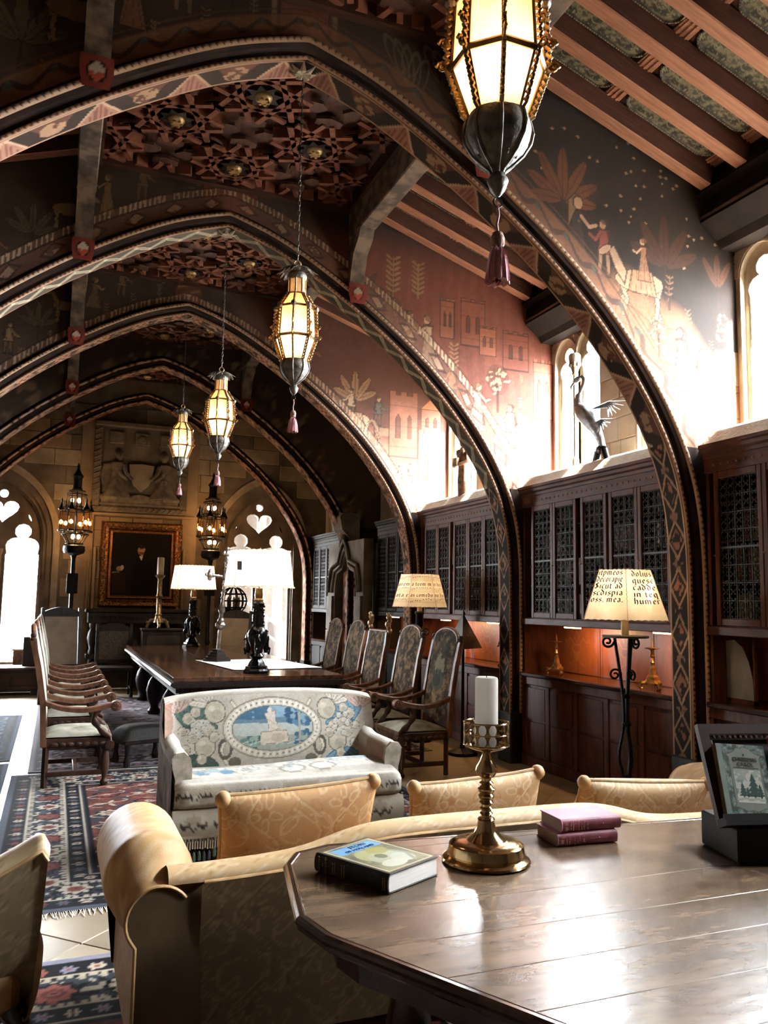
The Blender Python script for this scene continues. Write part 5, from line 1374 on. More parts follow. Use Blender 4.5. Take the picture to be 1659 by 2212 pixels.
# --- dark lamp with a pierced conical shade
t = thing('floor_lamp', 'black iron lamp with a pierced triangular metal shade in front of the second arch', 'lamp', (4.12, 8.02, 0))
m = MB(); m.lathe([(.235, 1.12), (.03, 1.45), (.02, 1.47), (.03, 1.49), (.012, 1.52), (.0, 1.54)], n=3, cap=False); m.obj('cone_shade', mat('black_sheet_iron', '1a1716', '0e0d0c', rough=.5, metal=.5), t)
m = MB(); r = random.Random(4)
for k in range(3):
    f = frustum_pt(.235, 1.12, .03, 1.45, 3, k, .002, 0)
    for q in range(9): u, v = r.uniform(-.5, .5), r.uniform(.1, .6); m.ball(f(u*(1-v), v), .006, 5, 4)
m.obj('pierced_stud', brass_old, t, kind='stuff')
MB().lathe([(.16, 0), (.16, .03), (.03, .07), (.018, .14), (.018, 1.46)], n=10).obj('post', iron, t, smooth=45)
# ================================================================== library table and what stands on it
tab_wood = mat('polished_table_oak', '6a3f26', '3a2115', rough=.13, scale=3, stretch=(5, .8, 5), coat=.5, bump=.03)
TZ = .84
t = thing('library_table', 'long dark polished library table between the two rows of armchairs', 'table', (1.97, 11.1, 0))
for i in range(5):
    xa = -.87+1.74*i/5; MB().box((xa+.002, -2.85, TZ-.045), (xa+.346, 2.85, TZ), bev=.004).obj('plank', tab_wood, t)
MB().prism([(-.90, TZ-.075), (-.89, TZ-.05), (-.86, TZ-.046), (.86, TZ-.046), (.89, TZ-.05), (.90, TZ-.075), (.86, TZ-.10), (-.86, TZ-.10)], 5.76, ((1, 0, 0), (0, 0, 1), (0, 1, 0)), (0, -2.88, 0)).obj('edge_moulding', black_oak, t)
MB().box((-.80, -2.78, TZ-.20), (.80, 2.78, TZ-.10)).obj('apron', black_oak, t)
m = MB()
for i in range(34): m.box((-.82+.05*i-.016, -2.81, TZ-.155), (-.82+.05*i+.016, -2.77, TZ-.105), bev=.006)
for i in range(110):
    for s in (-1, 1): m.box((s*.81-.012, -2.75+.05*i-.016, TZ-.155), (s*.81+.012, -2.75+.05*i+.016, TZ-.105))
m.obj('dentil', black_oak, t, kind='stuff')
for sx in (-1, 1):
    for y in (-2.5, -.85, .85, 2.5):
        MB().lathe([(.08, .0125), (.09, .06), (.06, .1), (.06, .14), (.10, .22), (.12, .34), (.09, .46), (.05, .52), (.06, .58), (.09, .6), (.09, TZ-.2)], (sx*.62, y, 0), 12).obj('leg', black_oak, t, smooth=40)
for y in (-2.5, 2.5): MB().box((-.62, y-.05, .10), (.62, y+.05, .17), bev=.01).obj('stretcher', black_oak, t)
MB().box((-.05, -2.45, .10), (.05, 2.45, .17), bev=.01).obj('stretcher', black_oak, t)
bronze_l = mat('black_bronze', '141414', '0a0a0a', rough=.2, metal=.55, scale=18, bump=.25)
def table_lamp(loc, k, label, shade_r, tall):
    t = thing('table_lamp', label, 'lamp', loc, 0, 'white-shaded bronze table lamps'); z = lambda v: v*k
    m = MB(); m.lathe([(.15*k, 0), (.15*k, .03*k), (.13*k, .05*k), (.125*k, .075*k), (.10*k, .085*k), (.085*k, .12*k), (.055*k, .16*k)], n=8); m.obj('base', bronze_l, t, smooth=25)
    m = MB(); m.lathe([(.06*k, .16*k), (.085*k, .19*k), (.06*k, .22*k), (.07*k, .26*k), (.105*k, .36*k), (.12*k, .44*k), (.085*k, .50*k), (.062*k, .52*k), (.068*k, .62*k), (.058*k, .74*k), (.07*k, .78*k), (.05*k, .81*k)], n=14); m.obj('stem', bronze_l, t, smooth=45)
    for q in range(3):      # seated figures round the stem
        a = q*2*PI/3+.3; c, s = math.cos(a), math.sin(a); m = MB()
        m.lathe([(.02*k, .22*k), (.035*k, .27*k), (.03*k, .33*k), (.038*k, .39*k), (.03*k, .43*k), (.012*k, .445*k)], (c*.115*k, s*.115*k, 0), 8); m.ball((c*.118*k, s*.118*k, .465*k), .022*k, 7, 5)
        m.tube([(c*.12*k, s*.12*k, .30*k), (c*.165*k, s*.165*k, .27*k), (c*.15*k, s*.15*k, .2*k)], .013*k, 6); m.tube([(c*.12*k, s*.12*k, .42*k), (c*.16*k-s*.03*k, s*.16*k+c*.03*k, .36*k)], .010*k, 5); m.obj('figure', bronze_l, t, smooth=50)
    m = MB()
    for q in range(30):
        a = q*2.4; zz = (.53+.25*q/30)*k; m.ball((.064*k*math.cos(a), .064*k*math.sin(a), zz), .015*k, 6, 4)
    m.obj('leaf_relief', bronze_l, t)
    MB().lathe([(.05*k, .80*k), (.06*k, .82*k), (.045*k, .84*k), (.05*k, .88*k), (.042*k, .93*k), (.045*k, .95*k), (.008*k, .955*k), (.008*k, tall[1]-.01), (.02*k, tall[1]), (.012*k, tall[1]+.02), (0, tall[1]+.04)], n=10).obj('lamp_neck', brass_old, t, smooth=40)
    z0, z1 = tall; n = 36
    m = MB(); m.lathe([(shade_r, z0), (shade_r*.86, z1)], n=n, cap=False); sh = m.obj('lamp_shade', parch_w, t, smooth=60)
    m = MB()
    for r, zz in ((shade_r, z0), (shade_r*.86, z1)): m.tube([((r+.003+.003*(i % 2))*math.cos(i*PI/36), (r+.003+.003*(i % 2))*math.sin(i*PI/36), zz+(.006 if i % 2 else -.004)) for i in range(72)], .004, 5, closed=True)
    a0 = math.atan2(-loc[1], -loc[0])-.75; m.tube([((shade_r*(1-.14*v)+.003)*math.cos(a0), (shade_r*(1-.14*v)+.003)*math.sin(a0), z0+(z1-z0)*v) for v in (0, .5, 1)], .003, 4)
    m.obj('braid_trim', mat('cream_braid', 'd8bf8c', 'c0a270', rough=.8), sh)
    for q in range(3): a = q*2*PI/3; MB().ball((.06*math.cos(a), .06*math.sin(a), (z0+z1)/2), .03, 8, 6, (1, 1, 1.3)).obj('bulb', emit('white_bulb', 'ffe6c0', 60), t, smooth=60)
    point_light('shade_light', (0, 0, (z0+z1)/2), 34, (1, .80, .56), .06, t)
    return t, sh
tl1, sh1 = table_lamp((2.0, 8.62, TZ), .93, 'bronze table lamp with a white drum shade at the near end of the table', .368, (.895, 1.28))
a0 = math.atan2(-8.62, -2.0)-.62
MB().box((-.022, -.004, -.045), (.022, .004, .045)).obj('paper_tag', ink_dark, sh1).location = (.36*math.cos(a0)+.0, .36*math.sin(a0)-.02, 1.11)
tl2, sh2 = table_lamp((2.06, 13.5, TZ), .95, 'bronze table lamp with a white drum shade at the far end of the table', .36, (.92, 1.295))
# processional cross
silver = mat('tarnished_silver', 'b5ab9c', '6e665a', rough=.32, metal=.85, scale=24, bump=.3)
t = thing('processional_cross', 'leaning silver processional cross on a stepped black base on the long table', 'cross', (1.89, 10.3, TZ), .35); t.scale = (.86, .86, .86)
m = MB()
for k in range(5): r = .20-.032*k; m.lathe([(r*1.1, .035*k), (r*1.1, .035*k+.03), (r*1.04, .035*(k+1))], n=6)
m.obj('stepped_base', black_oak, t)
q = Matrix.Rotation(math.radians(4.0), 4, Vector((.0, 1, 0)))
m = MB(); m.tube([q @ Vector((0, 0, z)) for z in (.17, .45)], .028, 6); m.obj('staff', silver, t)
m = MB()
def qb(p, r, sc=(1, 1, 1)): m.ball(q @ Vector(p), r, 10, 7, sc)
qb((0, 0, .52), .075, (1, 1, .85)); qb((0, 0, .58), .05)
for k in range(6): a = k*PI/3; qb((.06*math.cos(a), .06*math.sin(a), .52), .022)
m.obj('knop', silver, t, smooth=50)
m = MB(); m.tube([q @ Vector((0, 0, z)) for z in (.56, .68, .72, .86, 1.02, 1.50)], [.035, .03, .05, .028, .024, .020], 8)
for zz, rr in ((.74, .055), (.80, .05), (1.48, .05), (1.56, .06), (1.63, .03)): qb((0, 0, zz), rr, (1, .5, 1))
qb((.05, 0, 1.56), .04, (1, .5, 1)); qb((-.05, 0, 1.56), .04, (1, .5, 1))
for k in range(26): qb((.026*math.sin(k*2.4), .02*math.cos(k*2.4), .86+.025*k), .015)
m.obj('shaft', silver, t, smooth=50)
for s in (-1, 1):
    m = MB(); m.tube([q @ Vector((s*x, 0, 1.22)) for x in (.0, .10, .2)], .02, 8)
    for x, r in ((.05, .03), (.12, .028), (.20, .035), (.25, .055), (.31, .025)): qb((s*x, 0, 1.22), r, (1, .5, 1))
    for zz in (-.05, .05): qb((s*.25, 0, 1.22+zz), .035, (1, .5, 1))
    m.obj('cross_arm', silver, t, smooth=50)
m = MB(); qb((0, -.01, 1.22), .06, (1, .5, 1.2)); m.obj('boss', silver, t, smooth=50)
# tall gilt candlestick with a candle on the far end of the table
t = thing('tall_candlestick', 'tall gilt candlestick with clawed feet on the low dark cabinet before the portrait', 'candlestick', (1.62, 14.32, 1.10)); t.scale = (.84, .84, .84)
g2 = mat('dull_gilt', 'a58a5c', '5e4a2e', rough=.4, metal=.75, scale=24, bump=.3)
for k in range(3):
    a = k*2*PI/3+.5; c, s = math.cos(a), math.sin(a); m = MB(); m.tube([(c*.05, s*.05, .17), (c*.16, s*.16, .15), (c*.22, s*.22, .07), (c*.24, s*.24, .02)], [.04, .045, .03, .035], 7); m.ball((c*.23, s*.23, .12), .03, 7, 5); m.obj('foot', g2, t, smooth=50)
MB().lathe([(.10, .12), (.08, .17), (.06, .25), (.075, .27), (.05, .3), (.05, .58), (.06, .62), (.075, .64), (.06, .66), (.05, .70), (.045, .98), (.06, 1.0), (.09, 1.03), (.10, 1.06), (.06, 1.07)], n=14).obj('stem', g2, t, smooth=40)
wax = mat('ivory_wax', 'efe8da', 'e2d8c4', rough=.5, scale=4)
wax_old = mat('aged_wax', 'c9bda2', 'b0a286', rough=.55, scale=4)
c = thing('pillar_candle', 'beige candle in the tall gilt candlestick before the portrait', 'candle', (1.62, 14.32, 1.10+.902))
MB().lathe([(.056, 0), (.057, .005), (.057, .28), (.05, .29), (.01, .285)], n=16).obj('wax_body', wax_old, c, smooth=45)
MB().tube([(0, 0, .28), (.002, 0, .30)], .003, 5).obj('wick', ink_dark, c)
# paper map lying on the table
u, v, F = uvgrid(60, 46); X = u*1.05-.52; Y = v*1.5-.75; p = Paint(X, Y, 'e8e6e2')
n = fbm(X, Y, 4, 4, 2); p.mask(np.abs(n-.5) < .012, 'a8a8a8'); p.mask(np.abs(n-.62) < .008, 'b8b0a8'); p.noise(6, .06)
mp = painted_mesh('paper_map', np.stack([X, Y, .004+.012*np.abs(np.sin(X*3+1))*np.abs(u-.5)], 1), F, p.c, painted('map_paper', rough=.7)); mp.location = (2.25, 9.75, TZ+.003); mp.rotation_euler = (0, 0, .12)
tag(mp, 'creased white paper map spread on the long table beside the near lamp', 'map')
sol = mp.modifiers.new('thick', 'SOLIDIFY'); sol.thickness = .001
# lit dark globe lantern behind the near table lamp
t = thing('globe_lantern', 'round black iron candle lantern on a stem behind the near table lamp', 'lantern', (2.92, 14.55, 0))
MB().lathe([(.2, 0), (.2, .04), (.04, .1), (.03, .3), (.03, 1.1), (.05, 1.14), (.03, 1.2), (.09, 1.34), (.10, 1.36)], n=12).obj('post', iron, t, smooth=45)
m = MB()
for k in range(6): a = k*PI/6; m.tube([(.24*math.cos(u)*math.cos(a), .24*math.cos(u)*math.sin(a), 1.58+.24*math.sin(u)) for u in [j*PI/12 for j in range(24)]], .012, 5, closed=True)
for zz in (-.12, 0, .12): r = math.sqrt(.24**2-zz*zz); m.tube([(r*math.cos(j*PI/12), r*math.sin(j*PI/12), 1.58+zz) for j in range(24)], .014, 5, closed=True)
m.obj('globe_cage', iron, t, smooth=50)
for k in range(5): a = k*2*PI/5; MB().lathe([(.02, 1.44), (.02, 1.62), (.0, 1.66)], (.1*math.cos(a), .1*math.sin(a), 0), 8).obj('candle', wax_old, t)
MB().lathe([(.13, 1.40), (.14, 1.42), (.13, 1.44)], n=12).obj('tray', iron, t)

# ================================================================== armchairs
walnut = mat('chair_walnut', '4e3022', '2e1b13', rough=.5, spec=.3, scale=7, bump=.15, stretch=(3, 3, 1), fac=(.3, .7))
walnut_lt = mat('chair_walnut_worn', '7c5034', '523322', rough=.5, spec=.3, scale=7, bump=.15, stretch=(3, 3, 1))
tapestry = painted('tapestry_cloth', rough=.95, bump=.35, bscale=220, wear=.2)
def back_tapestry(x, z, seed, base='68523a', kind=0):
    p = Paint(x, z, base); r = random.Random(seed); n = fbm(x, z, 16, 4, seed)
    p.mask(n > .55, '3a2e22'); p.mask(n < .40, '86694a'); n2 = fbm(x, z, 34, 3, seed+3); p.mask(n2 > .62, '2e2c26', .7); p.mask(n2 < .33, '957a52', .6)
    if kind:
        p.poly([(-.11, .46), (-.02, .56), (.09, .50), (.12, .38), (-.08, .34)], '8d8468'); p.ell(0, .30, .13, .10, '55564a'); p.ell(-.02, .29, .09, .06, '3d3f38'); p.poly([(-.10, .18), (.02, .14), (.0, .06), (-.05, .04)], 'a08858')
        for k in range(9): p.line([(-.16+.04*k, .40), (-.17+.042*k, .34)], .012, '2b2a24')
        for k in range(12): p.ell(r.uniform(-.2, .2), r.uniform(.5, .75), .03, .05, r.choice(['3a3a30', '4a4838', '2c2b25']), r.uniform(0, 3))
    return p
def seat_cloth(x, y, base, seed):
    p = Paint(x, y, base); n = fbm(x, y, 9, 4, seed); p.blend((n-.5)*4, 'c8c6b4'); p.blend((.42-n)*4, '6c6c5c'); p.noise(30, .2); return p
def armchair(seed, cloth='68523a', square=False, pale=False, kind=0, right=True):
    """faces -Y locally; width .60, seat .44 high, arched back 1.36"""
    t = thing('armchair', '', 'armchair'); W2, zs, D = .29, .40, .50
    lean = .10
    # four legs
    for sx in (-1, 1):
        MB().tube([(sx*(W2-.02), D-.02, 0), (sx*(W2-.02), D-.02, zs)], .024, 4).obj('leg', walnut, t)
        m = MB(); m.lathe([(.03, 0), (.034, .03), (.02, .05), (.02, .07), (.032, .12), (.036, .2), (.026, .27), (.022, .29), (.034, .3), (.034, zs-.04)], (sx*(W2-.02), .03, 0), 10); m.obj('leg', walnut, t, smooth=40)
        # back post with ball finial
        P = [(sx*W2, D, zs-.06), (sx*W2, D+.02, .7), (sx*W2, D+.02+lean*.5, 1.0), (sx*W2, D+.02+lean, 1.22)]
        m = MB()
        for (a, b) in zip(P[:-1], P[1:]): m.add([(a[0]-.022, a[1]-.022, a[2]), (a[0]+.022, a[1]-.022, a[2]), (a[0]+.022, a[1]+.022, a[2]), (a[0]-.022, a[1]+.022, a[2]), (b[0]-.022, b[1]-.022, b[2]), (b[0]+.022, b[1]-.022, b[2]), (b[0]+.022, b[1]+.022, b[2]), (b[0]-.022, b[1]+.022, b[2])], [(0, 1, 5, 4), (1, 2, 6, 5), (2, 3, 7, 6), (3, 0, 4, 7), (4, 5, 6, 7), (3, 2, 1, 0)])
        po = m.obj('back_post', walnut_lt, t)
        if not square: MB().lathe([(.024, 1.22), (.028, 1.235), (.016, 1.245), (.026, 1.262), (.022, 1.28), (.0, 1.288)], (sx*W2, D+.02+lean, 0), 10).obj('finial', walnut, po, smooth=50)
        # arm, arm scroll and curved arm support
        P = path_s([(sx*W2, D-.0, .70), (sx*(W2+.005), D-.12, .655), (sx*(W2+.012), D-.28, .635), (sx*(W2+.015), D-.42, .655), (sx*(W2+.015), D-.54, .685)], 6)
        m = MB(); vs = []; fs = []
        for i, q in enumerate(P):
            w, h = .030, .022
            vs += [(q.x-w, q.y, q.z-h), (q.x+w, q.y, q.z-h), (q.x+w, q.y, q.z+h*.6), (q.x+w*.4, q.y, q.z+h), (q.x-w*.4, q.y, q.z+h), (q.x-w, q.y, q.z+h*.6)]
        for i in range(len(P)-1):
            for k in range(6): fs.append((i*6+k, i*6+(k+1) % 6, (i+1)*6+(k+1) % 6, (i+1)*6+k))
        fs += [tuple(range(5, -1, -1)), tuple(len(vs)-6+k for k in range(6))]; m.add(vs, fs); ar = m.obj('arm', walnut_lt, t, smooth=35)
        e = P[-1]; m = MB(); m.lathe([(.0, -.036), (.03, -.036), (.044, -.034), (.044, .034), (.03, .036), (.0, .036)], (e.x, e.y+.01, e.z-.022), 14, axis=(1, 0, 0))
        for q in range(6): u = q*PI/3; m.ball((e.x+.037, e.y+.01+.02*math.cos(u), e.z-.022+.02*math.sin(u)), .008, 5, 4); m.ball((e.x-.037, e.y+.01+.02*math.cos(u), e.z-.022+.02*math.sin(u)), .008, 5, 4)
        m.obj('arm_scroll', walnut_lt, ar, smooth=40)
        P = path_s([(sx*(W2+.012), D-.40, .65), (sx*(W2+.012), D-.37, .56), (sx*(W2+.005), D-.42, .47), (sx*W2, D-.50, zs+.0)], 6); m = MB(); m.tube(P, [.026+.006*math.sin(i) for i in range(len(P))], 8); m.obj('arm_support', walnut, t, smooth=50)
    # seat rail, carved side aprons, stretchers
    m = MB(); m.box((-W2, -.005, zs-.075), (W2, D+.01, zs), bev=.008); m.obj('seat_rail', walnut, t)
    for sx in (-1, 1):
        m = MB()
        for k in range(7): m.ball((sx*(W2+.004), .06+.06*k, zs-.05), .026, 7, 5, (.5, 1.2, .8))
        m.lathe([(.0, -.02), (.036, -.02), (.036, .02), (.0, .02)], (sx*W2, -.0, zs-.065), 10, axis=(1, 0, 0)); m.obj('carved_apron', walnut, t, smooth=50)
    for sx in (-1, 1): MB().box((sx*(W2-.02)-.018, .03, .09), (sx*(W2-.02)+.018, D-.02, .13), bev=.005).obj('stretcher', walnut, t)
    MB().box((-W2+.02, D/2-.018, .09), (W2-.02, D/2+.018, .13), bev=.005).obj('stretcher', walnut, t)
    # seat cushion
    u, v, F = uvgrid(30, 26); x = (u-.5)*2; y = v*2-1; hh = .05*(1-np.abs(x)**4)*(1-np.abs(y)**4)+.012
    X = x*W2*.97; Y = (y+1)/2*(D+.0)-.0; p = seat_cloth(X, Y, 'a3a18e', seed)
    painted_mesh('seat', np.stack([X, Y, zs+hh], 1), F, p.c, tapestry, t, smooth=True)
    m = MB()
    for k in range(40): m.box((-W2+.58*k/40, -.014, zs-.11), (-W2+.58*k/40+.008, -.006, zs-.02+.004*(k % 2)))
    m.box((-W2, -.012, zs-.03), (W2, -.004, zs+.012)); m.obj('seat_fringe', mat('faded_fringe', 'a08a78', '6a4e44', rough=.95), t, kind='stuff')
    # back: arched tapestry panel in a moulded frame
    h0 = .52; u, v, F = uvgrid(34, 64); hw = W2-.03
    def arch_top(xx): return 1.22+.12*np.sqrt(np.clip(1-(xx/hw)**2, 0, 1)) if not square else np.full_like(xx, 1.25)
    X = (u-.5)*2*hw; Z = h0+v*(arch_top(X)-h0)
    if not square: Z = np.where(v < .12, Z-.06*(1-v/.12)*np.cos(np.clip(X/hw, -1, 1)*PI/2)*1.0, Z)
    bulge = .022*(1-(X/hw)**2)*np.sin(PI*np.clip(v, 0, 1))
    yb = D+.01+lean*np.clip((Z-.6)/.62, 0, 1.3)
    p = back_tapestry(X, Z-.55, seed, cloth, kind)
    if pale: p = seat_cloth(X, Z, 'b9b8aa', seed); p.noise(18, .2)
    painted_mesh('back_tapestry', np.stack([X, yb-.018-bulge, Z], 1), F, p.c, tapestry, t, smooth=True)
    u, v, F = uvgrid(12, 20); X = (u-.5)*2*hw; Z = h0+v*(arch_top(X)-h0); yb = D+.01+lean*np.clip((Z-.6)/.62, 0, 1.3)
    pb = Paint(X, Z, '5a7076' if square else ('8a8878' if pale else '4a4034')); pb.noise(20, .3)
    painted_mesh('back_cover', np.stack([X, yb+.014, Z], 1), F, pb.c, tapestry, t, smooth=True)
    xs = np.linspace(-hw, hw, 21); zt = arch_top(xs)
    P = [(float(a), float(D+.01+lean*min(1.3, max(0, (b-.6)/.62))), float(b)) for a, b in zip(xs, zt)]
    if square: P = [(-hw, D+.01+lean*1.05, 1.25), (hw, D+.01+lean*1.05, 1.25)]
    m = MB(); m.tube(P, .02, 8); m.obj('back_crest', walnut_lt, t, smooth=50)
    m = MB(); m.box((-W2, D-.01, h0-.02), (W2, D+.03, h0+.02)); m.obj('back_rail', walnut, t)
    if square:
        for sx in (-1, 1):
            m = MB(); zz = 1.25; y = D+.02+lean
            for k, (r, dz) in enumerate(((.034, .0), (.03, .04), (.038, .08), (.03, .12), (.036, .16), (.022, .2))): m.ball((sx*W2+.01*math.sin(k*2), y+.012*math.cos(k*2), zz+dz), r, 8, 6, (1, 1, 1.1))
            m.obj('carved_finial', mat('pale_gilt_carving', 'cbb187', '7a5f3a', rough=.45, metal=.5, scale=30, bump=.4), t, smooth=50)
        m = MB()
        for k in range(14):
            z = .56+.048*k; y = D+.01+lean*max(0, (z-.6)/.62)
            for sx in (-1, 1): m.ball((sx*(W2+.014), y+.018, z), .009, 6, 4)
        m.obj('leather_stud', brass_old, t, kind='stuff')
        for sx in (-1, 1): MB().add([(sx*(W2+.012), D-.01, .54), (sx*(W2+.012), D+.05, .54), (sx*(W2+.012), D+.05+lean, 1.24), (sx*(W2+.012), D-.01+lean, 1.24), (sx*(W2-.03), D-.01, .54), (sx*(W2-.03), D+.05, .54), (sx*(W2-.03), D+.05+lean, 1.24), (sx*(W2-.03), D-.01+lean, 1.24)], [(0, 1, 2, 3), (7, 6, 5, 4), (0, 4, 5, 1), (1, 5, 6, 2), (2, 6, 7, 3), (3, 7, 4, 0)]).obj('leather_edge', mat('blue_leather', '5f8a96', '3f6470', rough=.5, scale=18), t)
    return t
def at(t, x, y, rz, label, grp): t.location = (x, y, 0); t.rotation_euler = (0, 0, rz); t['label'] = label; t['group'] = grp
G1, G2 = 'tapestry armchairs along the right of the table', 'pale armchairs in the row on the left'
c1 = armchair(11, kind=1); at(c1, 2.98, 7.34, -PI/2, 'arched-back tapestry armchair nearest us on the right, directly behind the music-shade lamp side of the sofa', G1)
c1['label'] = 'arched tapestry armchair with a worn landscape back, closest to the pillar candle'
c2 = armchair(12, cloth='604c38'); at(c2, 2.98, 8.20, -PI/2, 'arched tapestry armchair with an all-over leafy back, second from the pillar candle', G1)
c3 = armchair(13, cloth='66563f', square=True); at(c3, 3.0, 9.22, -PI/2, 'square-backed tapestry armchair with gilded finials and blue leather edges', G1)
c4 = armchair(14, cloth='5a4a38'); at(c4, 3.12, 10.28, -PI/2, 'arched tapestry armchair in front of the stone doorway jamb', G1)
c5 = armchair(15, cloth='5c4834'); at(c5, 3.14, 11.25, -PI/2, 'arched tapestry armchair farthest along the right of the table', G1)
p1 = armchair(21, pale=True)
for i, (y, lab) in enumerate(((7.88, 'pale upholstered walnut armchair nearest us in the left row, its whole side in view'), (9.16, 'second pale armchair in the left row, behind the nearest one'), (10.46, 'third pale armchair in the left row, only its arms showing'), (11.75, 'farthest pale armchair of the left row, beside the far end of the table'))):
    o = p1 if i == 0 else copy_tree(p1); at(o, .50, y, PI/2, lab, G2); o.scale = (1.08, 1.06, 1.0)
# two high-backed dark chairs with brown panels by the end wall, and two low ones
brown_panel = mat('brown_leather_panel', '9a8468', '7e6a50', rough=.7, scale=5)
def side_chair(loc, rz, label, h=1.32, panel=None, w=.27, carved=False, grp=None):
    t = thing('side_chair', label, 'chair', loc, rz, grp); pm = panel or brown_panel
    for sx in (-1, 1):
        MB().box((sx*w-.025, .43, 0), (sx*w+.025, .48, .46)).obj('leg', black_oak, t); MB().lathe([(.028, 0), (.03, .05), (.018, .08), (.03, .2), (.02, .3), (.03, .44)], (sx*w, .02, 0), 8).obj('leg', black_oak, t, smooth=40)
        MB().add([(sx*w-.025, .43, .44), (sx*w+.025, .43, .44), (sx*w+.025, .48, .44), (sx*w-.025, .48, .44), (sx*w-.025, .55, h), (sx*w+.025, .55, h), (sx*w+.025, .59, h), (sx*w-.025, .59, h)], [(0, 1, 5, 4), (1, 2, 6, 5), (2, 3, 7, 6), (3, 0, 4, 7), (4, 5, 6, 7), (3, 2, 1, 0)]).obj('back_post', black_oak, t)
    MB().box((-w-.03, -.02, .42), (w+.03, .48, .48), bev=.015).obj('seat', mat('dark_seat_leather', '3a3530', '24211e', rough=.4), t)
    k = (h-.56)/(h-.44); yb = .455+.11*(h-.10-.44)/(h-.44); ya = .455+.11*(.12)/(h-.44)
    MB().add([(-w+.03, ya, .58), (w-.03, ya, .58), (w-.03, yb, h-.12), (-w+.03, yb, h-.12), (-w+.03, ya+.02, .58), (w-.03, ya+.02, .58), (w-.03, yb+.02, h-.12), (-w+.03, yb+.02, h-.12)], [(0, 1, 2, 3), (7, 6, 5, 4), (0, 4, 5, 1), (1, 5, 6, 2), (2, 6, 7, 3), (3, 7, 4, 0)]).obj('back_panel', pm, t)
    P = [(-w, 0)]+[(-w+2*w*i/12, .07+.075*math.sin(PI*i/12)) for i in range(13)]+[(w, 0)]
    MB().prism(P, .04, ((1, 0, 0), (0, 0, 1), (0, 1, 0)), (0, .55, h-.13)).obj('crest_rail', black_oak, t)
    MB().box((-w, .455, .52), (w, .50, .58)).obj('lower_rail', black_oak, t)
    for sx in (-1, 1): MB().box((sx*w-.015, .02, .12), (sx*w+.015, .45, .15)).obj('stretcher', black_oak, t)
    return t
G3 = 'high-backed dark chairs by the end wall'
side_chair((.22, 12.95, 0), .22, 'high-backed dark chair with a tall brown panel, in front of the left torchere', 1.42, grp=G3)
side_chair((2.62, 13.75, 0), -.55, 'high-backed dark chair with a brown panel, between the cross and the near table lamp', 1.40, grp=G3)
side_chair((.95, 14.1, 0), .0, 'dark carved chair at the left end of the sideboard', 1.16, panel=mat('carved_dark_panel', '4a3a2c', '2a201a', rough=.6, scale=30, bump=.5), grp=G3)
t = thing('low_cabinet', 'low dark cabinet with a recessed leather panel beyond the far end of the table', 'cabinet', (1.70, 14.34, 0))
MB().box((-.34, -.17, .0), (.34, .17, 1.06)).obj('body', black_oak, t); MB().box((-.36, -.19, 1.06), (.36, .19, 1.10), bev=.01).obj('top', black_oak, t)
MB().box((-.27, -.178, .55), (.27, -.165, .98), bev=.004).obj('panel', mat('plain_dark_leather', '332c26', '26211c', rough=.55), t)
for sx in (-1, 1): MB().box((sx*.305-.035, -.185, .04), (sx*.305+.035, -.16, 1.05), bev=.006).obj('stile', black_oak, t)
# sideboard under the portrait
t = thing('sideboard', 'dark oak sideboard with turned baluster legs under the portrait', 'sideboard', (1.375, 15.25, 0)); t.scale = (1, 1, 1.035)
MB().box((-.90, -.30, 1.30), (.90, .30, 1.36), bev=.015).obj('top', black_oak, t)
MB().box((-.85, -.26, 1.12), (.85, .28, 1.30), bev=.01).obj('frieze', black_oak, t)
for x in (-.76, -.26, .26, .76):
    for y in (-.2, .2): MB().lathe([(.05, .62), (.06, .66), (.04, .7), (.06, .78), (.085, .88), (.07, .97), (.04, 1.03), (.06, 1.08), (.06, 1.12)], (x, y, 0), 12).obj('baluster', black_oak, t, smooth=40)
MB().box((-.86, -.29, .54), (.86, .29, .62), bev=.01).obj('shelf', black_oak, t)
for x in (-.76, .76):
    for y in (-.2, .2): MB().lathe([(.06, 0), (.07, .06), (.05, .12), (.055, .54)], (x, y, 0), 10).obj('leg', black_oak, t, smooth=40)
m = MB()
for k in range(22): m.ball((-.80+.076*k, -.265, 1.21), .03, 7, 5, (1, .35, 1))
m.obj('carved_frieze', black_oak, t, kind='stuff')
# portrait
t = thing('portrait', 'dark portrait of a standing person in a dark suit in a wide gilded frame', 'painting', (1.41, YB-.075, -.005))
def frame_ring(x0, x1, z0, z1, w, d, y, m_, nm):
    P = [(0, 0), (w*.2, d), (w*.55, d*.8), (w*.8, d*1.0), (w, d*.3), (w, 0)]; m = MB(); cs = [(x0, z0, 1, 1), (x1, z0, -1, 1), (x1, z1, -1, -1), (x0, z1, 1, -1)]
    vs = []; n = len(P)
    for (x, z, sx, sz) in cs:
        for a, b in P: vs.append((x+sx*a, y-b, z+sz*a))
    fs = [((i*n+k), (i*n+k+1), (((i+1) % 4)*n+k+1), (((i+1) % 4)*n+k)) for i in range(4) for k in range(n-1)]
    m.add(vs, fs); return m
tilt = 0
o = frame_ring(-.72, .72, 1.44, 2.98, .155, .06, .02, gilt, 'f').obj('frame', mat('carved_gilt', 'a06a2c', '4c2c10', rough=.35, metal=.8, scale=30, bump=.8, fac=(.4, .6)), t)
m = MB(); rr = random.Random(2)
for k in range(170):
    s = k % 4; q = rr.uniform(-.7, .7); w = rr.uniform(.03, .125)
    x, z = ((q, 2.21-.77+w) if s == 0 else (q, 2.98-w) if s == 1 else (-.72+w, 2.21+q*1.07) if s == 2 else (.72-w, 2.21+q*1.07))
    m.ball((x, -.025, z), rr.uniform(.012, .026), 6, 4, (1, .8, 1))
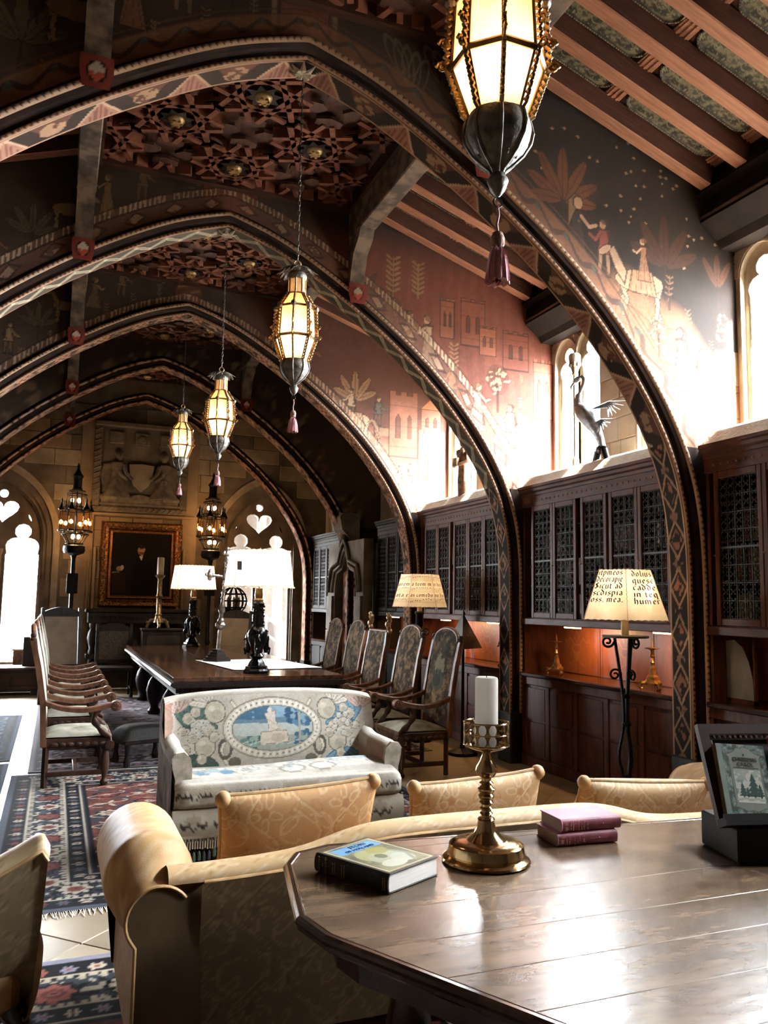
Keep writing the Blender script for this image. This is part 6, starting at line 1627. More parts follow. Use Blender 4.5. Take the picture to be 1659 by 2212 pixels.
m.obj('carved_leaf', mat('carved_gilt_bright', 'c98f42', '6a4018', rough=.3, metal=.85, scale=40, bump=.4), o, kind='stuff')
frame_ring(-.565, .565, 1.595, 2.825, .05, .045, .01, gilt, 'f').obj('inner_frame', mat('bright_gilt', 'd0903c', 'a86a24', rough=.35, metal=.75, scale=20), t)
m = MB()
for k in range(60): m.ball((-.545+1.09*(k % 30)/29, -.03, 1.61 if k < 30 else 2.81), .010, 5, 4)
for k in range(64): m.ball((-.55 if k < 32 else .55, -.03, 1.61+1.2*(k % 32)/31), .010, 5, 4)
m.obj('bead_row', gilt, t, kind='stuff')
u, v, F = uvgrid(110, 124); X = (u-.5)*1.04; Z = 1.64+v*1.14; p = Paint(X, Z, '15110f'); n = fbm(X, Z, 5, 3, 2); p.blend((n-.5)*1.5, '1f1814')
p.poly([(-.16, 1.64), (-.14, 2.2), (-.06, 2.36), (.10, 2.36), (.18, 2.2), (.24, 1.9), (.22, 1.64)], '0d0c0c'); p.ell(-.01, 2.47, .062, .085, 'a8785a'); p.ell(.01, 2.49, .045, .06, 'b98a68'); p.ell(-.005, 2.54, .066, .04, '2a1c14'); p.poly([(-.06, 2.44), (.05, 2.44), (.035, 2.40), (-.045, 2.40)], '6a4634')
p.line([(-.03, 2.485), (-.012, 2.485)], .008, '3a2418'); p.line([(.015, 2.485), (.033, 2.485)], .008, '3a2418'); p.line([(.0, 2.48), (.0, 2.452)], .008, '8a5c44'); p.line([(-.018, 2.425), (.02, 2.425)], .007, '5a3020')
p.poly([(-.05, 2.38), (.03, 2.385), (.0, 2.28)], 'd8cdb8'); p.line([(-.04, 2.375), (.02, 2.372)], .016, '16120f'); p.ell(.36, 2.18, .035, .06, '8a604a'); p.line([(.2, 2.25), (.34, 2.16)], .05, '110e0d')
p.poly([(-.50, 1.7), (-.25, 1.7), (-.27, 2.05), (-.5, 2.05)], '2a1a14'); p.ell(-.37, 2.13, .06, .045, '8a786c'); p.ell(-.33, 2.15, .03, .04, 'b0a094'); p.line([(-.5, 2.06), (-.38, 2.07)], .012, '9a8c7a')
painted_mesh('canvas', np.stack([X, np.full_like(X, -.004), Z], 1), F, p.c, painted('oil_paint', rough=.75, spec=.1), t)
MB().box((-.56, -.002, 1.6), (.56, .05, 2.82)).obj('stretcher_board', black_oak, t)
# stone relief
t = thing('stone_relief', 'weathered stone relief of two kneeling angels holding a blank shield', 'relief', (1.33, YB-.02, 0))
for (a, b) in (((-.82, -.06, 3.16), (.82, .0, 4.78)),): MB().box(a, b).obj('slab', stone_dark, t)
m = MB(); m.box((-.84, -.14, 3.16), (-.70, -.04, 4.78), bev=.02).box((.70, -.14, 3.16), (.84, -.04, 4.78), bev=.02).box((-.84, -.16, 3.14), (.84, -.04, 3.24), bev=.02).box((-.84, -.13, 3.26), (.84, -.04, 3.30)).box((-.84, -.16, 4.70), (.84, -.04, 4.80), bev=.02); m.obj('relief_frame', stone_dark, t)
m = MB()
for k in range(16): m.tube([(-.8+.1*k, -.165, 3.15), (-.72+.1*k, -.165, 3.23)], .012, 5)
for s in (-1, 1):
    for k in range(14): m.tube([(s*.83, -.142, 3.3+.1*k), (s*.71, -.142, 3.36+.1*k)], .014, 5)
m.obj('rope_carving', stone_dark, t)
stone_rel = mat('relief_stone', '7a7060', '564c40', rough=.85, scale=8, bump=.4)
P = [(-.22, .50), (-.20, .30), (-.14, .12), (0, 0), (.14, .12), (.20, .30), (.22, .50), (.0, .52)]
MB().prism(P, .08, ((1, 0, 0), (0, 0, 1), (0, -1, 0)), (.0, -.05, 3.52)).obj('blank_shield', stone_b, t)
def angel(s):
    m = MB(); c = -.42*s
    m.lathe([(.26, 3.40), (.24, 3.46), (.16, 3.62), (.11, 3.78), (.10, 3.88), (.13, 3.98), (.12, 4.04), (.05, 4.08), (.045, 4.11)], (c, -.07, 0), 14)
    m.tube([(c, -.1, 3.46), (c-s*.16, -.1, 3.42), (c-s*.28, -.09, 3.40)], [.12, .09, .04], 8)
    m.ball((c+s*.02, -.10, 4.18), .078, 10, 8, (.9, .9, 1.15)); m.ball((c+s*.02, -.07, 4.21), .088, 10, 7, (1, .8, 1.05)); m.ball((c+s*.04, -.17, 4.17), .016, 6, 4)
    m.tube([(c+s*.1, -.11, 4.0), (c+s*.14, -.15, 3.86), (c+s*.24, -.15, 3.76)], [.05, .045, .03], 8); m.ball((c+s*.25, -.15, 3.75), .032, 7, 5)
    m.tube([(c-s*.05, -.11, 4.0), (c+s*.06, -.16, 3.82), (c+s*.18, -.16, 3.72)], [.045, .042, .028], 8)
    for k in range(7): a = k/6; m.tube([(c-s*.16+s*.3*a, -.22+.02*math.sin(k*2), 3.42), (c-s*.05+s*.1*a, -.18, 3.75)], .014, 5)
    m.obj('angel', stone_rel, t, smooth=50)
    m = MB()
    for k in range(6): m.tube([(c-s*.08, -.07, 4.02), (c-s*(.22+.015*k), -.07, 4.0-.04*k), (c-s*(.25-.005*k), -.06, 3.74-.03*k)], [.03, .04, .012], 6)
    m.obj('wing', stone_rel, t, smooth=50)
angel(1); angel(-1)
m = MB()
for x in (-.45, .0, .45): m.box((x-.13, -.10, 4.40), (x+.13, -.05, 4.62), bev=.01)
m.ball((0, -.09, 4.5), .09, 10, 6, (1, .5, 1)); m.obj('canopy_carving', stone_rel, t, kind='stuff')
m = MB(); P = [(-.68, 0), (-.68, .16), (-.3, .18), (0, .24), (.3, .18), (.68, .14), (.68, 0)]; m.prism(P, .06, ((1, 0, 0), (0, 0, 1), (0, -1, 0)), (0, -.05, 3.24)); m.obj('carved_ground', stone_rel, t)
# ================================================================== tapestry settee
set_cloth = painted('settee_tapestry', rough=.95, bump=.35, bscale=180, wear=.12)
T = thing('settee', 'small tapestry settee with a blue oval landscape on its back and a tasselled fringe', 'settee', (1.46, 5.52, 0))
def fruit(p, cx, cz, r, c1='beb6a2', c2='8f8a78', ol='6a6656'):
    p.ell(cx, cz, r, r, ol); p.ell(cx, cz, r*.9, r*.9, c1); p.ell(cx+r*.2, cz-r*.25, r*.5, r*.45, c2, a=.4); p.ell(cx-r*.3, cz+r*.3, r*.3, r*.25, 'd8d2c2', a=.6)
def acanthus(p, cx, cz, s, c, ol, n=6, rot=0., flip=1):
    for k in range(n):
        a = rot+flip*(k-(n-1)/2)*.42; x, z = cx+math.cos(a)*s*.5, cz+math.sin(a)*s*.5
        p.ell(x, z, s*.5, s*.17, ol, a); p.ell(x, z, s*.46, s*.13, c, a); p.line([(cx, cz), (x+math.cos(a)*s*.3, z+math.sin(a)*s*.3)], s*.03, ol, .7)
def settee_back(x, z):
    p = Paint(x, z, 'b9b2a4'); r = random.Random(6); n = fbm(x, z, 9, 4, 2); p.blend((n-.5)*1.6, 'cfcabf'); p.blend((.42-n)*2, '9a9080')
    for s in (-1, 1):
        A, B = ('4f6e68', '2f4846') if s < 0 else ('6f9fbc', '3f6a8c')
        acanthus(p, s*.58, .72, .20, A, B, 6, PI/2+s*.5); acanthus(p, s*.52, .55, .17, A if s > 0 else '44584e', B, 6, -PI/2); acanthus(p, s*.66, .82, .15, 'c4aca0', '8f7468', 5, PI/2)
        acanthus(p, s*.44, .86, .14, 'd2ccbe', '8f8876', 5, PI/2-s*.6)
        for (dx, dz, rr) in ((.40, .82, .075), (.47, .60, .072), (.50, .73, .05), (.44, .70, .042), (.55, .66, .04), (.58, .78, .04), (.41, .66, .036), (.53, .82, .036), (.49, .52, .035), (.60, .58, .036), (.62, .70, .03)): fruit(p, s*dx, dz, rr)
        for k in range(14): fruit(p, s*(.45+.12*r.random()), .64+.14*r.random(), .022, 'c6c4b8', '9aa09a')
        P = [(s*(.30+.06*math.sin(k*.5)), .46+.035*k) for k in range(13)]; p.line(P, .03, '978c74'); p.line(P, .016, 'd6cfbf')
        p.ell(s*.335, .58, .05, .07, '5a584c', ring=.35); p.ell(s*.27, .49, .045, .035, '6a6454')
        p.poly([(s*.70, .95), (s*.76, .95), (s*.76, .5), (s*.71, .55), (s*.68, .75)], '9c6a52', a=.7 if s < 0 else .25)
    p.ell(0, .705, .355, .205, '8f8670'); p.ell(0, .705, .345, .195, 'cbc5b6')
    for k in range(44):
        a = 2*PI*k/44; p.ell(.317*math.cos(a), .705+.172*math.sin(a), .018, .012, 'e0dbcf', a); p.ell(.317*math.cos(a+.07), .705+.172*math.sin(a+.07), .006, .010, '857c68', a)
    p.ell(0, .705, .292, .15, '7b7460'); k = np.hypot(x/.285, (z-.705)/.144) < 1; q = Paint(x, z, '9db4c2'); n = fbm(x, z, 14, 4, 5)
    q.mask(z > .77, '7fa6c0'); q.mask((z > .74) & (z < .775), '5f8296'); q.mask((z > .765) & (x < -.02) & (n > .5), '3f6c8c'); q.mask((z < .74) & (z > .66), 'b4bdb8'); q.mask((z < .66), '9aa49a'); q.mask((n > .56) & (z < .66) & (x < -.05), '3f6a6e')
    for j in range(46): q.ell(.10+.16*r.random(), .72+.12*r.random(), .022, .016, r.choice(['3b6a90', '4f82a4', '2f5878', '7ba0b4']))
    for j in range(16): q.ell(.15+.12*r.random(), .60+.08*r.random(), .02, .014, r.choice(['4a7a9a', '6c8f9c', '3a6484']))
    for j in range(12): q.ell(-.22+.12*r.random(), .595+.06*r.random(), .02, .016, r.choice(['3f6a62', '5c8a80', '7fa298']))
    q.line([(.185, .58), (.19, .80)], .012, 'a8a490'); q.poly([(-.06, .80), (.02, .82), (.015, .76), (.04, .70), (-.03, .68), (-.04, .75)], 'd2c6b6', line='8f8474', lw=.004); q.ell(-.02, .82, .016, .018, 'd8c8b4'); q.poly([(-.09, .68), (.09, .69), (.11, .61), (-.10, .60)], 'cfc2ae', line='8a7f6c', lw=.004); q.line([(-.03, .76), (.05, .70), (.09, .64)], .012, 'c4b49c'); q.ell(.03, .64, .05, .03, 'bcae98')
    for j in range(16): q.line([(-.26+.03*j, .60+.01*(j % 3)), (-.24+.03*j, .602+.01*(j % 3))], .006, 'd8d8d0', .7)
    p.c[k] = q.c[k]; p.noise(60, .16, 2, 4); return p.c
w2 = .74
u, v, F = uvgrid(190, 100); X = (u-.5)*2*w2; top = .865+.075*np.sqrt(np.clip(1-(X/w2)**2*.92, 0, 1)); Z = .42+v*(top-.42)
Yb = .16+.14*v-.05*(1-(X/w2)**2)*np.sin(PI*v)-.06*np.clip((np.abs(X)-.62)/.12, 0, 1)**2
painted_mesh('back_cushion', np.stack([X, Yb, Z], 1), F, settee_back(X, Z), set_cloth, T, smooth=True)
u, v, F = uvgrid(60, 12); X = (u-.5)*2*w2; top = .865+.075*np.sqrt(np.clip(1-(X/w2)**2*.92, 0, 1)); a = v*PI
p = Paint(X, v, 'c4beb0'); p.noise(20, .2)
painted_mesh('back_roll', np.stack([X, .34-.045*np.cos(a)-.0-.0*X-.06*np.clip((np.abs(X)-.62)/.12, 0, 1)**2*(v < .5)*(1-2*v), top-.01+.035*np.sin(a)], 1), F, p.c, set_cloth, T, smooth=True)
MB().prism([(-w2, .10)]+[(float(q), float(.855+.075*math.sqrt(max(0, 1-(q/w2)**2*.92)))) for q in np.linspace(-w2, w2, 24)]+[(w2, .10)], .05, ((1, 0, 0), (0, 0, 1), (0, 1, 0)), (0, .335, 0)).obj('back_board', mat('settee_back_cloth', '8f8674', '6e6656', rough=.95, scale=16), T)
# seat cushion: deep with a painted front border
def seat_cushion():
    n = 150; rows = []; m = 40; u, v, F = uvgrid(n, m); X = (u-.5)*2*.735; s = v
    # profile: from the back over the top down the rounded front
    py = np.interp(s, [0, .55, .70, .78, .90, 1.], [.17, -.30, -.385, -.40, -.40, -.36]); pz = np.interp(s, [0, .3, .55, .70, .78, .90, 1.], [.46, .525, .515, .48, .43, .36, .33])
    pz = pz+.015*np.sin(X*3.2)*(s < .6)-.03*np.clip((np.abs(X)-.66)/.075, 0, 1)**2*(s < .75); py = py+.03*np.clip((np.abs(X)-.66)/.075, 0, 1)**2*(s > .5)
    p = Paint(X, s, 'bdb8ac'); nn = fbm(X, s, 8, 4, 3); p.blend((nn-.5)*2, 'd2cfc6'); p.blend((.42-nn)*2.4, '968f80')
    r = random.Random(9)
    for k in range(5): p.ell(-.42+.05*k*math.cos(k), .40+.05*math.sin(k*2), .045, .06, ['7d9cb0', '5f86a2', '8fa8b4'][k % 3])
    for k in range(4): p.ell(.42+.05*k, .32+.04*math.sin(k), .03, .04, '9fb0b8')
    for cx in (.02, .22): p.ell(cx, .50, .09, .10, '8f8876', ring=.2); p.ell(cx, .52, .06, .06, 'd8d4c8')
    for k in range(16):
        x0 = -.66+.088*k; z0 = .22+.3*((k*37) % 10)/10; Q = [(x0+.05*math.cos(t*.7)*(1-t/12), z0+.10*math.sin(t*.7)*(1-t/12)) for t in range(10)]; p.line(Q, .010, ['8f9aa0', '9c9078', '7f8f98'][k % 3], .8)
        for q in range(3): p.ell(x0+.03*q, z0-.1+.05*q, .03, .028, ['a9b4b8', 'd8d2c4', '97a6ae'][(k+q) % 3], q+.4*k, .8); p.ell(x0+.03*q, z0-.1+.05*q, .03, .028, '7d7868', q+.4*k, .7, ring=.14)
    for k in range(30): x0 = -.7+.047*k; p.line([(x0, .1+.3*r.random()), (x0+.03, .3+.2*r.random())], .008, 'a89f8e', .6)
    p.mask(np.abs(s-.70) < .012, 'ded8ca'); p.mask((s > .74) & (nn > .5), 'aaa08c')
    for k in range(12):
        x0 = -.68+.122*k; P = [(x0-.045, .84), (x0-.03, .80), (x0-.01, .83), (x0, .80), (x0+.01, .83), (x0+.03, .80), (x0+.045, .84)]; p.line(P, .015, '332b20')
        p.ell(x0, .86, .035, .025, '6a5a40', a=.5)
    p.noise(50, .14, 2, 3)
    return painted_mesh('seat_cushion', np.stack([X, py, pz], 1), F, p.c, set_cloth, T, smooth=True)
seat_cushion()
MB().box((-.72, -.37, .335), (.72, .2, .47), bev=.02).obj('cushion_core', mat('settee_ground', 'a59c8a', '837a68', rough=.95, scale=14), T)
u, v, F = uvgrid(120, 12); X = (u-.5)*2*.745; Z = .33-.17*v; p = Paint(X, Z, 'b0a896'); p.noise(9, .3)
for k in range(7):
    x0 = -.62+.2*k; p.line([(x0-.08, .26), (x0-.06, .22), (x0-.03, .25), (x0, .21), (x0+.03, .25), (x0+.06, .22), (x0+.08, .26)], .012, '3a3226'); p.ell(x0, .27, .05, .03, '7a6a50', a=.5)
painted_mesh('seat_rail', np.stack([X, -.375-.022*np.sin(PI*v), Z], 1), F, p.c, set_cloth, T, smooth=True)
MB().box((-.745, -.372, .13), (.745, .34, .33), bev=.015).obj('frame_box', mat('settee_ground', 'a59c8a', '837a68'), T)
arm_p = painted('settee_arm_cloth', rough=.95, bump=.3, bscale=150, wear=.25)
for s in (-1, 1):
    m = MB(); prof = [(0, .33), (.0, .56), (.01, .62), (.05, .66), (.10, .655), (.125, .62), (.12, .57), (.10, .50), (.10, .33)]
    ys = np.linspace(-.30, .30, 14); n = len(prof); V = []; 
    for y in ys:
        k = max(0, (y-.05)/.25); e = max(0., (-.24-y)/.06)
        for a, b in prof: V.append((s*(.745-.115+a*(1)+.0)*1.0, y, .33+(b-.33)*(1+.22*k*k-.10*e)))
    V = np.array(V); i = np.arange((len(ys)-1)*(n-1)); a0 = (i//(n-1))*n+i % (n-1); F = np.stack([a0, a0+n, a0+n+1, a0+1], 1)
    p = Paint(V[:, 1], V[:, 2], 'ab8a70' if s > 0 else 'b0a796'); p.noise(9, .3)
    for k in range(5): p.line([(-.28+.12*k, .42), (-.25+.12*k, .52), (-.2+.12*k, .50), (-.18+.12*k, .44)], .012, '6a5a48')
    p.mask(V[:, 2] > .62, 'cdc8ba'); painted_mesh('arm', V, F, p.c, arm_p, T, smooth=True)
    P = [(s*(.745-.115+q), b) for q, b in prof]; MB().prism(P, .03, ((1, 0, 0), (0, 0, 1), (0, 1, 0)), (0, -.325, 0)).obj('arm_front', mat('settee_arm_front', 'c6c0b2', '9c9484', rough=.95, scale=20), T)
    u, v, F = uvgrid(24, 40); Y = -.33+.70*u; Z = .10+v*(.52+.26*np.clip((u-.35)/.65, 0, 1)**2-.0); p = Paint(Y, Z, '8f7a66'); nn = fbm(Y, Z, 10, 3, 4); p.blend((nn-.5)*3, '5f4a3c'); p.blend((.45-nn)*3, 'b09a84')
    painted_mesh('outer_side', np.stack([np.full_like(Y, s*.752), Y, Z], 1), F, p.c, arm_p, T, smooth=True)
for sx in (-1, 1):
    for y in (-.31, .3): MB().lathe([(.022, 0), (.035, .03), (.03, .08), (.04, .13)], (sx*.66, y, 0), 10).obj('leg', black_oak, T, smooth=40)
m = MB(); m2 = [MB(), MB(), MB()]; r = random.Random(8)
for k in range(100):
    x = -.74+1.48*k/99; m.box((x-.004, -.392, .10+.01*r.random()), (x+.004, -.384, .165))
for k in range(50):
    x = -.73+1.46*k/49; q = r.randrange(3); m2[q].lathe([(.003, .10), (.010, .085), (.013, .05), (.011, .045)], (x, -.39, r.uniform(-.012, .01)), 6)
for k in range(34): m.box((-.73+.044*k-.012, -.392, .150), (-.73+.044*k+.012, -.386, .172))
m.box((-.745, -.39, .165), (.745, -.383, .178)); m.obj('fringe', mat('settee_fringe', 'b5a58c', '85745c', rough=.95), T, kind='stuff')
for q, c in enumerate(('5f3d3a', '4a5a48', '3a3c42')): m2[q].obj('fringe_tassel', mat('tassel_%d' % q, c, rough=.95), T, kind='stuff')

# ================================================================== gold damask sofa seen from behind
def damask(x, z, base='c69a58', hi='d8b684', seed=3, sc=1., dark='ad8040'):
    p = Paint(x, z, base); r = random.Random(seed); x0, x1, z0, z1 = x.min(), x.max(), z.min(), z.max()
    n = fbm(x, z, 3, 3, seed); p.blend((n-.5)*1.2, dark)
    step = .30*sc; i = 0; cx = x0
    while cx < x1+step:
        cz = z0+(.10 if i % 2 else .24)*sc; 
        while cz < z1+step:
            P = [(cx+.07*sc*math.sin(k*.75+i), cz-.18*sc+.035*sc*k) for k in range(12)]; p.line(P, .009*sc, hi, .75); p.line([(q[0]+.012*sc, q[1]) for q in P], .004*sc, dark, .7)
            for k in range(5):
                a = k*1.25+i; p.ell(cx+.05*sc*math.cos(a), cz+.05*sc*math.sin(a), .034*sc, .018*sc, hi, a, .75, ring=.3)
            p.ell(cx, cz, .02*sc, .02*sc, dark, a=.6)
            for s in (-1, 1):
                Q = [(cx+s*(.05+.07*math.sin(u))*sc, cz+(.06+.06*(1-math.cos(u)))*sc) for u in [j*.45 for j in range(9)]]; p.line(Q, .007*sc, hi, .75)
                p.ell(cx+s*.11*sc, cz-.06*sc, .055*sc, .02*sc, hi, s*.7, .75, ring=.28); p.ell(cx+s*.05*sc, cz-.13*sc, .034*sc, .014*sc, dark, -s*.7, .5, ring=.3)
            cz += .34*sc
        cx += step*.62; i += 1
    p.noise(120, .07, 2, 5); return p.c
gold = painted('gold_damask', rough=.55, bump=.12, bscale=300, spec=.45, wear=.06)
gold_plain = mat('gold_piping', 'c9a060', 'b08444', rough=.6, scale=20, bump=.1)
T = thing('sofa', 'gold damask camel-back sofa seen from behind, with three cushions', 'sofa', (0, 0, 0))
T.location = (1.68, 3.0, 0)
SX0, SX1 = -1.16, 1.55
def sofa_top(x):
    d = np.abs(x); return .618+.082*(1/(1+np.exp((d-.66)*13)))+.012*np.clip((1.15-d)/.5, 0, 1)
# outer back with scrolled ends
u, v, F = uvgrid(230, 60); X = SX0+(SX1-SX0)*u; zt = sofa_top(X)
edge = 0
bul = 0
Z = .07+v*(zt-.07); shrink = 1-.06*np.clip((.50-Z)/.06, 0, 1)*(np.abs(X) > 1.2)
XX = X
painted_mesh('outer_back', np.stack([XX, -.035+.02*np.cos(PI*np.clip(v, 0, 1)), Z], 1), F, damask(X, Z, base='705634', hi='8a7048', dark='574024', seed=5), gold, T, smooth=True)  # outer back darkened: the shade behind the table is put into its colour
# rolled top
u, v, F = uvgrid(180, 16); X = -1.27+2.85*u; zt = sofa_top(X); a = v*PI*.75
painted_mesh('back_roll', np.stack([X, -.035+.085*(1-np.cos(a))*1.05, zt+.045*np.sin(a*1.25)-.06*np.clip(v-.75, 0, 1)], 1), F, damask(X, v*.3, base='d0ab72', hi='e2c79c', seed=6), gold, T, smooth=True)
u, v, F = uvgrid(60, 12); X = -1.2+2.78*u; zt = sofa_top(X); Z = .40+v*(zt-.40)
painted_mesh('inner_back', np.stack([X, .17-.05*v+0*X, Z], 1), F, damask(X, Z, seed=8), gold, T, smooth=True)
P = [(float(q), -.04, float(sofa_top(np.array([q]))[0])) for q in np.linspace(SX0+.01, SX1-.01, 90)]
MB().tube(P, .0075, 6).obj('piping', gold_plain, T, smooth=60)
ARM_DX = {-1: 0., 1: .38}
for s in (-1, 1):
    n0_ = set(bpy.data.objects)
    # rolled arm: scroll section, small at the back, swelling to the front
    ys = np.linspace(-.03, .80, 34); A = [PI*1.2-k*(PI*1.6)/24 for k in range(25)]; V = []
    def arm_sec(y):
        f = min(1, max(0, (y+.03)/.24)); f = f*f*(3-2*f); e = max(0., (y-.66)/.14); return .108+.052*f-.03*e*e, .512+.066*f-.01*e, 1.298+.010*f
    for y in ys:
        R, zc, xc = arm_sec(y)
        for a in A: V.append((s*(xc-R*math.cos(a)), y, zc+R*math.sin(a)))
    V = np.array(V); n = len(A); i = np.arange((len(ys)-1)*(n-1)); a0 = (i//(n-1))*n+i % (n-1); F = np.stack([a0, a0+n, a0+n+1, a0+1], 1)
    arc = np.tile(np.linspace(0, .5, n), len(ys)); painted_mesh('rolled_arm', V, F, damask(V[:, 1], arc, base='d2a566', hi='e0bf8c', seed=9+s, sc=1.2), gold, T, smooth=True)
    u, v, F = uvgrid(40, 30); Y = -.03+.82*u; Z = .07+.45*v
    painted_mesh('outer_side', np.stack([s*(1.372+.03*np.clip((Z-.42)/.10, 0, 1)**2*np.clip((Y+.03)/.2, 0, 1)), Y, Z], 1), F, damask(Y, Z, base='bd8a48', hi='cfa468', seed=12, sc=1.2), gold, T, smooth=True)
    m = MB(); R, zc, xc = arm_sec(.8); P = [(s*(xc-R*math.cos(a)), zc+R*math.sin(a)) for a in A]+[(s*1.38, .40), (s*1.38, .07), (s*1.19, .07), (s*1.17, .45)]
    m.prism(P, .035, ((1, 0, 0), (0, 0, 1), (0, 1, 0)), (0, .775, 0)); m.obj('arm_front', mat('gold_cloth_plain', 'cda468', 'b88a4c', rough=.6, scale=10), T)
    R, zc, xc = arm_sec(-.03); P = [(s*(xc-R*math.cos(a)), zc+R*math.sin(a)) for a in A]
    arcp = [(s*(xc-R*math.cos(a)), zc+R*math.sin(a)) for a in A if a > .5]
    P = [(s*1.15, .07), (s*1.372, .07), (s*1.372, .44)]+arcp+[(s*1.15, .615)]
    MB().prism(P, .02, ((1, 0, 0), (0, 0, 1), (0, 1, 0)), (0, -.040, 0)).obj('scroll_end', mat('gold_cloth_back_shade', '705634', '5e4628', rough=.6, scale=9), T)  # same shade-darkened gold as the outer back
    MB().tube([(s*1.372, -.04, .08), (s*1.372, -.04, .43)]+[(q[0], -.04, q[1]) for q in arcp], .007, 6).obj('arm_piping', gold_plain, T, smooth=60)
    for q_ in set(bpy.data.objects)-n0_: q_.location.x += ARM_DX[s]
MB().box((-1.2, .14, .07), (1.58, .74, .34), bev=.02).obj('seat_frame', mat('gold_cloth_plain', 'cda468', 'b88a4c'), T)
for k in range(3):
    u, v, F = uvgrid(30, 30); xx = (u-.5)*2; yy = (v-.5)*2; X = -.74+.87*k+xx*.43; Y = .46+yy*.30; Z = .37+.09*(1-np.abs(xx)**6)*(1-np.abs(yy)**6)
    painted_mesh('seat_cushion', np.stack([X, Y, Z], 1), F, damask(X, Y, base='d6b078', seed=20+k), gold, T, smooth=True)
for sx in (-1, 1):
    for y in (.03, .72): MB().lathe([(.02, 0), (.035, .02), (.03, .07)], (sx*1.25+(.2 if sx > 0 else 0), y, 0), 8).obj('foot', black_oak, T)
def pillow(name, label, loc, rot, w, h, t, seed, grp='gold cushions standing on the sofa', base='cf9a58', hi='e2bc84'):
    o = thing(name, label, 'cushion', loc, 0, grp); o.rotation_euler = rot
    for s in (-1, 1):
        u, v, F = uvgrid(110, 90); x = (u-.5)*2; z = (v-.5)*2
        th = np.power(np.clip((1-np.abs(x)**2.6)*(1-np.abs(z)**2.6), 0, 1), .42)*t; pin = 1-.06*(1-np.abs(z)**2)*np.abs(x)**3
        X = x*w/2*pin; Z = z*h/2*(1-.05*(1-np.abs(x)**2)*np.abs(z)**3); cr = .006*np.sin(x*9+z*4)*(np.abs(z) > .6)
        painted_mesh('cushion_face', np.stack([X, s*(th+cr*0), Z], 1), F, damask(X, Z, base=base, hi=hi, dark='b8783a', seed=seed, sc=.9), gold, o, smooth=True)
    P = []
    for k in range(64):
        q = k/64*4; e = int(q); f = (q-e)*2-1; x, z = [(f, -1), (1, f), (-f, 1), (-1, -f)][e]
        P.append((x*w/2*(1-.06*(1-z*z)*abs(x)**3), 0, z*h/2*(1-.05*(1-x*x)*abs(z)**3)))
    MB().tube(P, .008, 6, closed=True).obj('piping', gold_plain, o, smooth=60)
    for sx in (-1, 1):
        for sz in (-1, 1): MB().ball((sx*(w/2-.018), 0, sz*(h/2-.018)), .032, 10, 7, (1, 1.1, 1)).obj('gathered_corner', mat('gold_corner', 'd6a868', 'c08e4c', rough=.6, scale=20), o, smooth=60)
    return o
pillow('sofa_cushion', 'largest gold damask cushion, at the left of the sofa, in front of the settee', (.945, 3.275, .655), (math.radians(16), math.radians(-2.0), .06), .66, .46, .085, 31)
pillow('sofa_cushion', 'gold damask cushion in the middle of the sofa, directly behind the brass candlestick', (1.735, 3.275, .645), (math.radians(16), math.radians(-2.5), .02), .64, .46, .085, 32, base='d8ac70', hi='ead0a2')
pillow('sofa_cushion', 'gold damask cushion at the right of the sofa, slumped beside the book rest', (2.58, 3.27, .60), (math.radians(27), math.radians(3.5), -.06), .70, .46, .09, 33, base='d8ac70', hi='ead0a2')

# ================================================================== gold armchair cut off at the left edge
T = thing('gold_armchair', 'gold damask armchair with a cabriole leg, cut off at the lower left edge', 'armchair', (-.40, 2.98, 0), math.radians(9)); T.scale = (1, 1, .955)
u, v, F = uvgrid(60, 46); X = (u-.5)*.84; d = np.abs(X)/.42; top = .66+.155*np.clip(d, 0, 1)**1.7-.05*np.clip((d-.93)/.07, 0, 1)**2
Z = .20+v*(top-.20); Yk = .20*(1-v)-.06
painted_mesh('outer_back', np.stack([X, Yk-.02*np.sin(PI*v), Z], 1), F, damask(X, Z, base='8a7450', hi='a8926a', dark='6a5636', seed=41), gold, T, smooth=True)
u, v, F = uvgrid(60, 14); X = (u-.5)*.84; d = np.abs(X)/.42; top = .66+.155*np.clip(d, 0, 1)**1.7-.05*np.clip((d-.93)/.07, 0, 1)**2; a = v*PI
painted_mesh('back_roll', np.stack([X*(1+.03*np.sin(a)), -.06+.075*(1-np.cos(a)), top+.04*np.sin(a)], 1), F, damask(X, v*.3, base='cdb384', hi='ddc79c', seed=42), gold, T, smooth=True)
P = [(float(q)*.42, -.063, float(.66+.155*abs(q)**1.7-.05*max(0, min(1, (abs(q)-.93)/.07))**2)) for q in np.linspace(-1, 1, 40)]; MB().tube(P, .007, 6).obj('piping', gold_plain, T, smooth=60)
u, v, F = uvgrid(30, 14); X = (u-.5)*.78; Z = .40+v*.28
painted_mesh('inner_back', np.stack([X, .09+.05*(1-v), Z], 1), F, damask(X, Z, seed=43), gold, T, smooth=True)
for s in (-1, 1):
    u, v, F = uvgrid(24, 30); Y = .02+.62*u; a = (v-.1)*PI*1.1; Z = .44-.22*np.cos(a)*np.where(a < PI/2, 1, .45); XX = s*(.385+.05*np.sin(np.clip(a, 0, PI)))
    painted_mesh('arm', np.stack([XX, Y, Z], 1), F, damask(Y, Z, base='b8965c', seed=44), gold, T, smooth=True)
    for y, f in ((.60, 1), (.08, -1)):
        m = MB(); P = path_s([(s*.36, y, .24), (s*.385, y+.03*f, .18), (s*.36, y+.0, .10), (s*.355, y+.01*f, .05), (s*.37, y+.04*f, .02)], 5); m.tube(P, [.045-.03*min(1, i/12)+.012*(i > 17) for i in range(len(P))], 8); m.obj('cabriole_leg', mat('black_lacquer', '1d1a17', '100e0d', rough=.22, coat=.4), T, smooth=60)
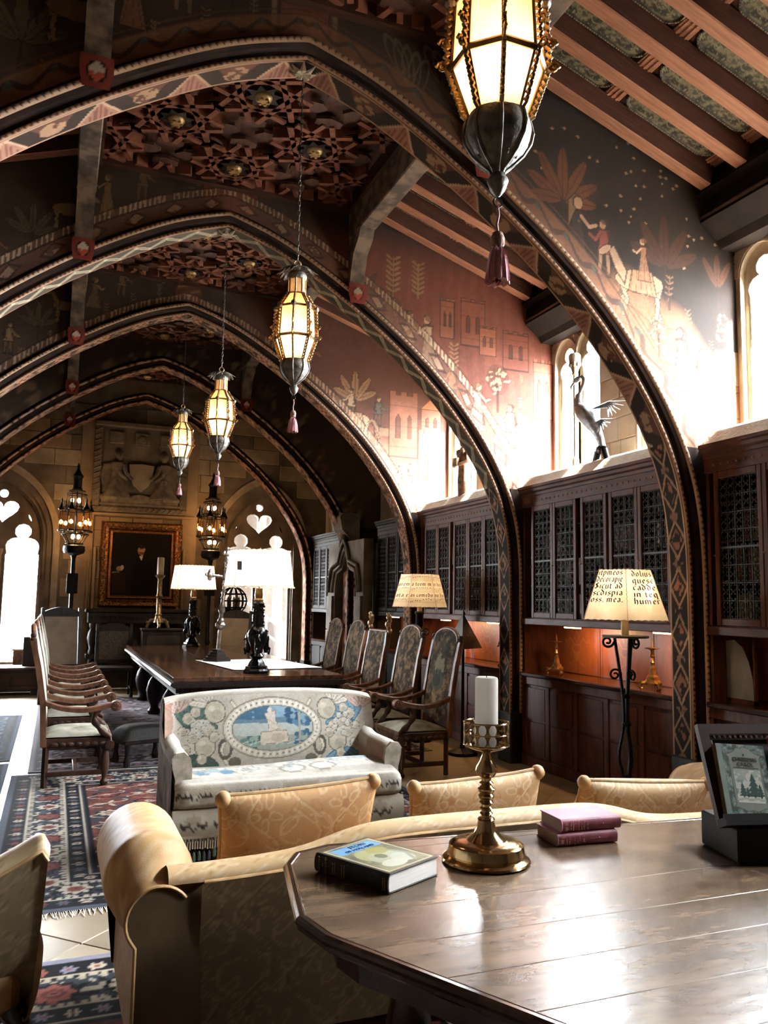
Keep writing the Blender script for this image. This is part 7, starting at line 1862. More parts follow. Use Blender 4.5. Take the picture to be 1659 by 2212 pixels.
MB().box((-.38, .06, .22), (.38, .62, .38), bev=.03).obj('seat_frame', mat('gold_cloth_plain', 'cda468', 'b88a4c'), T)
u, v, F = uvgrid(24, 24); xx = (u-.5)*2; yy = (v-.5)*2; painted_mesh('seat_cushion', np.stack([xx*.34, .36+yy*.28, .39+.09*(1-np.abs(xx)**6)*(1-np.abs(yy)**6)], 1), F, damask(xx*.34, yy*.28, seed=45), gold, T, smooth=True)

# ================================================================== polished table in front
FZ = .76
near_wood = mat('worn_polished_walnut', '7c634a', '3a2c1e', rough=.27, scale=7, stretch=(.8, 2.4, 1), coat=.35, bump=.05, bscale=11, fac=(.22, .80), detail=7)
near_edge = mat('table_edge_walnut', '4a3020', '2a1a12', rough=.22, scale=5, coat=.4)
OUT = [(.925, 2.83), (.79, 2.775), (.725, 2.66), (.642, 2.22), (.672, 2.07), (.97, 1.50), (1.22, 1.02), (1.36, .90), (2.10, .86), (2.34, 1.0), (2.74, 1.92), (2.76, 2.2), (2.62, 2.60), (2.47, 2.70)]
def clip_poly(P, axis, lo, hi):
    for sgn, lim in ((1, lo), (-1, hi)):
        Q = []
        for i in range(len(P)):
            a, b = P[i], P[(i+1) % len(P)]; da, db = sgn*(a[axis]-lim), sgn*(b[axis]-lim)
            if da >= 0: Q.append(a)
            if (da >= 0) != (db >= 0): t = da/(da-db); Q.append((a[0]+(b[0]-a[0])*t, a[1]+(b[1]-a[1])*t))
        P = Q
        if not P: return P
    return P
def shrink(P, k):
    c = (sum(p[0] for p in P)/len(P), sum(p[1] for p in P)/len(P)); out = []
    n = len(P)
    for i in range(n):
        a, b, d = Vector(P[i-1]), Vector(P[i]), Vector(P[(i+1) % n]); e1 = (b-a).normalized(); e2 = (d-b).normalized(); nn = Vector((-(e1.y+e2.y), e1.x+e2.x)); nn.normalize()
        s = 1 if nn.dot(Vector(c)-b) > 0 else -1; cosv = max(.5, abs(nn.dot(Vector((-e1.y, e1.x))))); out.append(tuple(b+nn*s*k/cosv))
    return out
T = thing('octagonal_table', 'worn polished walnut table with a faceted edge in front of the sofa', 'table', (1.7, 1.85, 0)); tx, ty = 1.7, 1.85
INN = shrink(OUT, .028)
for (ya, yb) in ((.5, 1.36), (1.36, 1.555), (1.555, 1.757), (1.757, 1.961), (1.961, 2.185), (2.185, 2.70), (2.70, 2.9)):
    P = clip_poly(INN, 1, ya+.0004, yb-.0004)
    if len(P) < 3: continue
    P = [(a-tx, b-ty) for a, b in P]; m = MB()
    top = [(a, b, FZ) for a, b in P]; n = len(P)
    inn = shrink(P, .0016); vs = [(a, b, FZ) for a, b in inn]+[(a, b, FZ-.0010) for a, b in P]+[(a, b, FZ-.03) for a, b in P]
    m.add(vs, [tuple(range(n))]+[(i, (i+1) % n, n+(i+1) % n, n+i) for i in range(n)]+[(n+i, n+(i+1) % n, 2*n+(i+1) % n, 2*n+i) for i in range(n)]+[tuple(range(3*n-1, 2*n-1, -1))]); m.obj('plank', near_wood, T)
rings = [(.030, FZ-.003), (.024, FZ+.0005), (.012, FZ+.001), (.004, FZ-.004), (.0, FZ-.012), (.002, FZ-.02), (.010, FZ-.026), (.008, FZ-.034), (.020, FZ-.044), (.030, FZ-.046), (.06, FZ-.046)]
m = MB(); n = len(OUT); vs = []
for k, z in rings: vs += [(a-tx, b-ty, z) for a, b in shrink(OUT, k)]
m.add(vs, [(j*n+i, j*n+(i+1) % n, (j+1)*n+(i+1) % n, (j+1)*n+i) for j in range(len(rings)-1) for i in range(n)]); m.obj('moulded_edge', near_edge, T)
P = shrink(OUT, .12); MB().prism([(a-tx, b-ty) for a, b in P], .10, ((1, 0, 0), (0, 1, 0), (0, 0, 1)), (0, 0, FZ-.146)).obj('apron', near_edge, T)
for (x, y) in ((-.62, .60), (.70, .50), (.55, -.6), (-.25, -.55)):
    MB().lathe([(.05, .0125), (.06, .04), (.045, .08), (.06, .16), (.075, .3), (.05, .42), (.045, .5), (.06, .54), (.06, .62)], (x, y, 0), 14).obj('leg', near_edge, T, smooth=40)
MB().tube([(-.62, .60, .12), (.55, -.6, .12)], .022, 8).tube([(.70, .5, .12), (-.25, -.55, .12)], .022, 8).obj('stretcher', near_edge, T)

# brass candlestick with a pierced gallery, and its candle
T = thing('candlestick', 'tall turned brass candlestick with a pierced cup on the polished table', 'candlestick', (1.362, 2.477, FZ+.001))
def Z_(y): return y
pr = [(.0, 0), (.140, 0), (.146, .006), (.142, .012), (.130, .018), (.124, .022), (.127, .030), (.122, .060), (.110, .068), (.085, .070), (.066, .073), (.060, .080), (.042, .098), (.031, .120), (.027, .142), (.029, .146), (.026, .150), (.018, .153)]
pr += [(.017, .160), (.022, .166), (.017, .172), (.016, .178), (.022, .184), (.016, .190), (.017, .198), (.024, .205), (.019, .212), (.025, .220), (.027, .228), (.021, .236), (.027, .244), (.029, .252), (.022, .258), (.016, .266), (.024, .272), (.016, .280), (.017, .290), (.030, .300), (.037, .314), (.034, .330), (.022, .350), (.015, .370), (.014, .380), (.030, .386), (.056, .394), (.072, .403), (.077, .408)]
pr = [(r, z*.915) for r, z in pr]
MB().lathe(pr, n=40, cap=False).obj('turned_stem', brass, T, smooth=28)
m = MB(); R0 = .076
for z, rr in ((.3733, .0025), (.410, .002), (.4465, .003)): m.tube([(R0*math.cos(k*PI/24), R0*math.sin(k*PI/24), z) for k in range(48)], rr, 6, closed=True)
for row in (0, 1):
    z0 = .3745+.0355*row
    for k in range(14):
        a = 2*PI*(k+.5)/14
        # hourglass-shaped bar between two oval openings
        L = []; Rr = []
        for j in range(9):
            z = z0+.035*j/8; w = .0042+.0085*abs(j/4-1)**2.2; L.append((a-w/R0, z)); Rr.append((a+w/R0, z))
        vs = [(r*math.cos(q), r*math.sin(q), z) for r in (R0-.0012, R0+.0012) for q, z in L+Rr[::-1]]; nn = 18
        m.add(vs, [tuple(range(nn)), tuple(range(2*nn-1, nn-1, -1))]+[(i, (i+1) % nn, nn+(i+1) % nn, nn+i) for i in range(nn)])
m.obj('pierced_gallery', brass, T)
MB().lathe([(.0, .362), (.06, .363), (.072, .370), (.074, .376)], n=24, cap=False).obj('cup', brass, T, smooth=40)
white_wax = translucent('white_wax', 'fbf8f2', clear=.0, c2='f4f0e8', scale=3)
c = thing('pillar_candle', 'white pillar candle standing in the pierced brass cup', 'candle', (1.362, 2.477, FZ+.3650))
MB().lathe([(.0, 0), (.037, 0), (.0385, .003), (.0385, .222), (.0365, .229), (.030, .2315), (.012, .228), (.0, .228)], n=32, cap=False).obj('wax_body', white_wax, c, smooth=45)
MB().tube([(0, 0, .227), (.001, .001, .234)], .0016, 5).obj('wick', ink_dark, c)

# ------------------------------------------------------------------ books on the table
page = mat('page_block', 'efece4', 'dedad0', rough=.8, scale=90, stretch=(.1, .1, 9), bump=.15)
page_brown = mat('browned_pages', '9a6a44', '7a5030', rough=.8, scale=80, stretch=(.1, .1, 9), bump=.15)
def book(name, label, loc, rz, L, D, H, cover_m, page_m, grp=None, round_spine=True):
    """spine along local x (length L) at y=0, pages towards +y (depth D), height H"""
    t = thing(name, label, 'book', loc, rz, grp); c = .0035; o = .004
    MB().box((o, .006, c), (L-o, D-o, H-c)).obj('pages', page_m, t)
    MB().box((0, .004, 0), (L, D, c), bev=.001).obj('back_board', cover_m, t); MB().box((0, .004, H-c), (L, D, H), bev=.001).obj('front_board', cover_m, t)
    P = []
    for k in range(9): a = PI*k/8; P.append((.006-.012*math.sin(a), H/2-H/2*math.cos(a)))
    for k in range(8, -1, -1): a = PI*k/8; P.append((.009-.012*math.sin(a)*.9, H/2-(H/2-c)*math.cos(a)))
    m = MB(); m.prism(P, L, ((0, 1, 0), (0, 0, 1), (1, 0, 0)), (0, 0, 0)); m.obj('spine', cover_m, t, smooth=40)
    return t
green_cloth = mat('dark_green_cloth', '4a4636', '38352a', rough=.7, scale=60, bump=.1); black_cloth = mat('black_book_cloth', '17181a', '0f1011', rough=.6, scale=60, bump=.1)
gold_ink = mat('gold_blocking', 'b89a5c', '8f7440', rough=.4, metal=.5)
d = Vector((.942-.80, 2.274-2.545)); ang = math.atan2(d.y, d.x)
T = book('picture_book', 'thick book with a painted cover and a blue title label lying on the polished table', (.800, 2.552, FZ+.002), ang, .30, .238, .056, black_cloth, page)
u, v, F = uvgrid(120, 96); x = .004+.292*u; y = .010+.224*v; p = Paint(x, y, '5a5440'); p.mask((x > .014) & (x < .288) & (y > .016) & (y < .228), 'd8cf9c'); p.mask((x > .020) & (x < .282) & (y > .022) & (y < .222), '7d7c5e')
n = fbm(x, y, 22, 4, 5); k = (x > .020) & (x < .282) & (y > .022) & (y < .222); p.mask(k & (n > .5), '96966e'); p.mask(k & (n < .38), '686a58')
p.mask((x > .03) & (x < .085) & (y > .03) & (y < .215), '6fb2e4'); p.ell(.15, .10, .06, .055, 'b5b478'); p.ell(.19, .13, .06, .07, 'b8bca0'); p.ell(.22, .16, .04, .04, 'c6ccb8'); p.ell(.17, .115, .022, .02, '75785a'); p.ell(.24, .10, .03, .05, 'd0d2bc'); p.ell(.12, .15, .035, .04, 'aaa658'); p.line([(.14, .18), (.2, .2), (.26, .17)], .014, '9aa090')
painted_mesh('cover_picture', np.stack([x, y, np.full_like(x, .0565)], 1), F, p.c, painted('glossy_print', rough=.3, spec=.5), T)
for i, (tx_, yy) in enumerate((('STORY', .16), ('OF', .19), ('HOLLAND', .10))):
    pass
blue_ink = mat('blue_print', '2f5f98', '2a5488', rough=.5)
put(text_mesh('STORY', .026, blue_ink, ((0, 1, 0), (-1, 0, 0), (0, 0, 1)), (.055, .14, .0572)), 'cover_lettering', T)
put(text_mesh('OF HOLLAND', .021, blue_ink, ((0, 1, 0), (-1, 0, 0), (0, 0, 1)), (.079, .125, .0572)), 'cover_lettering', T)
for i, (tx_, xx, sz) in enumerate((('THE STORY', .020, .009), ('OF', .034, .008), ('HOLLAND', .048, .011), ('I', .060, .009), ('ADAMS', .076, .006), ('PUTNAM', .112, .006), ('TEXT', .124, .006))):
    if i in (4, 5, 6): continue
    put(text_mesh(tx_, sz, gold_ink, ((0, 0, 1), (-1, 0, 0), (0, -1, 0)), (xx+.006, -.0068, .028)), 'spine_lettering', T)
m = MB(); r = random.Random(3)
for xx in (.078, .086, .116, .126, .280, .288):
    for q in range(9): m.box((xx, -.0072, .010+.004*q), (xx+.0035, -.0060, .010+.004*q+r.uniform(.001, .003)))
m.obj('spine_ornament', gold_ink, T, kind='stuff')
red_cloth = mat('faded_red_cloth', 'a4465c', '7e2e44', rough=.5, scale=14, bump=.08, bscale=200); red_top = mat('rose_faded_cloth', 'c4788c', 'b8687c', rough=.45, scale=9)
def red_book(z, dx, dy, label, rz):
    T = book('red_book', label, (1.688+dx, 2.534+dy, z), rz, .242, .150, .043, red_cloth, page_brown, 'red cloth books stacked on the table')
    MB().box((0.001, .006, .0430), (.241, .149, .0434)).obj('faded_cover', red_top, T)
    m = MB(); r = random.Random(int(z*1000))
    for xx, w in ((.012, .016), (.034, .004), (.044, .004), (.066, .003), (.078, .003), (.086, .003), (.100, .010)):
        for q in range(7):
            if r.random() < .75: m.box((xx, -.0068, .006+.0046*q), (xx+w*r.uniform(.6, 1), -.0058, .006+.0046*q+.003))
    m.box((.13, -.0066, .0215), (.20, -.0058, .0225)); m.ball((.165, -.006, .022), .004, 6, 4)
    m.obj('spine_gilding', mat('worn_gold_blocking', 'c08a68', '9a6448', rough=.5), T, kind='stuff')
    for xe in (.001, .241): MB().tube([(xe, .006, .002), (xe, -.004, .01), (xe, -.006, .022), (xe, -.004, .034), (xe, .006, .042)], .0016, 5).obj('worn_cap', mat('frayed_cloth', 'd4a0a4', 'b87f86', rough=.9), T)
red_book(FZ+.002, -.016, -.004, 'faded red cloth book with browned pages, lower of the two stacked on the table', -.06)
red_book(FZ+.0470, .004, .0, 'faded red cloth book with a rose-pink top, upper of the two stacked on the table', -.05)
# book rest with a green-grey story book and a red one
rest_w = mat('rest_mahogany', '42200f', '24120c', rough=.5, spec=.25, scale=5, stretch=(1, 5, 1))
yaw = math.radians(-14); T = thing('book_rest', 'dark mahogany book rest with a framed sloping board at the right edge of the table', 'book rest', (2.095, 2.20, FZ+.002), yaw)
MB().box((.045, -.02, 0), (.62, .22, .118), bev=.006).obj('base_box', black_case, T)
LN = math.radians(24); ax = Vector((1, 0, 0)); up = Vector((0, math.sin(LN), math.cos(LN))); nn = Vector((0, -math.cos(LN), math.sin(LN))); b0 = Vector((0, .02, .118))
def slab(m, x0, x1, s0, s1, d0, d1):
    q = [b0+ax*x+up*s+nn*d for x, s, d in ((x0, s0, d0), (x1, s0, d0), (x1, s1, d0), (x0, s1, d0), (x0, s0, d1), (x1, s0, d1), (x1, s1, d1), (x0, s1, d1))]
    m.add(q, [(0, 3, 2, 1), (4, 5, 6, 7), (0, 1, 5, 4), (1, 2, 6, 5), (2, 3, 7, 6), (3, 0, 4, 7)])
m = MB(); slab(m, 0, .035, 0, .335, -.012, .012); slab(m, .575, .61, 0, .335, -.012, .012); slab(m, .035, .575, .30, .335, -.012, .012); slab(m, .035, .575, 0, .04, -.012, .012); m.obj('rest_frame', rest_w, T)
m = MB(); slab(m, .05, .56, .05, .29, -.010, -.002); m.obj('rest_panel', black_oak, T)
m = MB()
for k in range(26): slab(m, .04+.02*k, .052+.02*k, .285, .297, .0, .006)
slab(m, .040, .57, .281, .285, 0, .005); m.obj('carved_bead', rest_w, T, kind='stuff')
m = MB(); slab(m, -.002, .612, -.012, .014, .0, .055); slab(m, -.002, .612, .014, .024, .045, .055); m.obj('ledge', black_case, T)
# the leaning story book
q = Matrix.Translation(T.location) @ Matrix.Rotation(yaw, 4, 'Z')
B = thing('story_book', 'worn grey-green story book titled A Christmas Carol leaning on the book rest', 'book')
roll = math.radians(-4); e1 = (ax*math.cos(roll)+up*math.sin(roll)); e2 = (-ax*math.sin(roll)+up*math.cos(roll)); org = b0+ax*.020+up*.027+nn*.014
mt = Matrix(((e1.x, e2.x, nn.x, org.x), (e1.y, e2.y, nn.y, org.y), (e1.z, e2.z, nn.z, org.z), (0, 0, 0, 1))); B.matrix_world = q @ mt
gg = mat('grey_green_cloth', '75877e', '5f7068', rough=.7, scale=30, bump=.1)
BW, BH, BT = .175, .235, .022
MB().box((0, 0, 0), (BW, BH, .003), bev=.001).obj('back_board', gg, B); MB().box((.004, .003, .003), (BW-.003, BH-.003, BT-.003)).obj('pages', page_brown, B); MB().box((-.003, 0, 0), (.004, BH, BT), bev=.002).obj('spine', mat('worn_brown_spine', '7a6450', '584636', rough=.7, scale=40), B)
u, v, F = uvgrid(140, 186); x = BW*u; y = BH*v; p = Paint(x, y, '6f827a'); n = fbm(x, y, 60, 4, 3); brd = (x < .045) | (x > BW-.028) | (y < .03) | (y > BH-.02)
p.mask((x > .020) & (n > .52) & brd, '4c5a54'); p.mask((x > .020) & (n < .36) & brd, '93a198'); p.mask(x < .018, '84968c')
p.poly([(.030, .20), (.045, .203), (.062, .212), (.072, .224), (.085, .222), (.098, .228), (.118, .222), (.128, .212), (.145, .203), (.158, .20), (.152, .19), (.152, .035), (.158, .026), (.14, .022), (.112, .012), (.095, .016), (.078, .012), (.05, .022), (.034, .026), (.040, .035), (.040, .19)], '8b9284', line='566259', lw=.0025)
p.poly([(.048, .150), (.146, .150), (.146, .040), (.048, .040)], 'cdd0c4', line='5a665e', lw=.002)
r = random.Random(5)
k = (x > .048) & (x < .146) & (y > .04) & (y < .15); p.mask(k & (y > .10) & (n > .5), 'a9b2a6'); p.mask(k & (y > .06) & (y < .115) & (n > .55), '8a9a90'); p.mask(k & (y < .066), 'dcdfd4')
# a plain winter scene: dark fir trees in the snow
for cx, cy, h in ((.112, .052, .085), (.072, .056, .050), (.134, .058, .045), (.088, .060, .03)):
    for j in range(4): z0 = cy+h*.2*j; w = h*.34*(1-.2*j); p.poly([(cx-w, z0+h*.1), (cx+w, z0+h*.1), (cx, z0+h*.42)], '2f5048')
    p.line([(cx, cy), (cx, cy+h*.15)], .005, '2a2a26')
for j in range(5): p.ell(.056+.02*j, .05+.004*(j % 2), .012, .004, 'b4bcb2')
p.noise(40, .12, 3, 6)
painted_mesh('front_board', np.stack([x, y, np.full_like(x, BT+.0004)], 1), F, p.c, painted('printed_cloth', rough=.65, wear=.1), B)
MB().box((0, 0, BT-.003), (BW, BH, BT), bev=.001).obj('cover_board', gg, B)
dk = mat('dark_green_print', '2c3e3c', '243432', rough=.6); FRM = ((1, 0, 0), (0, 1, 0), (0, 0, 1))
put(text_mesh('A', .012, dk, FRM, (.095, .196, BT+.001)), 'title_lettering', B); put(text_mesh('CHRISTMAS', .0185, dk, FRM, (.096, .178, BT+.001), sx=.92), 'title_lettering', B); put(text_mesh('CAROL', .0185, dk, FRM, (.096, .161, BT+.001)), 'title_lettering', B)
m = MB()
for j in range(14): m.box((.052+.0065*j, .1535, BT+.0008), (.052+.0065*j+.004, .1565, BT+.0012))
m.obj('author_line', dk, B, kind='stuff')
B2 = thing('crimson_book', 'crimson book with a frayed spine leaning at the very right edge on the book rest', 'book')
org = b0+ax*.222+up*.030+nn*.012; mt = Matrix(((e1.x, e2.x, nn.x, org.x), (e1.y, e2.y, nn.y, org.y), (e1.z, e2.z, nn.z, org.z), (0, 0, 0, 1))); B2.matrix_world = q @ mt
crim = mat('crimson_cloth', 'a82c3c', '84202e', rough=.45, scale=14)
MB().box((.008, 0, 0), (.16, .25, .004), bev=.001).box((.008, 0, .034), (.16, .25, .038), bev=.001).obj('cover_board', crim, B2); MB().box((.012, .004, .004), (.156, .246, .034)).obj('pages', page_brown, B2)
m = MB(); m.prism([(.010-.010*math.sin(a), .019-.019*math.cos(a)) for a in [PI*k/8 for k in range(9)]], .25, ((1, 0, 0), (0, 0, 1), (0, 1, 0)), (0, 0, 0)); m.obj('spine', crim, B2, smooth=50)
m = MB()
for k in range(7): m.tube([(.004+.002*k, .248, .006+.005*k), (.004+.0025*k, .256+.003*(k % 3), .007+.005*k)], .001, 4)
m.obj('frayed_cap', mat('frayed_cloth', 'd4a0a4', 'b87f86'), B2)

# ================================================================== carpets, low pieces on the floor, the terrace outside
carpet = painted('carpet_pile', rough=1., bump=.4, bscale=260, spec=.1, wear=.15)
def rug(name, label, x0, x1, y0, y1, h, pal, seed, bw=.55, fringe=None, motif=.30):
    nx, ny = int((x1-x0)/h)+1, int((y1-y0)/h)+1; u, v, F = uvgrid(nx, ny); X = x0+(x1-x0)*u; Y = y0+(y1-y0)*v
    p = Paint(X, Y, pal[0]); e = np.minimum(np.minimum(X-x0, x1-X), np.minimum(Y-y0, y1-Y)); r = random.Random(seed)
    n = fbm(X, Y, 13, 4, seed); p.mask(n > .58, pal[1]); p.mask(n < .36, pal[2])
    def rose(cx, cy, s, a, b, c):
        p.ell(cx, cy, s*1.25, s*1.1, pal[5]); 
        for k in range(8): t = k*PI/4; p.ell(cx+s*.72*math.cos(t), cy+s*.66*math.sin(t), s*.36, s*.26, a, t)
        p.ell(cx, cy, s*.55, s*.5, b); p.ell(cx, cy, s*.28, s*.25, c); p.ell(cx, cy, s*.1, s*.1, pal[5])
    area = (x1-x0)*(y1-y0); 
    gx = int((x1-x0)/motif); gy = int((y1-y0)/motif)
    for i in range(gx):
        for j in range(gy):
            cx, cy = x0+(i+.5)*motif, y0+(j+.5)*motif
            if min(cx-x0, x1-cx, cy-y0, y1-cy) < bw: continue
            if (i+j) % 2 == 0: rose(cx, cy, motif*.30, r.choice(pal[3:5]), pal[1], pal[3])
            else:
                for k in range(6): t = k*PI/3+r.random(); p.ell(cx+motif*.2*math.cos(t), cy+motif*.2*math.sin(t), motif*.16, motif*.05, r.choice([pal[3], pal[4], pal[1]]), t)
            P = [(cx+motif*.5*math.cos(q*.5+i), cy-motif*.4+motif*.08*q) for q in range(11)]; p.line(P, .014, pal[3], .8)
    b = e < bw; p.mask(b, pal[2]); lines = [(.0, pal[5]), (.03, pal[6]), (.06, pal[5])]
    p.mask(e < .05, pal[6]); p.mask((e > .05) & (e < .065), pal[5])
    def along(d0, d1): return (e > d0) & (e < d1)
    p.mask(along(.065, .17), pal[5]); p.mask(along(.17, .185), pal[3]); p.mask(along(.185, .21), pal[5]); p.mask(along(bw-.16, bw-.05), pal[5]); p.mask(along(bw-.05, bw-.035), pal[3]); p.mask(along(bw-.17, bw-.16), pal[3]); p.mask(along(bw-.02, bw), pal[5])
    n2 = fbm(X, Y, 26, 3, seed+2); p.mask(b & (n2 > .60) & along(.21, bw-.17), pal[3]); p.mask(b & (n2 < .36) & along(.21, bw-.17), pal[5])
    def run(d, s, pitch, cols):
        for side in range(4):
            L = (x1-x0) if side < 2 else (y1-y0); k = int((L-2*d)/pitch)
            for q in range(k):
                t = d+pitch*(q+.5); cx, cy = [(x0+t, y0+d), (x0+t, y1-d), (x0+d, y0+t), (x1-d, y0+t)][side]; c = cols[q % len(cols)]
                if s > .045: rose(cx, cy, s, c, pal[1], pal[4])
                else:
                    for w in range(6): a = w*PI/3; p.ell(cx+s*.6*math.cos(a), cy+s*.6*math.sin(a), s*.4, s*.26, c, a)
                    p.ell(cx, cy, s*.3, s*.3, pal[4])
    run(.118, .038, .115, [pal[3], pal[4], pal[6]]); run(bw-.105, .036, .11, [pal[3], pal[6]]); run((bw+.04)/2, .085, .30, [pal[3], pal[4]])
    for d in (.197, bw-.19):
        t = np.where(np.abs(np.minimum(X-x0, x1-X)-e) < 1e-9, Y, X); p.mask((np.abs(e-d) < .010) & (np.mod(t, .045) < .026), pal[3])
    p.noise(70, .18, 3, 7)
    Z = .008+.003*fbm(X, Y, 5, 2, 1); o = painted_mesh(name, np.stack([X, Y, Z], 1), F, p.c, carpet)
    m = MB(); m.box((x0, y0, .001), (x1, y1, .007)); m.obj('backing', mat('rug_backing', '3a3630', rough=1.), o)
    if fringe:
        m = MB(); rr = random.Random(seed); nfr = int((x1-x0)/.010)
        for yy, s in ((y0, -1), (y1, 1)):
            for k in range(nfr):
                x = x0+.010*k; L = rr.uniform(.06, .10); dx = rr.uniform(-.02, .02); m.add([(x, yy, .008), (x+.005, yy, .008), (x+dx+.004, yy+s*L, .003), (x+dx, yy+s*L, .003)], [(0, 1, 2, 3)])
        m.obj('fringe', mat('white_rug_fringe', 'd8d4c8', 'b8b2a4', rough=1.), o, kind='stuff')
    return tag(o, label, 'rug')
# palette: field, accent, shade, light, second light, dark, edge
PA = ('5a3a34', '7a3e38', '3c4450', 'c8bca4', 'a85a50', '1c1c22', '8a8aa0')
PB = ('5a322c', '743e36', '363c48', 'a89f90', '6a3430', '191b22', '4a505e')
PC = ('6a606a', '7c727a', '48424a', 'a49aa0', '80585a', '2e2a32', '7a747c')
PD = ('2a3446', '3a475c', '1f2836', '5a6a80', '46546a', '141a24', '4a566a')
rug('carpet', 'patterned carpet under the gold armchair, nearest the lower left corner', -1.3, 2.4, 1.9, 4.06, .0125, PA, 3, bw=.62)
rug('carpet', 'patterned carpet with a white fringed end, running under the settee', -.28, 2.9, 4.66, 8.2, .0135, PB, 5, bw=.60, fringe=True)
rug('carpet', 'faded lilac carpet under the long library table', -.15, 3.9, 8.3, 14.0, .03, PC, 7, bw=.7, motif=.5)
rug('runner_carpet', 'dark blue runner at the left, nearer to us', -1.9, -.33, 5.2, 8.8, .025, PD, 9, bw=.5)
rug('runner_carpet', 'dark blue runner at the left, farther away towards the bright window', -1.9, -.33, 8.95, 12.3, .03, PD, 11, bw=.5)
# black footstool beside the settee
T = thing('footstool', 'low black upholstered footstool in shadow at the near left corner of the table', 'stool', (.86, 8.50, 0), .3)
blk = mat('black_hide', '14130f', '0c0b0a', rough=.7, scale=20, bump=.3)
for sx in (-1, 1):
    for sy in (-1, 1): MB().lathe([(.03, 0), (.035, .04), (.02, .1), (.03, .22)], (sx*.2, sy*.14, 0), 8).obj('leg', black_oak, T)
m = MB(); u = [i/12 for i in range(13)]; m.grid([[((a-.5)*.52, (b-.5)*.38, .24+.13*max(0, (1-abs(2*a-1)**4)*(1-abs(2*b-1)**4))**.5) for b in u] for a in u], 13, 13); m.obj('padded_top', blk, T, smooth=60)
MB().box((-.25, -.18, .20), (.25, .18, .25), bev=.01).obj('rail', black_oak, T)
# window seat chest, carved block and black box at the far left
T = thing('window_chest', 'low dark oak chest with moulded front under the bright end window at the left', 'chest', (-.95, 15.0, 0))
MB().box((-.75, -.28, .06), (.75, .28, .40)).obj('chest_body', black_oak, T); MB().box((-.79, -.31, .40), (.79, .31, .45), bev=.012).obj('lid', oak_x, T)
for z in (.10, .30): MB().box((-.77, -.30, z), (.77, -.28, z+.05), bev=.01).obj('moulding', oak, T)
for k in range(4): MB().box((-.70+.36*k, -.29, .16), (-.40+.36*k, -.275, .29), bev=.008).obj('panel', oak, T)
for sx in (-1, 1): MB().box((sx*.7-.05, -.26, 0), (sx*.7+.05, .26, .06)).obj('foot', black_oak, T)
T = thing('black_box', 'upright black box standing by the bright end window', 'box', (-.36, 15.1, .45))
MB().box((-.10, -.10, 0), (.10, .10, .46), bev=.008).obj('body', black_oak, T); MB().box((-.105, -.105, .46), (.105, .105, .48), bev=.006).obj('lid', black_oak, T)
T = thing('carved_stone_block', 'small carved stone block on the sill of the bright end window', 'carving', (-.50, 15.62, .43))
MB().box((-.13, -.10, 0), (.13, .10, .24), bev=.01).obj('block', stone_b, T)
m = MB()
for k in range(7): m.ball((-.10+.033*k, -.10, .12+.05*math.sin(k*2.1)), .035, 7, 5, (1, .6, 1))
m.obj('carving', stone_b, T, smooth=50); MB().box((-.15, -.12, .24), (.15, .12, .27), bev=.008).obj('cap', stone, T)
# terrace outside the end wall
g = struct('ground', 'pale paved terrace outside the end windows'); MB().box((-14, YB+.45, -.4), (18, 60, -.15)).obj('paving', mat('pale_paving', 'd8d2c4', 'c4bdae', rough=.8), g)
g2_ = struct('ground_2', 'pale ground outside the side windows'); MB().box((XR+.4, -20, -1.2), (60, YB+.4, -1.0)).obj('paving', mat('pale_paving', 'd8d2c4', 'c4bdae'), g2_)
porch = struct('roof', 'timber porch roof outside the end windows')
dk_ = mat('shaded_porch_wall', '4a4038', '3a322c', rough=.9)
MB().box((2.4, YB+2.7, -.15), (7.0, YB+2.9, 4.2)).obj('porch_wall', dk_, porch); MB().box((5.4, YB+.6, -.15), (5.6, YB+2.7, 4.2)).obj('porch_side', dk_, porch); MB().box((2.3, YB+.5, -.16), (5.5, YB+2.7, -.14)).obj('porch_floor', dk_, porch)
red_t = mat('red_eave_timber', 'a06a58', '7a4a3c', rough=.7, stretch=(1, 6, 1))
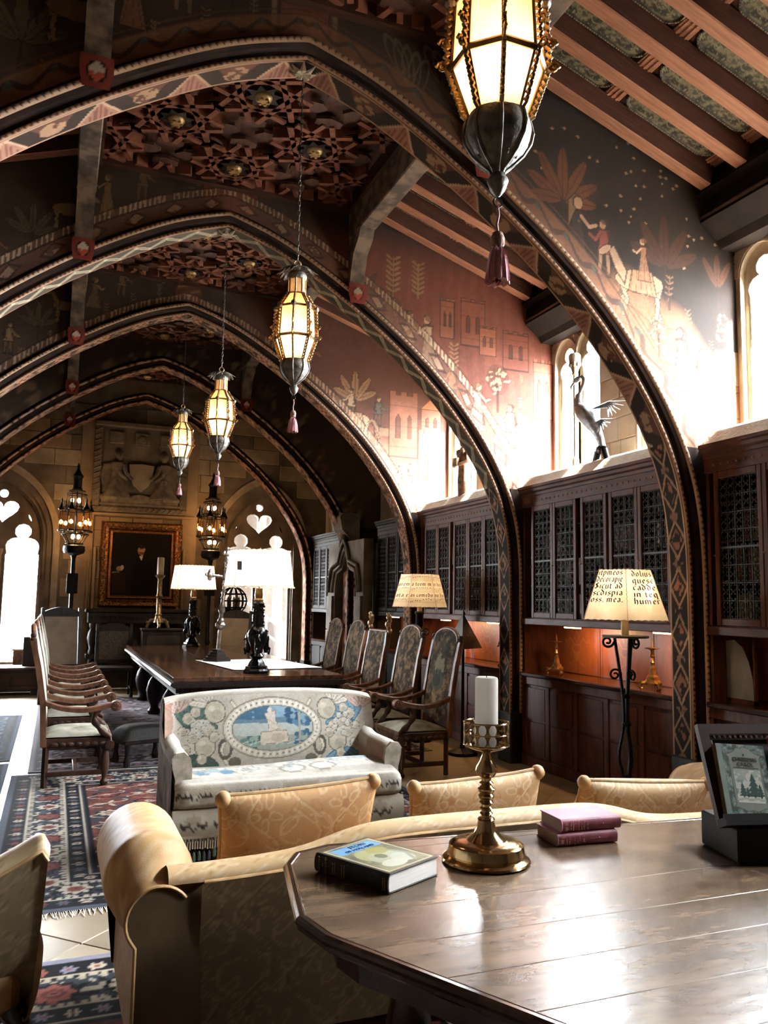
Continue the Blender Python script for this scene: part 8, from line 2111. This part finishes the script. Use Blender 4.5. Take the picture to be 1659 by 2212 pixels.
for x0, x1 in ((2.3, 6.5),): MB().box((x0+.3, YB+.45, 4.05), (x1, YB+3.4, 4.2)).obj('porch_deck', board, porch)
for k in range(7): MB().box((2.4+.62*k, YB+.6, 3.90), (2.52+.62*k, YB+3.4, 4.05)).obj('porch_rafter', red_t, porch)
for k in range(3): MB().box((-2.6, YB+.9+.28*k, 3.45+.10*k), (.2, YB+1.02+.28*k, 3.57+.10*k)).obj('eave_beam', red_t, porch)
vein = mat('streaked_marble', 'b09c78', '5f4e38', rough=.4, scale=5, stretch=(6, 6, .4))
for i, x in enumerate((3.02, 3.98, 4.42)):
    T = thing('porch_column', ['streaked marble porch column outside, left half of the right end window', 'streaked marble porch column outside, middle of the right end window', 'streaked marble porch column outside, at the right jamb of the right end window'][i], 'column', (x, YB+1.3+.2*i, -.15), 0, 'marble columns of the porch')
    MB().lathe([(.17, 0), (.17, .08), (.12, .14), (.11, .2), (.10, 3.7), (.13, 3.76), (.17, 3.86), (.17, 4.1)], n=16).obj('shaft', vein, T, smooth=40)
T = thing('handrail', 'pale metal stair handrail seen through the right end window', 'railing', (0, 0, 0)); T.location = (3.7, YB+.8, -.15); rail = mat('pale_metal', 'c8ccd0', 'a8acb0', rough=.4, metal=.6)
MB().tube([(-.95, 0, 1.2), (-.35, 0, 1.55)], .03, 8).tube([(-.2, 0, 1.75), (.85, 0, 1.0)], .028, 8).tube([(-.2, 0, 1.42), (.85, 0, .67)], .022, 8).obj('rail', rail, T)
for x, h in ((-.95, 1.2), (.28, 1.42), (.85, 1.25), (.62, 1.16)): MB().lathe([(.05, 0), (.05, .02), (.022, .03), (.022, h)], (x, 0, 0), 8).obj('post', rail, T)
MB().box((-1.2, .5, 0), (1.3, .6, 1.3)).obj('screen_panel', black_oak, T)
# everything that stands on a carpet is raised by the pile
for o in bpy.data.objects:
    if o.parent is None and o.get('category') and o.name.split('.')[0] in ('armchair', 'settee', 'sofa', 'gold_armchair', 'footstool'): o.location.z += .0125
for n in ('side_chair', 'side_chair.001'): bpy.data.objects[n].location.z += .0125
